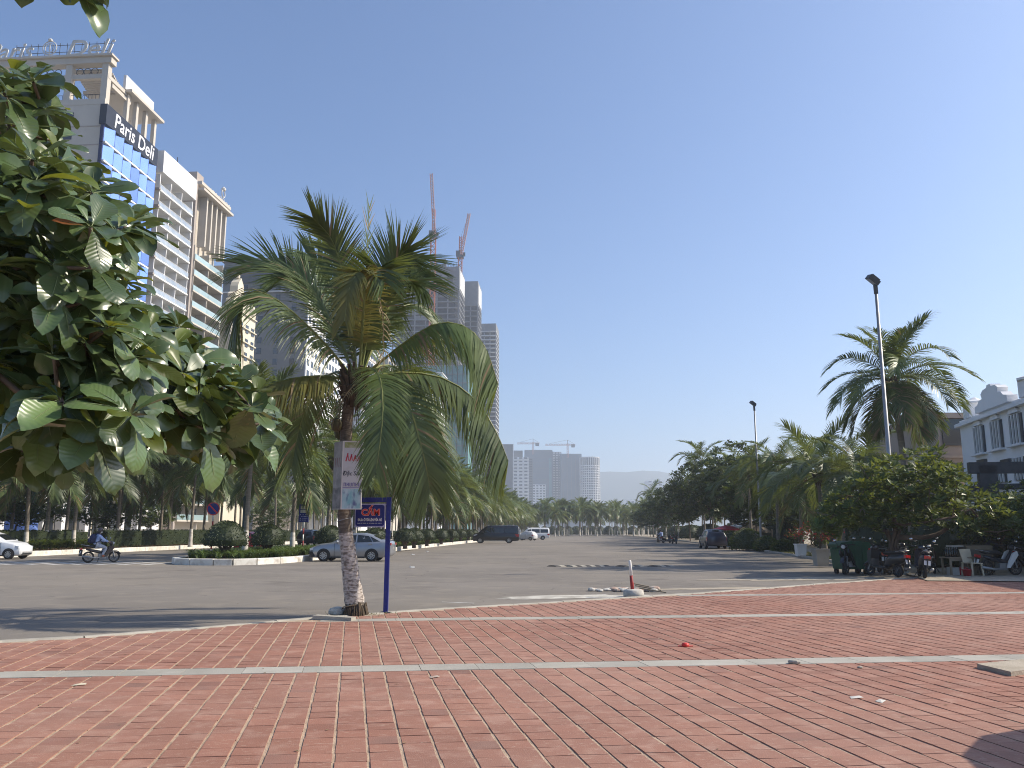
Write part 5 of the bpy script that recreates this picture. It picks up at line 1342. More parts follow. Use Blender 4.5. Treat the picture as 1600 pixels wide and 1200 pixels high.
# ------------------------------------------------------------------ vehicles
def lerp(a, b, t): return a + (b - a) * t
class Car:
    def __init__(s, st): s.st = st                     # stations front to back: x, zlow, zbelt, ztop, hw, rhw
    def sec(s, x):
        st = s.st
        if x >= st[0][0]: return st[0]
        for a, b in zip(st[:-1], st[1:]):
            if b[0] <= x <= a[0]:
                t = (a[0] - x) / (a[0] - b[0]) if a[0] != b[0] else 0; return tuple(lerp(p, q, t) for p, q in zip(a, b))
        return st[-1]
    def pts(s, x):
        _, zl, zb, zt, hw, rw = s.sec(x); m = (zl + zb) / 2
        h = [(hw * .90, zl), (hw * .975, zl + .07), (hw, m), (hw * .985, zb - .03), (hw * .955, zb), (lerp(hw * .955, rw, .9), lerp(zb, zt - .03, .93)), (rw * .86, zt - .005), (rw * .45, zt + .012 * (zt > zb + .1)), (0, zt + .016 * (zt > zb + .1))]
        return [(x, y, z) for y, z in h] + [(x, -y, z) for y, z in h[-2::-1]]
    def body(s, mb, n=44):
        x0, x1 = s.st[0][0], s.st[-1][0]; xs = sorted({round(q[0], 4) for q in s.st} | {round(lerp(x0, x1, i / n), 4) for i in range(n + 1)}, reverse=True)
        P = [s.pts(x) for x in xs]; m = len(P[0]); vs = [p for q in P for p in q]
        fs = [(i * m + k, i * m + k + 1, (i + 1) * m + k + 1, (i + 1) * m + k) for i in range(len(xs) - 1) for k in range(m - 1)]
        fs += [(i * m + m - 1, i * m, (i + 1) * m, (i + 1) * m + m - 1) for i in range(len(xs) - 1)]
        fs += [tuple(range(m)), tuple(range(len(vs) - 1, len(vs) - m - 1, -1))]
        mb.add(vs, fs)
    def side(s, x, u, off=.012):                         # u 0 belt .. 1 roof edge on the +Y side
        p = s.pts(x); a, b = p[4], p[5]; return (x, lerp(a[1], b[1], u) + off, lerp(a[2], b[2], u))
    def window(s, poly, sgn, parent, material=None, name='window'):
        mb = MB(); vs = [s.side(x, u) for x, u in poly]; vs = [(a, b * sgn, c) for a, b, c in vs]; n = len(vs)
        vs += [(a, b - sgn * .02, c) for a, b, c in vs]
        mb.add(vs, [tuple(range(n)), tuple(range(2 * n - 1, n - 1, -1))] + [(k, n + k, n + (k + 1) % n, (k + 1) % n) for k in range(n)])
        return mb.build(name, material or M['car_glass'], parent, recalc=True)
    def screen(s, xa, xb, parent, name='windscreen', k=.9, m=4):
        mb = MB(); vs = []
        for i in range(m + 1):
            x = lerp(xa, xb, i / m); q = s.sec(x); P = s.pts(x); zc = q[3] + .022
            for f in (-1, -.5, 0, .5, 1): vs.append((x, f * q[5] * k, zc - .016 * f * f))
        mb.add(vs, [(i * 5 + j, i * 5 + j + 1, (i + 1) * 5 + j + 1, (i + 1) * 5 + j) for i in range(m) for j in range(4)])
        return mb.build(name, M['car_glass'], parent, True)
_wh = {}
def wheel(parent, c, r, w, sgn, spokes=10):
    key = (round(r, 3), round(w, 3), spokes)
    if key not in _wh:
        t = MB().lathe((0, 0, 0), [(r * .62, -w / 2), (r * .93, -w / 2), (r, -w * .3), (r, w * .3), (r * .93, w / 2), (r * .62, w / 2)], 24, cap=False); t.v = [(x, z, y) for x, y, z in t.v]
        rm = MB().disc((0, w * .12, 0), r * .64, .02, 'y', 20); rm2 = MB()
        rm2.ring((0, w * .42, 0), r * .60, r * .05, 'y', 22, 5); rm2.disc((0, w * .42, 0), r * .13, .03, 'y', 10)
        for i in range(spokes):
            a = 2 * pi * i / spokes; rm2.bar((0, w * .42, 0), (cos(a) * r * .6, w * .42, sin(a) * r * .6), r * .12, .03, up=V((0, 1, 0)))
        _wh[key] = (t.mesh('tyre', M['tyre'], True), rm.mesh('rim_back', M['plastic_black']), rm2.mesh('rim', M['alloy']))
    wq = empty('wheel', c, 0 if sgn > 0 else pi, parent=parent)
    inst('tyre', _wh[key][0], wq); inst('rim_back', _wh[key][1], wq); inst('rim', _wh[key][2], wq)
    return wq
def arch(parent, c, r, sgn):
    mb = MB(); pts = [(c[0] + r * cos(a), c[2] + r * sin(a)) for a in [pi * k / 14 for k in range(15)]]; pts += [(c[0] - r, c[2] - .12), (c[0] + r, c[2] - .12)]
    mb.prism(pts, c[1] - .02, c[1] + .012); return mb.build('wheel_arch', M['plastic_black'], parent, recalc=True)
SEDAN = [(2.20, .36, .60, .64, .55, .40), (2.14, .24, .66, .70, .70, .55), (1.95, .20, .74, .80, .79, .66), (1.55, .19, .86, .93, .845, .70), (.98, .19, .94, 1.00, .86, .70), (.62, .19, .95, 1.20, .865, .64), (.22, .19, .96, 1.41, .865, .58), (-.15, .19, .97, 1.47, .865, .57), (-.75, .19, .985, 1.475, .865, .565), (-1.2, .19, 1.0, 1.37, .86, .58), (-1.72, .2, 1.01, 1.13, .85, .66), (-1.98, .24, 1.0, 1.10, .82, .64), (-2.14, .32, .96, 1.06, .76, .58), (-2.20, .40, .86, .92, .68, .5)]
HATCH = [(1.82, .34, .60, .66, .56, .42), (1.74, .24, .68, .76, .72, .56), (1.45, .19, .84, .93, .80, .64), (.95, .19, .95, 1.03, .83, .66), (.30, .19, .99, 1.40, .835, .57), (-.1, .19, 1.0, 1.53, .835, .56), (-.8, .19, 1.02, 1.54, .83, .555), (-1.4, .2, 1.04, 1.44, .81, .55), (-1.68, .24, 1.02, 1.12, .77, .6), (-1.80, .34, .9, .98, .7, .52)]
SUV = [(2.2, .4, .8, .86, .62, .5), (2.1, .28, .92, 1.0, .8, .62), (1.3, .26, 1.06, 1.16, .9, .74), (.9, .26, 1.08, 1.22, .91, .72), (.35, .26, 1.1, 1.66, .91, .66), (-.2, .26, 1.12, 1.74, .91, .66), (-1.6, .26, 1.14, 1.72, .9, .65), (-2.05, .3, 1.14, 1.5, .88, .66), (-2.2, .4, 1.02, 1.12, .84, .66)]
VAN = [(2.75, .42, .82, .9, .75, .6), (2.62, .3, 1.0, 1.1, .9, .7), (2.05, .27, 1.15, 1.3, .97, .76), (1.5, .27, 1.2, 1.78, .98, .78), (1.1, .27, 1.2, 2.06, .98, .8), (.6, .27, 1.2, 2.14, .98, .81), (-2.4, .28, 1.2, 2.13, .98, .81), (-2.66, .32, 1.2, 2.05, .96, .8), (-2.74, .42, 1.15, 1.9, .94, .78)]
def car(kind, name, loc, rz, paintm, label, group=None, wins=True, cat='car', rails=None):
    st = {'sedan': SEDAN, 'hatch': HATCH, 'suv': SUV, 'van': VAN}[kind]; c = Car(st)
    root = empty(name, loc, rz, label, cat, group)
    mb = MB(); c.body(mb); mb.build('body', paintm, root, True, recalc=True)
    wx = {'sedan': (1.36, -1.2), 'hatch': (1.2, -1.2), 'suv': (1.36, -1.34), 'van': (1.85, -1.55)}[kind]; r = {'sedan': .315, 'hatch': .29, 'suv': .36, 'van': .35}[kind]
    for x in wx:
        for sg in (1, -1):
            hw = c.sec(x)[4]; arch(root, (x, sg * (hw - .004), r), r * 1.16, sg); wheel(root, (x, sg * (hw - .075), r), r, .2, sg)
    W = {'sedan': [[(.55, .06), (-.33, .06), (-.33, .95), (.12, .93), (.26, .82)], [(-.41, .06), (-1.22, .06), (-1.0, .92), (-.41, .95)], [(-1.28, .08), (-1.62, .3), (-1.08, .9)]],
         'hatch': [[(.62, .06), (-.22, .06), (-.22, .94), (.02, .92), (.2, .8)], [(-.3, .06), (-1.2, .06), (-1.1, .9), (-.3, .94)]],
         'suv': [[(.62, .06), (-.3, .06), (-.3, .93), (.2, .9)], [(-.38, .06), (-1.3, .06), (-1.3, .92), (-.38, .93)], [(-1.38, .06), (-1.95, .1), (-1.8, .85), (-1.38, .9)]],
         'van': [[(1.45, .05), (.55, .05), (.55, .82), (1.0, .8), (1.15, .7)], [(.45, .05), (-1.0, .05), (-1.0, .82), (.45, .82)], [(-1.1, .05), (-2.5, .05), (-2.5, .82), (-1.1, .82)]]}[kind]
    if wins:
        for sg in (1, -1):
            for p in W: c.window(p, sg, root)
        f, b = {'sedan': ((.90, .28), (-1.24, -1.70)), 'hatch': ((.88, .32), (-1.42, -1.66)), 'suv': ((.86, .38), (-1.75, -2.04)), 'van': ((2.0, 1.15), (-2.665, -2.72))}[kind]
        c.screen(f[0], f[1], root, 'windscreen'); c.screen(b[0], b[1], root, 'rear_window')
    L0, L1 = st[1][0], st[-2][0]; zb = st[1][2]
    for sg in (1, -1):
        hwf = c.sec(L0 - .12)[4]; zf = c.sec(L0 - .12)[2]
        MB().prism([(L0 - .5, zf + .10), (L0 - .02, zf - .02), (L0 - .03, zf - .14), (L0 - .45, zf - .03)], sg * (hwf - .03), sg * (hwf + .02)).build('headlight', M['lamp_clear'], root, recalc=True)
        hwr = c.sec(L1 + .1)[4]; zr = c.sec(L1 + .1)[2] - (.02 if kind == 'sedan' else .1); hh = .12 if kind in ('sedan', 'hatch') else .3
        MB().prism([(L1 + .42, zr + .0), (L1 - .02, zr - .02), (L1 - .02, zr - hh - .03), (L1 + .2, zr - hh)], sg * (hwr - .06), sg * (hwr + .018)).build('tail_light', M['tail_red'], root, recalc=True)
        MB().box((L1 - .02, sg * (hwr - .12), zr - hh / 2), (.1, .26, hh)).build('tail_light', M['tail_red'], root)
        xm = {'sedan': .62, 'hatch': .66, 'suv': .66, 'van': 1.5}[kind]; q = c.side(xm, .15)
        MB().lathe((q[0], sg * (q[1] + .10), q[2] + .04), [(.03, -.08), (.09, -.05), (.1, .02), (.06, .08)], 8, sx=.7).build('mirror', paintm, root, True)
        if kind != 'van':
            for xh in (-.25, -1.12): MB().box((xh, sg * (c.sec(xh)[4] + .012), c.sec(xh)[2] - .09), (.2, .03, .035)).build('handle', M['chrome'], root)
        zl = c.sec(0)[1]
        for xd in ({'sedan': (.78, -.37), 'hatch': (.75, -.27), 'suv': (.8, -.35), 'van': (1.3, .5, -1.05)}[kind]):
            mbd = MB()
            for k in range(5):
                z0, z1 = lerp(zl + .08, c.sec(xd)[2], k / 5), lerp(zl + .08, c.sec(xd)[2], (k + 1) / 5); mbd.box((xd, sg * (c.sec(xd)[4] - .004), (z0 + z1) / 2), (.012, .016, z1 - z0))
            mbd.build('door_gap', M['plastic_black'], root)
        MB().box((sum(wx) / 2, sg * (c.sec(0)[4] * .95), zl + .03), (wx[0] - wx[1] - r * 2.5, .06, .08)).build('sill_trim', M['chrome'] if kind == 'van' else M['plastic_black'], root)
    MB().box((st[-2][0] - .045, 0, c.sec(L1)[2] - .26), (.03, .46, .15)).build('number_plate', M['white'], root)
    MB().box((st[1][0] + .02, 0, .34), (.12, 1.0, .16)).build('grille', M['plastic_black'], root)
    if kind == 'sedan':
        for sg in (1, -1): MB().prism([(2.18, .52), (1.98, .52), (1.84, .27), (2.1, .25)], sg * .70, sg * .812).build('bumper_vent', M['plastic_black'], root, recalc=True)
    return root
p = gr(546, 877.5); car('sedan', 'sedan', (p.x, p.y + .85, 0), pi - .05, M['car_silver'], 'silver sedan parked side-on with its nose against the median kerb behind the front palm')
p = gr(775, 849); van = car('van', 'van', (p.x, p.y + 1, 0), pi + RZ * .6, M['car_black'], 'black passenger van parked side-on by the median kerb', cat='van'); van.scale = (1.1, 1, 1.06)
Yc = 142; car('hatch', 'parked_car', (at(822, 800, Yc).x, Yc, 0), pi - .5, M['cloth_silver'], 'car under a pale silver dust cover just past the black van', wins=False)
Yc = 152; mbs = car('van', 'minibus', (at(834, 800, Yc).x, Yc, 0), pi + .05, M['car_white'], 'silver white minibus with dark window band beyond the covered car', cat='minibus')
p = gr(20, 874); car('hatch', 'car', (at(44, 800, 48.4).x - 1.8, 48.6, 0), .04, M['car_white'], 'white hatchback entering at the left edge of the view')
Yc = 92; car('suv', 'parked_car', (at(488, 800, Yc).x, Yc, 0), pi / 2 + RZ, M['car_black'], 'black high car seen from behind between palm trunks by the bus stop sign')
Yc = 70; car('hatch', 'parked_car', (at(404, 800, Yc).x - .5, Yc, 0), pi / 2 + RZ, M['car_red'], 'red car half hidden behind the two dome shrubs')
Yc = 77; car('suv', 'parked_car', (at(1111, 800, Yc).x, Yc, 0), pi / 2 - .04, M['car_navy'], 'dark blue car parked at the right kerb seen from behind')
for k, (px, Yc, mm, lab) in enumerate(((214, 96, 'car_white', 'white car roof showing over the boulevard hedge left of the blue panel'), (268, 101, 'car_white', 'white car roof showing over the boulevard hedge right of the blue panel'), (328, 112, 'car_silver', 'silver car on the boulevard under the palms'))):
    car('hatch', 'passing_car', (at(px, 800, Yc).x, Yc, 0), pi / 2 + RZ, M[mm], lab, 'cars on the boulevard')

# ------------------------------------------------------------------ motorbikes
def motorbike(loc, rz, label, bm, style='scooter', group='parked motorbikes and scooters', lean=.12, seatm=None):
    root = empty('motorbike' if style != 'scooter' else 'scooter', loc, rz, label, 'motorbike', group); root.rotation_euler = (lean, 0, rz)
    r = .225 if style == 'scooter' else .285; wb = .62; wdt = .1 if style == 'scooter' else .07
    for x in (wb, -wb):
        key = ('bike', r)
        if key not in _wh:
            t = MB().ring((0, 0, 0), r - wdt * .5, wdt * .5, 'y', 24, 8); rm = MB().ring((0, 0, 0), r - wdt * 1.05, .018, 'y', 20, 5); rm.disc((0, 0, 0), .05, .1, 'y', 10)
            for i in range(10 if style == 'cub' else 6):
                a = 2 * pi * i / (10 if style == 'cub' else 6); rm.bar((0, 0, 0), (cos(a) * (r - wdt), 0, sin(a) * (r - wdt)), .012 if style == 'cub' else .04, .02, up=V((0, 1, 0)))
            _wh[key] = (t.mesh('tyre', M['tyre'], True), rm.mesh('rim', M['steel_dark']))
        w = empty('wheel', (x, 0, r), 0, parent=root); inst('tyre', _wh[key][0], w); inst('rim', _wh[key][1], w)
    hs = V((wb - .26, 0, .98))
    mb = MB(); mb.tube([(wb, .07, r), (wb - .12, .06, .62)], .028, 6); mb.tube([(wb, -.07, r), (wb - .12, -.06, .62)], .028, 6); mb.build('fork', M['steel'], root)
    MB().lathe((0, 0, 0), [(.0, 0)], 3) if 0 else None
    mg = MB()
    for k in range(8):
        a0, a1 = radians(20 + k * 17), radians(37 + k * 17); q = r + .045
        mg.add([(wb + cos(a0) * q, -.07, r + sin(a0) * q), (wb + cos(a0) * q, .07, r + sin(a0) * q), (wb + cos(a1) * q, .07, r + sin(a1) * q), (wb + cos(a1) * q, -.07, r + sin(a1) * q), (wb + cos(a0) * (q - .03), -.075, r + sin(a0) * (q - .03)), (wb + cos(a0) * (q - .03), .075, r + sin(a0) * (q - .03)), (wb + cos(a1) * (q - .03), .075, r + sin(a1) * (q - .03)), (wb + cos(a1) * (q - .03), -.075, r + sin(a1) * (q - .03))], [(0, 1, 2, 3), (0, 3, 7, 4), (1, 5, 6, 2)])
    mg.build('mudguard', bm, root)
    if style == 'scooter':
        MB().prism([(wb - .12, .95), (wb - .02, .82), (wb - .08, .45), (wb - .2, .32), (wb - .26, .34), (wb - .2, .6), (wb - .24, .93)], -.19, .19).build('leg_shield', bm, root, recalc=True)
        MB().box((.06, 0, .31), (.55, .34, .07)).build('footboard', M['plastic_black'], root)
        mb = MB(); P = [(-.18, .30, .13), (-.3, .52, .19), (-.5, .60, .2), (-.8, .64, .16), (-1.0, .70, .07)]
        mb.tube(catmull([(x, 0, z) for x, z, _ in P], 8), [.13, .16, .18, .19, .2, .19, .17, .13, .07], 10); mb.build('rear_body', bm, root, True)
    else:
        mb = MB(); mb.tube(catmull([(wb - .2, 0, .85), (.2, 0, .52), (-.2, 0, .55), (-.75, 0, .68)], 8), [.05, .06, .07, .08, .08, .08, .08, .07, .04], 8); mb.build('frame', bm, root, True)
        for sg in (1, -1): MB().prism([(wb - .12, .88), (wb - .06, .74), (.22, .30), (.1, .3), (.16, .5), (wb - .3, .8)], sg * .14, sg * .19).build('leg_shield', (M['white'] if bm is M['bike_blue'] else bm), root, recalc=True)
        MB().box((.02, 0, .34), (.34, .2, .22)).build('engine', M['steel'], root)
    mb = MB(); zt = .80; mb.tube([(-.02, 0, zt - .06), (-.12, 0, zt), (-.45, 0, zt + .02), (-.72, 0, zt + .06), (-.86, 0, zt + .05)], [.08, .125, .13, .115, .06], 10)
    mb.v = [(x, y * 1.05, zt + (z - zt) * .55) for x, y, z in mb.v]; mb.build('seat', seatm or M['plastic_black'], root, True)
    mb = MB(); mb.tube(catmull([(wb - .42, .34, 1.0), (wb - .3, .18, 1.03), (wb - .22, 0, 1.0), (wb - .3, -.18, 1.03), (wb - .42, -.34, 1.0)], 10), .022, 6); mb.tube([(wb - .22, 0, 1.0), (wb - .12, 0, .62)], .03, 6); mb.build('handlebar', M['plastic_black'], root)
    MB().lathe((wb - .2, 0, .98), [(.05, -.11), (.12, -.06), (.13, .03), (.07, .09)], 10, sx=.8).build('handlebar_cowl', bm, root, True)
    MB().disc((wb - .08, 0, .97), .075, .05, 'x', 14, r2=.06).build('headlight', M['lamp_clear'], root)
    for sg in (1, -1):
        m = empty('mirror', (wb - .33, sg * .27, 1.03), parent=root); MB().tube([(0, 0, 0), (-.02, sg * .07, .17)], .008, 5).build('mirror_stalk', M['plastic_black'], m)
        o = MB().lathe((0, 0, 0), [(.02, -.045), (.06, -.02), (.06, .02), (.02, .045)], 10, sx=.45).build('mirror_shell', M['chrome'], m, True, (-.02, sg * .09, .21))
        MB().box((wb - .14, sg * .15, .9), (.08, .09, .06)).build('indicator', M['tail_red'], root) if style == 'scooter' else None
    MB().box((-.99, 0, .70), (.09, .2, .1)).build('tail_light', M['tail_red'], root)
    o = MB().box((0, 0, 0), (.015, .19, .15)).build('number_plate', M['white'], root, loc=(-1.03, 0, .52)); o.rotation_euler = (0, .3, 0)
    MB().bar((-.98, 0, .66), (-1.0, 0, .34), .16, .03).build('rear_mudguard', M['plastic_black'], root)
    MB().tube([(0, -.14, .26), (-.4, -.17, .25), (-.95, -.17, .33)], [.025, .04, .055], 8).build('exhaust', M['steel'], root, True)
    MB().tube([(-.05, .1, .3), (-.12, .26, .0)], .014, 5).build('side_stand', M['steel_dark'], root)
    mb = MB(); mb.tube(catmull([(-.62, .13, .84), (-.95, .12, .9), (-1.0, 0, .9), (-.95, -.12, .9), (-.62, -.13, .84)], 10), .014, 5); mb.build('grab_rail', M['steel'], root)
    return root
def gz(px, py): p = gr(px, py, .05); return p
M['bike_grey'] = paint('grey_bike_paint', (.018, .019, .021)); M['bike_blue'] = paint('dark_bike_paint', (.016, .02, .03)); M['bike_brown'] = paint('brown_bike_paint', (.03, .018, .014))
for px, py, rz, bm, sty, lab in ((1336, 896, -2.3, 'car_black', 'cub', 'black motorbike with bright mirrors in front of the green bin'),
                                 (1384, 901, 1.95, 'bike_grey', 'scooter', 'grey scooter with big red tail light beside the twisted trunk'),
                                 (1368, 894, 1.5, 'car_black', 'scooter', 'dark scooter standing behind the grey scooter'),
                                 (1412, 890, 1.2, 'bike_brown', 'scooter', 'scooter in deep shade behind the twisted trunk'),
                                 (1444, 903, 1.25, 'bike_blue', 'scooter', 'dark scooter with pale number plate right of the trunk'),
                                 (1460, 896, -1.9, 'bike_brown', 'cub', 'brownish motorbike by the end of the low table'),
                                 (1568, 900, .25, 'bike_blue', 'cub', 'old motorbike with white leg shield parked facing right'),
                                 (1604, 889, .6, 'car_black', 'scooter', 'dark scooter at the right edge behind the white-shielded motorbike')):
    p = gr(px, py, .05); motorbike((p.x, p.y + .15, .05), rz, lab, M[bm], sty)
for px, Y, rz, lab in ((1027, 118, 1.2, 'tiny scooter parked in shade at the far right kerb'), (1040, 112, .6, 'far parked scooter with pale cover beside the dark trees'), (1052, 105, 1.0, 'scooter parked in shade before the dark tree belt')):
    motorbike((at(px, 800, Y).x, Y, 0), rz, lab, M['bike_grey'] if px == 1040 else M['car_black'], 'scooter', 'scooters parked along the far right kerb')

# ------------------------------------------------------------------ the rider
def skin_mesh(name, verts, edges, radii, mats, parent, sub=1, root_i=0):
    me = bpy.data.meshes.new(name); me.from_pydata([tuple(v) for v in verts], edges, [])
    o = bpy.data.objects.new(name, me); col.objects.link(o)
    sk = o.modifiers.new('skin', 'SKIN'); sk.use_smooth_shade = True
    for i, r in enumerate(radii): me.skin_vertices[0].data[i].radius = (r, r) if not hasattr(r, '__len__') else r
    me.skin_vertices[0].data[root_i].use_root = True
    su = o.modifiers.new('sub', 'SUBSURF'); su.levels = sub; su.render_levels = sub
    dg = bpy.context.evaluated_depsgraph_get(); m2 = bpy.data.meshes.new_from_object(o.evaluated_get(dg))
    bpy.data.objects.remove(o); m2.name = name; m2.materials.clear(); m2.materials.append(mats)
    m2.polygons.foreach_set('use_smooth', [True] * len(m2.polygons))
    return inst(name, m2, parent)
def rider(loc, rz, label, lean=0.0):
    r = empty('person', loc, rz, label, 'person'); r.rotation_euler = (lean, 0, rz)
    Vv = []; E = []; R = []
    def ad(p, rad, par=None):
        Vv.append(V(p)); R.append(rad)
        if par is not None: E.append((par, len(Vv) - 1))
        return len(Vv) - 1
    pel = ad((-.30, 0, .90), (.13, .15)); wa = ad((-.27, 0, 1.06), (.11, .14), pel); chs = ad((-.22, 0, 1.25), (.115, .165), wa); nk0 = ad((-.19, 0, 1.40), .07, chs); nk = ad((-.17, 0, 1.47), .052, nk0); hd = ad((-.145, 0, 1.57), .088, nk); ht = ad((-.14, 0, 1.67), .085, hd)
    J = {}
    for sg in (1, -1):
        sh = ad((-.20, sg * .19, 1.34), .062, chs); el = ad((.0, sg * .29, 1.13), .045, sh); wr = ad((.20, sg * .33, 1.04), .03, el); hn = ad((.26, sg * .335, 1.03), .036, wr)
        for k in range(4): f1 = ad((.30, sg * (.30 + k * .022), 1.035), .011, hn); ad((.312, sg * (.30 + k * .022), 1.0), .009, f1)
        th = ad((.255, sg * .29, 1.02), .012, hn); ad((.285, sg * .28, 1.0), .01, th)
        hp = ad((-.24, sg * .10, .87), .10, pel); kn = ad((.17, sg * .19, .74), .065, hp); an = ad((-.02, sg * .17, .36), .042, kn); ft = ad((.10, sg * .17, .315), .035, an)
        J[sg] = (sh, el, wr, hp, kn, an, ft)
    skin_mesh('body', Vv, E, R, M['skin'], r, 2)
    def sub(name, chain, m, grow_=.018, s=1):
        vs = []; ed = []; rr = []; idx = {}
        for a, b in chain:
            for q in (a, b):
                if q not in idx: idx[q] = len(vs); vs.append(Vv[q]); R0 = R[q]; rr.append(tuple(x + grow_ for x in R0) if hasattr(R0, '__len__') else R0 + grow_)
            ed.append((idx[a], idx[b]))
        return skin_mesh(name, vs, ed, rr, m, r, s)
    sub('jacket', [(wa, pel), (wa, chs), (chs, nk0), (chs, J[1][0]), (J[1][0], J[1][1]), (J[1][1], J[1][2]), (chs, J[-1][0]), (J[-1][0], J[-1][1]), (J[-1][1], J[-1][2])], M['jacket'], .024, 2)
    sub('trousers', [(pel, J[1][3]), (J[1][3], J[1][4]), (J[1][4], J[1][5]), (pel, J[-1][3]), (J[-1][3], J[-1][4]), (J[-1][4], J[-1][5])], M['trousers'], .02, 2)
    for sg in (1, -1): sub('shoe', [(J[sg][5], J[sg][6])], M['shoe'], .012, 2)
    MB().lathe((-.15, 0, 1.60), [(.125, -.04), (.132, .03), (.12, .09), (.085, .135), (.0, .152)], 16, cap=False).build('helmet', M['helmet'], r, True)
    MB().box((-.03, 0, 1.60), (.07, .17, .014)).build('helmet_peak', M['helmet'], r)
    mb = MB().lathe((-.105, 0, 1.525), [(.05, -.045), (.072, -.01), (.072, .02), (.05, .05)], 12); mb.build('face_mask', M['white'], r, True)
    for sg in (1, -1): MB().lathe((-.06, sg * .032, 1.585), [(.0, -.01), (.012, 0), (.0, .01)], 6).build('eye', M['plastic_black'], r)
    MB().lathe((-.19, 0, 1.53), [(.05, -.05), (.085, -.02), (.09, .04), (.07, .08)], 10).build('hair', M['plastic_black'], r, True)
    return r
p = gr(156, 879); RB = (p.x, p.y + .1, 0); rzb = .72
motorbike(RB, rzb, 'small dark motorbike being ridden across the zebra stripes', M['bike_brown'], 'cub', None, lean=0)
rider(RB, rzb, 'person in blue jacket and grey trousers riding a small motorbike with a navy backpack')
bp = empty('backpack', RB, rzb, 'navy backpack on the motorbike rider\'s back', 'backpack')
mb = MB(); mb.tube([(-.47, 0, .98), (-.49, 0, 1.08), (-.47, 0, 1.28), (-.43, 0, 1.42)], [.12, .17, .17, .1], 10); mb.v = [(x, y * 1.15, z) for x, y, z in mb.v]; mb.build('bag', M['backpack'], bp, True)
for sg in (1, -1): MB().tube(catmull([(-.38, sg * .12, 1.42), (-.2, sg * .15, 1.46), (-.06, sg * .14, 1.28), (-.2, sg * .16, 1.06), (-.42, sg * .14, 1.02)], 10), .022, 6).build('strap', M['backpack'], bp)
MB().box((-.65, 0, 1.12), (.06, .26, .2)).build('pocket', M['backpack'], bp)
for px, Y, rz in ((1031, 116, 2.0),):
    b = (at(px, 800, Y).x, Y, 0); motorbike(b, rz, 'far scooter with a rider beside the parked scooters', M['car_black'], 'scooter', None, lean=0); rider(b, rz, 'distant person in pale shirt sitting on a scooter in the shade')

# ------------------------------------------------------------------ signs at the front palm
SP = gr(602.5, 958, .04); d_s = SP.y
sgn = empty('notice_sign', SP, 0, 'blue no-cars notice board hanging in a blue steel frame beside the front palm', 'sign')
def sp(px, py, dy=0): return at(px, py, d_s + dy) - SP
tp_ = sp(608, 777)
MB().bar((0, 0, -.03), tp_, .085, .085).build('post', M['blue_post'], sgn)
MB().bar(tp_ + V((.045, 0, -.05)), V((sp(540, 779).x, 0, tp_.z - .05)), .06, .09).build('top_bar', M['blue_post'], sgn)
MB().bar(tp_ + V((-.04, -.005, -.14)), V((sp(545, 786).x, -.005, tp_.z - .14)), .025, .025).build('hanging_rail', M['sign_trim'], sgn)
c0, c1 = sp(554.5, 824), sp(603, 787); pw, ph = c1.x - c0.x, c1.z - c0.z; pc = (c0 + c1) / 2
bd = MB().box((0, 0, 0), (pw, .03, ph)).build('board', M['sign_trim'], sgn, loc=(pc.x, -.03, pc.z))
def rrect(w, h, r, n=5):
    o = []
    for cx, cy, a0 in ((w / 2 - r, h / 2 - r, 0), (-w / 2 + r, h / 2 - r, 90), (-w / 2 + r, -h / 2 + r, 180), (w / 2 - r, -h / 2 + r, 270)):
        for k in range(n + 1): a = radians(a0 + 90 * k / n); o.append((cx + r * cos(a), cy + r * sin(a)))
    return o
MB().prism([(a, b) for a, b in rrect(pw - .035, ph - .05, .045)], -.020, -.0165).build('panel_face', M['blue_sign'], bd, recalc=True)
RX = Matrix.Rotation(pi / 2, 4, 'X')
text_mesh('lettering', 'CẤM', .168, M['pink_edge'], bd, Matrix.Translation((.012, -.0225, .055)) @ RX, .001, .0105, sx=1.0)
text_mesh('lettering', 'CẤM', .168, M['red_text'], bd, Matrix.Translation((.012, -.0255, .055)) @ RX, .001, .0035, sx=1.0)
text_mesh('lettering', 'ĐƯA ÔTÔ LÊN VỈA HÈ', .066, M['white_text'], bd, Matrix.Translation((.0, -.0235, -.088)) @ RX, .001, .0026, sx=.70)
mb = MB(); rr = random.Random(9); x = -pw / 2 + .06                     # third line, too small to read in the photograph
while x < pw / 2 - .06:
    for k in range(rr.randrange(2, 6)):
        if x > pw / 2 - .06: break
        mb.box((x, -.0235, -.152), (.0035, .001, .018)); mb.box((x + .004, -.0235, -.152 + rr.choice((-.007, 0, .007))), (.006, .001, .003)); x += .0125
    x += .012
mb.build('small_lettering', M['white_text'], bd)
for x, z in ((-pw / 2 + .02, ph / 2 - .03), (pw / 2 - .02, ph / 2 - .03)): MB().bar((pc.x + x, -.02, pc.z + z), (pc.x + x, -.02, tp_.z - .1), .012).build('hanger', M['steel'], sgn)
MB().box((0, 0, .0), (.2, .2, .05)).build('foot_plate', M['steel_dark'], sgn)
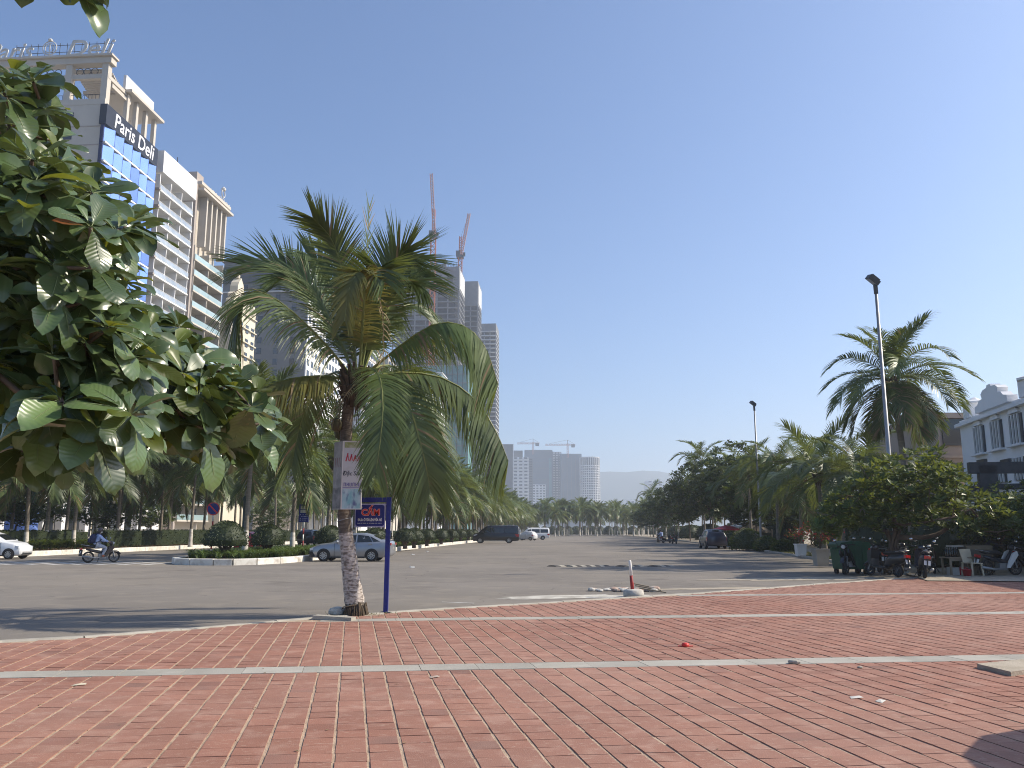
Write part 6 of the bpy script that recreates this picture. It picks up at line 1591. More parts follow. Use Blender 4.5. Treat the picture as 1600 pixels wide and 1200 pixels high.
# wooden-framed poster box wired to the palm trunk
PP = V((PB.x, PB.y, 0)); yb = PB.y - .30
a0, a1 = at(533, 796, yb), at(567, 689, yb); bw_, bh_ = a1.x - a0.x, a1.z - a0.z
px_ = empty('poster_box', ((a0.x + a1.x) / 2, yb, a0.z), .04, 'three-sided advertising poster box strapped to the front palm trunk', 'poster')
f = MB().box((0, 0, bh_ / 2), (bw_, .012, bh_)).build('front_sheet', M['poster'], px_)
M['poster_w'] = M['white']
for x in (-bw_ / 2, bw_ / 2): MB().box((x, -.004, bh_ / 2), (.018, .024, bh_)).build('frame_strip', M['white'], px_)
for z in (.008, bh_ - .008): MB().box((0, -.004, z), (bw_ + .016, .026, .016)).build('frame_strip', M['white'], px_)
MB().box((0, -.0085, bh_ * .155), (bw_ - .03, .004, bh_ * .285)).build('picture_print', M['poster_photo'], f)
MB().box((0, -.0085, bh_ * .94), (bw_ - .06, .004, bh_ * .08)).build('green_print', M['poster_green'], f)
MB().box((0, -.0088, bh_ * .314), (bw_ - .03, .003, .008)).build('rule_print', M['poster_blue'], f)
text_mesh('lettering', 'Đặc Sản', .115, M['poster_black'], f, Matrix.Translation((.0, -.0095, bh_ * .52)) @ RX, .001, .001, .15, sx=.88)
mb = MB(); rr = random.Random(3)
for k in range(5):                                     # big red words hidden by the fronds, and the blue capitals
    x = -bw_ / 2 + .06 + k * .072; mb.bar((x, -.0095, bh_ * .70), (x + .035, -.0095, bh_ * .82 - .02 * k), .022, .003, up=V((0, 1, 0))); mb.bar((x + .03, -.0095, bh_ * .82 - .02 * k), (x + .05, -.0095, bh_ * .71), .014, .003, up=V((0, 1, 0)))
mb.build('red_lettering', M['poster_red'], f)
mb = MB()
for k in range(7):
    x = -bw_ / 2 + .04 + k * .055; mb.box((x, -.0095, bh_ * .36), (.009, .003, .07)); mb.box((x + .028, -.0095, bh_ * .36), (.009, .003, .07))
    mb.box((x + .014, -.0095, bh_ * .36 + (.03, 0, -.03)[k % 3]), (.03, .003, .01))
mb.build('blue_lettering', M['poster_blue'], f)
sw = .36; s_ = empty('side_panel', (-bw_ / 2 - .005, .0, 0), parent=px_); s_.rotation_euler = (0, 0, pi - .95)
MB().box((sw / 2, 0, bh_ / 2), (sw, .012, bh_)).build('side_sheet', M['poster_side'], s_); MB().box((sw / 2, .009, bh_ * .17), (sw - .04, .004, bh_ * .30)).build('picture_print', M['poster_photo_side'], s_)
MB().box((sw / 2, .009, bh_ * .68), (sw - .12, .004, bh_ * .12)).build('red_print', M['poster_red'], s_) if 0 else None
mb = MB()
for k in range(3): mb.bar((.07 + k * .09, .009, bh_ * .62), (.11 + k * .09, .009, bh_ * .76), .02, .003, up=V((0, 1, 0)))
M['poster_red_f'] = mat('faded_red_print', (.26, .11, .11), .6, (.2, .12, .12), 9, 3); mb.build('red_lettering', M['poster_red_f'], s_)
MB().box((.0, .26, bh_ - .05), (bw_, .02, .02)).build('brace', M['wood'], px_); MB().box((.0, .26, .05), (bw_, .02, .02)).build('brace', M['wood'], px_)
w = MB(); pts = []
zc_ = at(540, 812, PY).z
for k in range(19): a = 2 * pi * k / 18; pts.append((at(538, 812, PY).x + .128 * cos(a), PY + .128 * sin(a), zc_ + .035 * cos(a)))
w.tube(pts, .006, 4); tag(w.build('wire_tie', M['steel']), 'thin wire looped round the front palm trunk below the poster box', 'wire')
w = MB(); pts = []; q = at(552, 948, PY)
for k in range(19): a = 2 * pi * k / 18; pts.append((q.x + .205 * cos(a), PY + .205 * sin(a), q.z + .05 * cos(a + 1)))
w.tube(pts, .011, 5); tag(w.build('rope_tie', M['wood']), 'frayed rope looped round the foot of the front palm', 'rope')
# slab, stone and bare earth at the palm foot
def rock(name, c, s, m, label, cat='stone', seed=1, group=None):
    r = random.Random(seed); mb = MB(); prof = [(.55, -.5), (.95, -.25), (1.0, .1), (.75, .38), (.25, .5)]; mb.lathe((0, 0, 0), prof, 9)
    mb.v = [(x * s[0] * (1 + .25 * noise.noise(V((x, y, z)) * 1.7 + V((seed, 0, 0)))), y * s[1] * (1 + .25 * noise.noise(V((x, y, z)) * 1.7 + V((0, seed, 0)))), z * s[2]) for x, y, z in mb.v]
    return tag(mb.build(name, m, None, False, (c[0], c[1], c[2] + s[2] * .42), (0, 0, r.uniform(0, 6))), label, cat, group)
M['stone_pale'] = mat('pale_stone', (.58, .55, .49), .9, (.42, .39, .34), 5, 5, bump=.5, bscale=14)
M['stone_red'] = mat('broken_brick', (.34, .22, .17), .9, (.42, .36, .3), 7, 4, bump=.5, bscale=14)
p = gr(526, 961, .04); rock('stone', (p.x, p.y + .05, .04), (.26, .16, .16), M['stone_pale'], 'pale rounded stone lying against the front palm foot', seed=3)
p = gr(522, 968, .05); o = MB().box((0, 0, 0), (.78, .17, .07)).build('kerb_stone', M['kerb_gray'], None, False, (p.x, p.y, .075), (0, .02, -.33)); tag(o, 'loose dark-edged kerb stone tilted beside the front palm', 'kerb stone')
patch('bare_earth', (PB.x + .15, PB.y), .62, .35, M['sand'], 8, z=.03, hgt=.03)
gmb = MB(); rr = random.Random(6)
for i in range(90):
    a = rr.uniform(0, 6.28); q = V((PB.x + .25 + rr.gauss(0, .3), PB.y + rr.gauss(0, .12), .04)); leaf_quad(gmb, q, V((rr.gauss(0, .4), rr.gauss(0, .4), 1)).normalized(), V((cos(a), sin(a), 0)), rr.uniform(.03, .09), .01, 0, rr.random())
tag(gmb.build('dry_grass', M['grass']), kind='stuff')

# ------------------------------------------------------------------ striped post, rubble, broken speed bumps
p = gr(990, 931, .04)
pst = empty('striped_post', (p.x, p.y, .02), 0, 'leaning red and white post set in a round concrete block by the pavement edge', 'post')
top = at(984, 875, p.y) - V((p.x, p.y, .02)); b_ = V((-.02, 0, .1)); mid = b_.lerp(top, .52)
MB().tube([b_, mid], [.046, .04], 10).build('red_band', M['red_pole'], pst, True); MB().tube([mid, top.lerp(mid, .06), top], [.039, .034, .01], 10).build('white_band', M['white'], pst, True)
mb = MB().lathe((0, 0, 0), [(.24, 0), (.26, .05), (.24, .15), (.17, .18)], 14); mb.build('concrete_base', M['stone_pale'], pst, True)
rr = random.Random(12)
for i in range(34):
    a = rr.uniform(0, 6.28); u = rr.random() ** .6; q = gr(980, 925, 0); s = rr.uniform(.05, .14)
    big_ = i < 12
    rock('rubble_stone', (q.x + cos(a) * u * .95, q.y + .25 + sin(a) * u * .45, .0), (s * 1.3, s, s * rr.uniform(.6, 1.1)), M['stone_pale'] if rr.random() < .6 else M['stone_red'], 'broken lump in the rubble heap ' + ('left of' if cos(a) < 0 else 'right of') + ' the striped post', 'rubble', i + 20, 'rubble heap behind the striped post')
for i in range(3):
    q = gr(1003 + i * 7, 924 + i * 2, 0); o = MB().box((0, 0, 0), (.7, .06, .03)).build('plank', M['wood'], None, False, (q.x + .1, q.y + .3, .13 - .03 * i), (0, .16, -.5 + .2 * i)); tag(o, 'pale stick lying on the right side of the rubble heap', 'stick', 'sticks on the rubble heap')
M['hump_dark'] = mat('worn_black_rubber', (.06, .055, .05), .85, (.10, .09, .08), 6, 4); M['hump_pale'] = mat('worn_cream_paint', (.42, .38, .30), .85, (.36, .33, .27), 5, 4)
for pa, pb, n, lab in ((870, 893, 3, 'short worn speed hump piece at the left end of the row'), (896, 954, 8, 'longest worn black and cream speed hump in the road'), (977, 1008, 4, 'worn speed hump behind the striped post'), (1028, 1055, 4, 'worn speed hump nearest the right-hand shadows')):
    p0, p1 = gr(pa, 885.5), gr(pb, 885.0); h = empty('speed_hump', p0, math.atan2(p1.y - p0.y, p1.x - p0.x), lab, 'speed hump'); L = (p1 - p0).length
    for k in range(n):
        x0, x1 = L * k / n, L * (k + 1) / n - .012; sk = .28
        mb = MB(); vs = []
        for y, z in ((0, 0), (.1, .045), (.24, .06), (.38, .045), (.48, 0)):
            for x in (x0, x1): vs.append((x - sk * y * 2, y, z))
        mb.add(vs, [(2 * i, 2 * i + 1, 2 * i + 3, 2 * i + 2) for i in range(4)] + [(0, 2, 4, 6, 8), (1, 9, 7, 5, 3), (0, 8, 9, 1)]); mb.build('segment', M['hump_dark'] if (k + (pa == 896)) % 2 == 0 else M['hump_pale'], h, recalc=True)

# ------------------------------------------------------------------ median planting and street furniture
def dome_shrub(loc, w, h, trunk_h, label, group, seed, L=.1, n=1500, fm=None):
    r = empty('clipped_shrub', loc, 0, label, 'shrub', group); rng = random.Random(seed); mb = MB()
    prof = [(w * .30, trunk_h + .02), (w * .47, trunk_h + .05), (w * .5, trunk_h + h * .25), (w * .46, trunk_h + h * .5), (w * .34, trunk_h + h * .78), (w * .16, trunk_h + h * .95), (.02, trunk_h + h)]
    mb.lathe((0, 0, 0), [(a * .93, b) for a, b in prof], 20, t=.15)
    lump = lambda a, z: 1 + .16 * noise.noise(V((cos(a) * 1.6, sin(a) * 1.6, z * 1.6 + seed)))
    mb.v = [(x * lump(math.atan2(y, x), z), y * lump(math.atan2(y, x), z), z) for x, y, z in mb.v]
    for i in range(n):
        k = rng.random() * (len(prof) - 1.001); j = int(k); f = k - j; a = rng.uniform(0, 6.283); z = lerp(prof[j][1], prof[j + 1][1], f); rr = lerp(prof[j][0], prof[j + 1][0], f) * rng.uniform(.92, 1.03 + (.08 if rng.random() < .12 else 0)) * lump(a, z)
        nrm = V((cos(a), sin(a), .5)); d = (nrm.normalized() + V((rng.gauss(0, .6), rng.gauss(0, .6), rng.gauss(0, .6)))).normalized(); leaf_quad(mb, V((rr * cos(a), rr * sin(a), z)), d, V((-sin(a), cos(a), .2)), L * rng.uniform(.6, 1.2), L * .5, 0, rng.random())
    mb.build('foliage', fm or M['shrub_leaf'], r)
    mb = MB(); mb.tube([(0, 0, 0), (.02, 0, trunk_h * .6), (0, 0, trunk_h + h * .3)], [.2, .16, .14], 8)
    for k in range(6): a = k * 1.05; mb.tube([(0, 0, trunk_h * .45), (cos(a) * w * .2, sin(a) * w * .2, trunk_h + .1)], [.08, .04], 5)
    mb.build('trunk', M['bark'], r); return r
GS = 'clipped dome shrubs along the median'
def onx(px, Y): return at(px, 800, Y).x
S0 = dome_shrub((onx(355, 43), 43, .2), 2.1, 1.25, .62, 'largest clipped dome shrub at the rounded end of the median', GS, 1)
S1_ = dome_shrub((onx(420, 47), 47, .2), 1.85, 1.15, .6, 'clipped dome shrub between the lamp post and the silver sedan', GS, 2)
S2_ = dome_shrub((onx(517, 52), 52, .2), 1.9, 1.1, .6, 'clipped dome shrub just above the silver sedan bonnet', GS, 3)
for k, (px, Y) in enumerate(((586, 60), (634, 66), (648, 69), (668, 78), (690, 88), (706, 98), (720, 108), (732, 116), (740, 126), (600, 84), (655, 96))):
    o = copy_tree((S1_, S2_)[k % 2]); o.location = (onx(px, Y), Y, .2); o.rotation_euler.z = k; o.scale = (.95, .95, .92); o['label'] = 'round clipped shrub in the planted median beyond the silver sedan'
mb = MB(); rng = random.Random(31)
def tuft(mb, p, n, h, w, rng, mi=0):
    for i in range(n):
        a = rng.uniform(0, 6.283); e = rng.uniform(.9, 1.45); L = h * rng.uniform(.7, 1.2); d = V((cos(a) * cos(e), sin(a) * cos(e), sin(e))); s = V((-sin(a), cos(a), 0)); t = rng.random(); q = V(p); vs = [q - s * w / 2, q + s * w / 2]
        for k in range(2):
            q = q + d * (L / 2.2); d = (d + V((cos(a) * .5, sin(a) * .5, -.75))).normalized(); ww = w * (1.0, .5)[k]; vs += [q - s * ww / 2, q + s * ww / 2]
        mb.add(vs, [(0, 1, 3, 2), (2, 3, 5, 4)], mi, t)
for i in range(1500):
    s = 40.6 + 17 * rng.random() ** .8; t = rng.uniform(-20, -15.1)
    if s < 43 and (t < -19.2 or t > -15.6): continue
    q = rd(s, t, .2)
    if noise.noise(V((q.x * .5, q.y * .5, 0))) < -.25: continue
    tuft(mb, q, 8, .72, .06, rng)
for i in range(1500):
    s = 57 + 75 * rng.random() ** 1.3; q = rd(s, rng.uniform(-17.5, -15.0), .2); tuft(mb, q, 7, .75, .085, rng)
for i in range(240): q = rd(rng.uniform(55, 66), rng.uniform(-38.2, -37.2), .2); tuft(mb, q, 9, 1.2, .1, rng, 1)
tag(mb.build('ground_cover_plants', [M['bed_leaf'], M['tree_leaf2']]), kind='stuff')
mb = MB()
for i in range(500): q = rd(rng.uniform(48, 110), rng.uniform(-37.0, -35.4), .2); tuft(mb, q, 6, .35, .05, rng)
M['bed_rust'] = mat('rust_leaf', (.10, .05, .03), .6, (.06, .06, .025), 1.2, 3, tvar=.3, trans=.15); tag(mb.build('low_bed_plants', M['bed_rust']), kind='stuff')
def hedge(s0, s1, t, w, h, label, seed, m):
    r = empty('hedge', rd(s0, t, .2), RZ, label, 'hedge'); rng = random.Random(seed); L = s1 - s0; mb = MB(); n = int(L / 1.5); vs = []; fs = []
    for i in range(n + 1):
        y = L * i / n; q = lambda: 1 + .05 * rng.uniform(-1, 1)
        vs += [(-w / 2 * q(), y, 0), (-w / 2 * q(), y, h * q()), (w / 2 * q(), y, h * q()), (w / 2 * q(), y, 0)]
    for i in range(n):
        for k in range(3): fs.append((i * 4 + k, i * 4 + k + 1, (i + 1) * 4 + k + 1, (i + 1) * 4 + k))
    fs += [(0, 1, 2, 3), (n * 4 + 3, n * 4 + 2, n * 4 + 1, n * 4)]; mb.add(vs, fs, 0, .1)
    for i in range(int(L * 60)):
        y = rng.uniform(0, L); u = rng.random()
        if u < .55: p = V((w / 2, y, rng.uniform(.02, h))); d = V((1, 0, .3))
        elif u < .9: p = V((rng.uniform(-w / 2, w / 2), y, h)); d = V((0, 0, 1))
        else: p = V((rng.uniform(-w / 2, w / 2), 0, rng.uniform(0, h))); d = V((0, -1, .3))
        d = (d.normalized() + V((rng.gauss(0, .6), rng.gauss(0, .6), rng.gauss(0, .6)))).normalized(); leaf_quad(mb, p, d, V((rng.gauss(0, 1), rng.gauss(0, 1), 1)).normalized(), .17, .09, 0, rng.random())
    mb.build('foliage', m, r); return r
hedge(40, 66, -38.8, 1.2, 1.35, 'dark clipped hedge on the boulevard median behind the white car', 1, M['shrub_leaf'])
hedge(68, 118, -38.4, 1.2, 1.4, 'long clipped hedge on the boulevard median behind the no-parking sign', 2, M['shrub_leaf'])
hedge(120, 230, -38.4, 1.2, 1.3, 'far stretch of boulevard hedge under the palms', 3, M['shrub_leaf'])
# ornate lamp post on the median
Y = 48.5; lp = empty('street_lamp', (onx(383.5, Y), Y, .2), 0, 'ornate street lamp with dark green fluted base beside the clipped dome shrub', 'street lamp')
MB().lathe((0, 0, 0), [(.34, 0), (.34, .2), (.24, .3), (.26, .6), (.18, .75), (.3, .9), (.3, 1.0), (.17, 1.1), (.17, 1.35), (.22, 1.4), (.22, 1.5), (.15, 1.6), (.15, 3.1), (.19, 3.15), (.19, 3.3), (.11, 3.4)], 14).build('base', M['steel_green'], lp, True)
MB().tube([(0, 0, 3.3), (0, 0, 8.4)], [.11, .07], 10).build('pole', M['steel'], lp, True)
for sg in (1, -1):
    MB().tube(catmull([(0, 0, 8.0), (sg * .6, 0, 8.5), (sg * 1.3, 0, 8.4)], 8), .045, 6).build('arm', M['steel_green'], lp)
    g = MB().lathe((sg * 1.35, 0, 8.15), [(.05, .3), (.28, .15), (.3, .05), (.2, -.1), (.05, -.16)], 12).build('lamp_shade', M['white'], lp, True)
# round no-parking sign and bus stop sign
Y = 50; z = at(333, 795, Y).z; ns = empty('parking_sign', (onx(333, Y), Y, 0), 0, 'round blue no-parking sign with red rim on a striped post', 'road sign')
MB().disc((0, 0, z), .39, .03, 'y', 28).build('red_rim', M['red_text'], ns); MB().disc((0, -.012, z), .33, .03, 'y', 28).build('blue_face', M['blue_sign'], ns)
MB().bar((-.25, -.03, z + .25), (.25, -.03, z - .25), .08, .012, up=V((0, 1, 0))).build('red_bar', M['red_text'], ns)
for k in range(6): MB().tube([(0, .05, (z + .35) * k / 6), (0, .05, (z + .35) * (k + 1) / 6)], .05, 10).build('post_band', M['red_pole'] if k % 2 else M['white'], ns, True)
Y = 54; bs = empty('bus_stop_sign', (onx(475, Y), Y, .2), 0, 'tall blue bus stop sign on a red and white post', 'road sign'); zt, zb = at(475, 788, Y).z - .2, at(475, 816, Y).z - .2; wS = .62
MB().box((0, 0, (zt + zb) / 2), (wS, .05, zt - zb)).build('panel', M['blue_sign'], bs)
for a, b in ((.92, .74), (.70, .52)): MB().box((0, -.03, zb + (zt - zb) * (a + b) / 2), (wS * .7, .015, (zt - zb) * (a - b))).build('white_block', M['offwhite'], bs)
mb = MB(); rr = random.Random(8)                           # rows of small print
for j in range(4):
    for k in range(6):
        if rr.random() < .7: mb.box((-wS * .34 + k * wS * .136, -.03, zb + (zt - zb) * (.42 - j * .1)), (wS * .08, .012, .035))
mb.build('small_print', M['sign_trim'], bs)
for k in range(5): MB().tube([(0, .06, zb * k / 5 if k else -.1), (0, .06, zb * (k + 1) / 5 + (.4 if k == 4 else 0))], .045, 10).build('post_band', M['red_pole'] if k % 2 else M['white'], bs, True)

# ------------------------------------------------------------------ right-hand street furniture
def flood_lamp(x, y, H, label):
    r = empty('street_lamp', (x, y, 0), 0, label, 'street lamp', 'floodlight lamp posts on the right')
    MB().tube([(0, 0, 0), (0, 0, 1.2), (0, 0, H - .55)], [.10, .10, .06], 10).build('pole', M['steel'], r, True)
    MB().lathe((0, 0, 0), [(.2, 0), (.2, .04), (.12, .08), (.11, .3)], 10).build('base_flange', M['steel'], r)
    MB().bar((0, 0, H - .6), (-.03, -.05, H - .2), .13).build('bracket', M['steel_dark'], r)
    o = MB().box((0, 0, 0), (.52, .34, .2)).box((0, 0, .13), (.40, .26, .08)).build('lamp_head', M['steel_dark'], r, loc=(-.12, -.06, H - .02)); o.rotation_euler = (.25, .62, .2)
    MB().box((0, 0, -.105), (.46, .28, .012)).build('lamp_glass', M['glass_pale'], o)
    return r
flood_lamp(15.3, 33.6, 12.0, 'tall thin floodlight post in front of the big right palm'); flood_lamp(20.1, 68, 12.0, 'second floodlight post rising from the palms farther along')
flood_lamp(27.5, 128, 12.0, 'third floodlight post hidden low among the dark trees') if 0 else None
Y = 31.8; bn = empty('wheeled_bin', (onx(1325, Y), Y + .1, .0), .12, 'large green wheeled rubbish bin at the edge of the shade', 'bin')
MB().box((0, 0, .62), (1.02, .75, .86), taper=1.13).build('body', M['bin_green'], bn)
mb = MB().box((0, 0, 1.07), (1.26, .96, .06)); mb.build('rim', M['bin_green'], bn); mb = MB(); pts = [(-.6, 1.1), (.6, 1.1), (.55, 1.17), (.2, 1.22), (-.2, 1.22), (-.55, 1.17)]; mb.prism(pts, -.45, .45); mb.build('lid', M['bin_green'], bn, recalc=True)
for x in (-.3, 0, .3): MB().box((x, -.40, .62), (.05, .05, .8)).build('rib', M['bin_green'], bn)
for x in (-.42, .42):
    for y in (-.3, .3): w = MB().disc((x, y, .11), .11, .09, 'x', 14).build('wheel', M['tyre'], bn); MB().box((x, y, .2), (.14, .1, .12)).build('bracket', M['steel_dark'], w)
for sg in (1, -1): MB().tube([(sg * .62, -.2, .95), (sg * .7, 0, .95), (sg * .62, .2, .95)], .03, 6).build('handle', M['bin_green'], bn)
def planter(px, py, label, seed, pot=True, hgt=1.25, tone='petal'):
    p = gr(px, py, .08); r = empty('flower_planter', (p.x, p.y + .3, .07), 0, label, 'planter'); rng = random.Random(seed)
    MB().box((0, 0, .36), (.50, .50, .72), taper=1.16).build('pot', M['white'] if pot else M['kerb_gray'], r); MB().box((0, 0, .71), (.64, .64, .07)).build('pot_rim', M['white'] if pot else M['kerb_gray'], r)
    mb = MB(); fl = MB(); st = MB()
    for k in range(26):
        a = rng.uniform(0, 6.28); e = rng.uniform(.5, 1.4); L = hgt * rng.uniform(.7, 1.1); t = V((cos(a) * cos(e) * L, sin(a) * cos(e) * L, .7 + sin(e) * L)); st.tube([(0, 0, .68), V((cos(a) * .1, sin(a) * .1, .7 + L * .4)), t], [.014, .01, .005], 4)
        for j in range(20):
            q = V((0, 0, .9)).lerp(t, rng.uniform(.3, 1.0)) + V((rng.gauss(0, .09), rng.gauss(0, .09), rng.gauss(0, .09))); dd = V((rng.gauss(0, 1), rng.gauss(0, 1), rng.gauss(.3, 1))).normalized()
            if rng.random() < .38 and q.z > 1.1: leaf_quad(fl, q, dd, V((.3, .2, 1)), .10, .09, 0, rng.random())
            else: leaf_quad(mb, q, dd, V((.3, .2, 1)), .11, .065, 0, rng.random())
    mb.build('foliage', M['tree_leaf2'], r); fl.build('blossom', M['petal'], r); st.build('stem', M['bark'], r); return r
planter(1254, 869, 'square white planter with a red flowering bush', 1); planter(1287, 884, 'flowering bush in a low grey pot beside the green bin', 2, False, 1.2)
# signboard, hut, parasols
Y = 47; sb = empty('signboard', (onx(1292, Y), Y, .07), .1, 'faded grey green signboard on two posts in the shade', 'sign'); z0, z1 = at(1292, 830, Y).z, at(1292, 797, Y).z
M['board_grey'] = mat('faded_board', (.13, .15, .13), .7, (.17, .19, .16), 2, 4, c3=(.06, .07, .06), scale3=9, amt3=.4)
MB().box((0, 0, (z0 + z1) / 2), (1.1, .05, z1 - z0)).build('board', M['board_grey'], sb); MB().box((0, -.03, z1 - .03), (1.14, .08, .06)).build('top_rail', M['offwhite'], sb)
for x in (-.5, .5): MB().box((x, .06, z1 / 2), (.07, .07, z1)).build('post', M['steel'], sb)
Y = 84; ht_ = empty('thatched_shelter', (onx(1175, Y), Y, .07), .3, 'small shelter with a low pitched roof under the palms', 'shelter'); zr_ = at(1175, 828, Y).z
MB().lathe((0, 0, zr_ - .1), [(2.2, -.25), (2.1, -.1), (.15, .95)], 4).build('roof', M['thatch'], ht_)
for x in (-1.3, 1.3):
    for y in (-1.3, 1.3): MB().box((x, y, zr_ / 2), (.12, .12, zr_)).build('post', M['wood'], ht_)
MB().box((0, 0, .8), (2.2, .7, .1)).build('counter', M['wood'], ht_)
def parasol(loc, R, H, m, label, n=10, drop=.35):
    r = empty('parasol', loc, 0, label, 'parasol'); MB().tube([(0, 0, 0), (0, 0, H + .05)], .025, 8).build('pole', M['steel'], r)
    mb = MB(); vs = [(0, 0, H)]; 
    for rr_, zz in ((.5, -.10), (1, -drop)):
        for k in range(n): a = 2 * pi * k / n; vs.append((R * rr_ * cos(a), R * rr_ * sin(a), H + zz))
    for k in range(n): a = 2 * pi * k / n; vs.append((R * 1.0 * cos(a), R * 1.0 * sin(a), H - drop - .12))
    fs = [(0, 1 + k, 1 + (k + 1) % n) for k in range(n)]
    for j in range(2): fs += [(1 + j * n + k, 1 + (j + 1) * n + k, 1 + (j + 1) * n + (k + 1) % n, 1 + j * n + (k + 1) % n) for k in range(n)]
    mb.add(vs, fs); mb.build('canopy', m, r)
    for k in range(n): a = 2 * pi * k / n; MB().bar((0, 0, H - drop - .1), (R * .97 * cos(a), R * .97 * sin(a), H - drop - .03), .014).build('rib', M['steel'], r)
    MB().lathe((0, 0, 0), [(.25, 0), (.25, .06), (.05, .12)], 12).build('foot', M['concrete'], r); return r
Y = 80; parasol((onx(1134, Y), Y, .07), 1.3, at(1134, 822, Y).z, M['red_plastic'], 'red and white parasol by the parked dark car')
Y = 88; parasol((onx(1158, Y), Y, .07), 1.3, at(1158, 818, Y).z, M['offwhite'], 'pale parasol next to the small shelter')
parasol((7.25, 5.8, .045), 1.62, 2.4, M['offwhite'], 'large pale parasol added unseen beyond the right edge to cast the round shadow on the near bricks', 14, .3)  # unseen shadow caster, added for the round shade on the near bricks
# table, bottles, chair, crates by the almond tree
p = gr(1495, 900, .05); ty = p.y + .4; tx = onx(1495, ty)
tb_ = empty('low_table', (tx, ty, .05), .06, 'pale wooden table under the almond tree with bottles on top', 'table')
MB().box((0, 0, .62), (1.25, .62, .045)).build('table_top', M['wood'], tb_)
for x in (-.55, .55):
    for y in (-.25, .25): MB().box((x, y, .3), (.06, .06, .6)).build('leg', M['wood'], tb_)
MB().box((0, -.27, .55), (1.1, .03, .09)).build('apron', M['wood'], tb_)
bprof = [(.035, 0), (.037, .02), (.037, .17), (.03, .2), (.013, .24), (.013, .29), (.015, .3)]
bm_ = MB().lathe((0, 0, 0), bprof, 10).mesh('bottle', M['bottle'], True); cm_ = MB().lathe((0, 0, .30), [(.016, 0), (.016, .015)], 8).mesh('cap', M['white'])
for i in range(10):
    o = inst('bottle', bm_, None, (tx - .52 + (i % 5) * .085, ty - .1 + (i // 5) * .12, .6925)); tag(o, 'dark glass bottle standing on the left end of the pale table', 'bottle', 'bottles on the table'); inst('cap', cm_, o)
bx = empty('display_case', (onx(1520, ty + .5), ty + .6, .05), .06, 'brown display case standing behind the cream chair', 'case'); M['case_brown'] = mat('brown_board', (.20, .165, .12), .7, (.15, .12, .09), 3, 4)
MB().box((0, 0, .55), (.95, .5, 1.0)).build('body', M['case_brown'], bx); MB().box((0, -.26, .95), (.97, .04, .12)).build('top_trim', M['wood'], bx); MB().box((-.55, .1, 1.0), (.7, .4, .06)).build('tray', M['offwhite'], bx)
for x in (-.46, .46): MB().box((x, -.26, .5), (.05, .04, .9)).build('frame_strip', M['wood'], bx)
p = gr(1527, 901, .05); ch_ = empty('plastic_chair', (p.x + .02, p.y + .3, .05), .25, 'cream plastic chair facing left beside the low table', 'chair')
MB().prism([(-.24, .44), (.24, .42), (.24, .455), (-.24, .475)], -.23, .23).build('seat', M['cream_chair'], ch_, recalc=True)
mb = MB(); mb.add([(-.20, .17, .47), (.20, .17, .47), (.23, .27, .92), (-.23, .27, .92), (-.20, .2, .47), (.20, .2, .47), (.23, .3, .92), (-.23, .3, .92)], [(0, 1, 2, 3), (7, 6, 5, 4), (0, 4, 5, 1), (1, 5, 6, 2), (2, 6, 7, 3), (3, 7, 4, 0)]); mb.build('backrest', M['cream_chair'], ch_)
for x in (-.2, .2):
    for y in (-.2, .2): MB().bar((x, y, .44), (x * 1.15, y * 1.15, 0), .045).build('leg', M['cream_chair'], ch_)
p = gr(1514, 901, .05); rb_ = empty('red_bucket', (p.x, p.y + .1, .05), 0, 'small red bucket on the bricks by the cream chair', 'bucket'); MB().lathe((0, 0, 0), [(.11, 0), (.15, .22), (.16, .22), (.16, .24)], 14, cap=True).build('pail', M['red_plastic'], rb_, True); MB().tube(catmull([(-.15, 0, .23), (0, -.08, .30), (.15, 0, .23)], 6), .006, 4).build('handle', M['steel'], rb_)
for k, (px, c_, lab) in enumerate(((1478, 'offwhite', 'pale cardboard box under the low table'), (1490, 'red_plastic', 'reddish box on the ground under the table'), (1500, 'wood', 'brown carton at the right end under the table'))):
    o = MB().box((0, 0, .14), (.3, .3, .28)).build('box_body', M[c_], None, loc=(tx - .3 + k * .3, ty + .05, .05), rot=(0, 0, .2 * k)); o.name = 'carton'; tag(o, lab, 'box')
# unseen booth added off-frame to throw a shadow on the bricks
k_ = empty('added_kiosk', (21.3, 28.2, .05), .1, 'grey booth added unseen beyond the right edge to shade the far bricks', 'added_kiosk')
MB().box((0, 0, 1.2), (2.0, 2.4, 2.4)).build('body', M['wall_gray'], k_); MB().box((0, 0, 2.47), (2.6, 3.0, .12)).build('roof', M['offwhite'], k_); MB().box((-1.03, 0, 1.5), (.08, 1.6, .9)).build('hatch', M['steel_dark'], k_)
# shrubs along the right verge
for k, (px, Y, w, h, lab) in enumerate(((1165, 70, 2.6, 1.6, 'rounded yellow green bush at the right kerb past the parked car'), (1195, 66, 1.8, 1.0, 'low bush at the foot of the second lamp post'), (1222, 62, 1.6, .8, 'small verge bush near the white planter'), (1142, 84, 2.4, 1.5, 'verge bush beside the parked dark car'))):
    dome_shrub((onx(px, Y), Y, .07), w, h, .02, lab, 'verge bushes on the right', 50 + k, .2, 1100, M['tree_leaf2'])
mb = MB(); rng = random.Random(77)
for i in range(900):
    Y = rng.uniform(42, 82); e = 16.3 + (Y - 42) * .135; tuft(mb, (e + abs(rng.gauss(0, .8)) + .2, Y, .07), 5, .22, .03, rng)
tag(mb.build('verge_grass', M['grass']), kind='stuff')
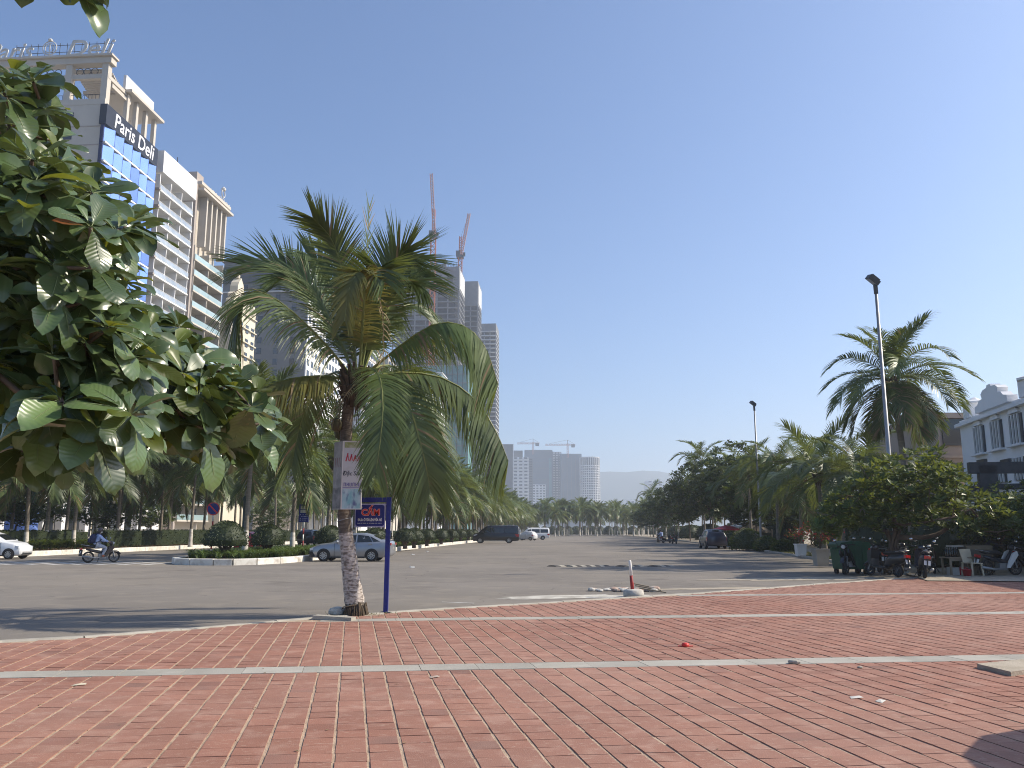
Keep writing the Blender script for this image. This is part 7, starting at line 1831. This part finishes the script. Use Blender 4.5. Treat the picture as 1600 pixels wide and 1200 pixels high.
# back hedge and dark planting behind the right trees
for k in range(3, 13):
    Y = 44 + k * 5.5; x = 24 + (Y - 42) * .16 + rng.uniform(-.5, 2.5)
    o = copy_tree(proto[(k % 3) + 5 if len(proto) > 7 else k % 3]); o.location = (x, Y, .07); o.rotation_euler.z = k * 1.1; o.scale = (1.15, 1.15, .85); o['label'] = 'shaded leafy tree filling the gap behind the right-hand palms'; o['group'] = 'shaded trees behind the right-hand pavement'
for k in range(9):
    Y = 37 + k * 3.2; x = 22.5 + k * 1.0; dome_shrub((x, Y, .07), 2.8, 2.2, .05, 'dark leafy bush filling the deep shade behind the almond tree and motorbikes', 'dark bushes behind the motorbikes', 200 + k, .2, 700) if k < 2 else None
PR = [o for o in bpy.data.objects if o.get('group') == 'dark bushes behind the motorbikes']
for k in range(2, 13):
    o = copy_tree(PR[k % 2]); o.location = (14.5 + k * 1.35, 36.5 + (k % 3) * 1.6, .07); o.rotation_euler.z = k

# ------------------------------------------------------------------ small things on the ground
p = gr(1071, 1010, TOP); o = MB().lathe((0, 0, 0), [(.05, 0), (.055, .02), (.04, .045), (.01, .05)], 9).build('red_scrap', M['red_text'], None, True, p); tag(o, 'small bright red plastic scrap lying on the bricks', 'litter')
MB().box((.0, 0, .005), (.2, .03, .01)).build('petal', M['red_text'], o)
p = gr(1241, 1037, TOP); rock('stone', p, (.075, .05, .05), M['kerb_gray'], 'small brown stone lying on the grey band of the pavement', seed=9)
p = gr(1344, 1044, TOP); rock('stone', p, (.03, .03, .025), M['kerb_gray'], 'tiny dark pebble just below the grey band', seed=4)
for px, py, s, a, lab in ((1337, 1090, .13, .1, 'torn white paper scrap on the right-hand bricks'), (1376, 1096, .12, .8, 'pinkish paper scrap beside the torn white one'), (124, 1070, .14, .2, 'pale flat leaf on the left-hand bricks below the grey band'), (678, 1058, .12, .5, 'pale sliver of litter near the middle of the grey band')):
    p = gr(px, py, TOP + .004); mb = MB(); mb.add([(-s / 2, -s * .3, 0), (s / 2, -s * .22, .006), (s * .42, s * .25, .012), (-s * .3, s * .3, .004), (0, 0, .014)], [(0, 1, 4), (1, 2, 4), (2, 3, 4), (3, 0, 4)]); o = mb.build('paper_scrap', M['offwhite'] if px > 1000 else M['stone_red'] if px == 678 else M['cream_chair'], None, False, p, (0, 0, a)); tag(o, lab, 'litter')
for px, py, lab in ((645, 867, 'white scrap on the road near the silver sedan'), (668, 862, 'small white scrap farther along the road behind the sedan'), (644, 887, 'tiny pale crumb on the road left of centre')):
    p = gr(px, py, .004); o = MB().box((0, 0, .03), (.2, .14, .06)).build('paper_scrap', M['white'], None, False, p, (0, .1, .4)); tag(o, lab, 'litter')
cp = [gr(1527, 1044, TOP), gr(1604, 1036, TOP), gr(1660, 1046, TOP), gr(1580, 1057, TOP)]
mb = MB().prism([(q.x, q.y) for q in cp], TOP - .02, TOP + .05, axis='z'); o = mb.build('cover_slab', M['sand'], recalc=True); tag(o, 'sandy concrete cover slab set proud of the bricks at the right edge', 'slab')
# fallen leaves on the bricks and road
rng = random.Random(44); mb = MB()
for i in range(130):
    y = rng.uniform(6, 30); x = rng.uniform(-.6, .6) * y
    z = TOP + .006 if y < edge_y(x) - .3 else .01
    a = rng.uniform(0, 6.28); leaf_quad(mb, V((x, y, z)), V((cos(a), sin(a), .08)), V((0, 0, 1)), rng.uniform(.02, .06), .022, 0, rng.random())
tag(mb.build('fallen_leaves', M['frond_dry']), kind='stuff')

# dense undergrowth behind the right-hand trees and at the far end of the road
for k in range(26):
    Y = 62 + k * 6.5; x = 22 + (Y - 83) * .09 + 5.5 + (k % 4) * 1.3
    o = copy_tree(PR[k % 2]); o.location = (x, Y, .07); o.rotation_euler.z = k * 1.7; o.scale = (1.5, 1.5, 1.15); o['label'] = 'dark undergrowth bush below the trees on the right of the road'; o['group'] = 'undergrowth bushes along the right of the road'
for k in range(16):
    Y = 338 + (k % 3) * 5; o = copy_tree(PR[k % 2]); o.location = (at(838 + k * 12.5, 830, Y).x, Y, 0); o.rotation_euler.z = k * 1.3; o.scale = (1.7, 1.4, 1.5); o['label'] = 'far dark bush closing the road end ' + ('below the netted towers' if k < 6 else 'below the hazy hill'); o['group'] = 'bushes at the far end of the road'
# ------------------------------------------------------------------ the air
hz = MB().box((0, 1900, 129), (8000, 4200, 262))
hazem = bpy.data.materials.new('haze_air'); hazem.use_nodes = True
nt = hazem.node_tree; nt.nodes.clear()
pv = nt.nodes.new('ShaderNodeVolumePrincipled')
pv.inputs['Color'].default_value = (.80, .88, 1.0, 1)
pv.inputs['Density'].default_value = HAZE
pv.inputs['Anisotropy'].default_value = 0.35
ho = nt.nodes.new('ShaderNodeOutputMaterial'); nt.links.new(pv.outputs[0], ho.inputs['Volume'])
tag(hz.build('haze', hazem), kind='stuff')
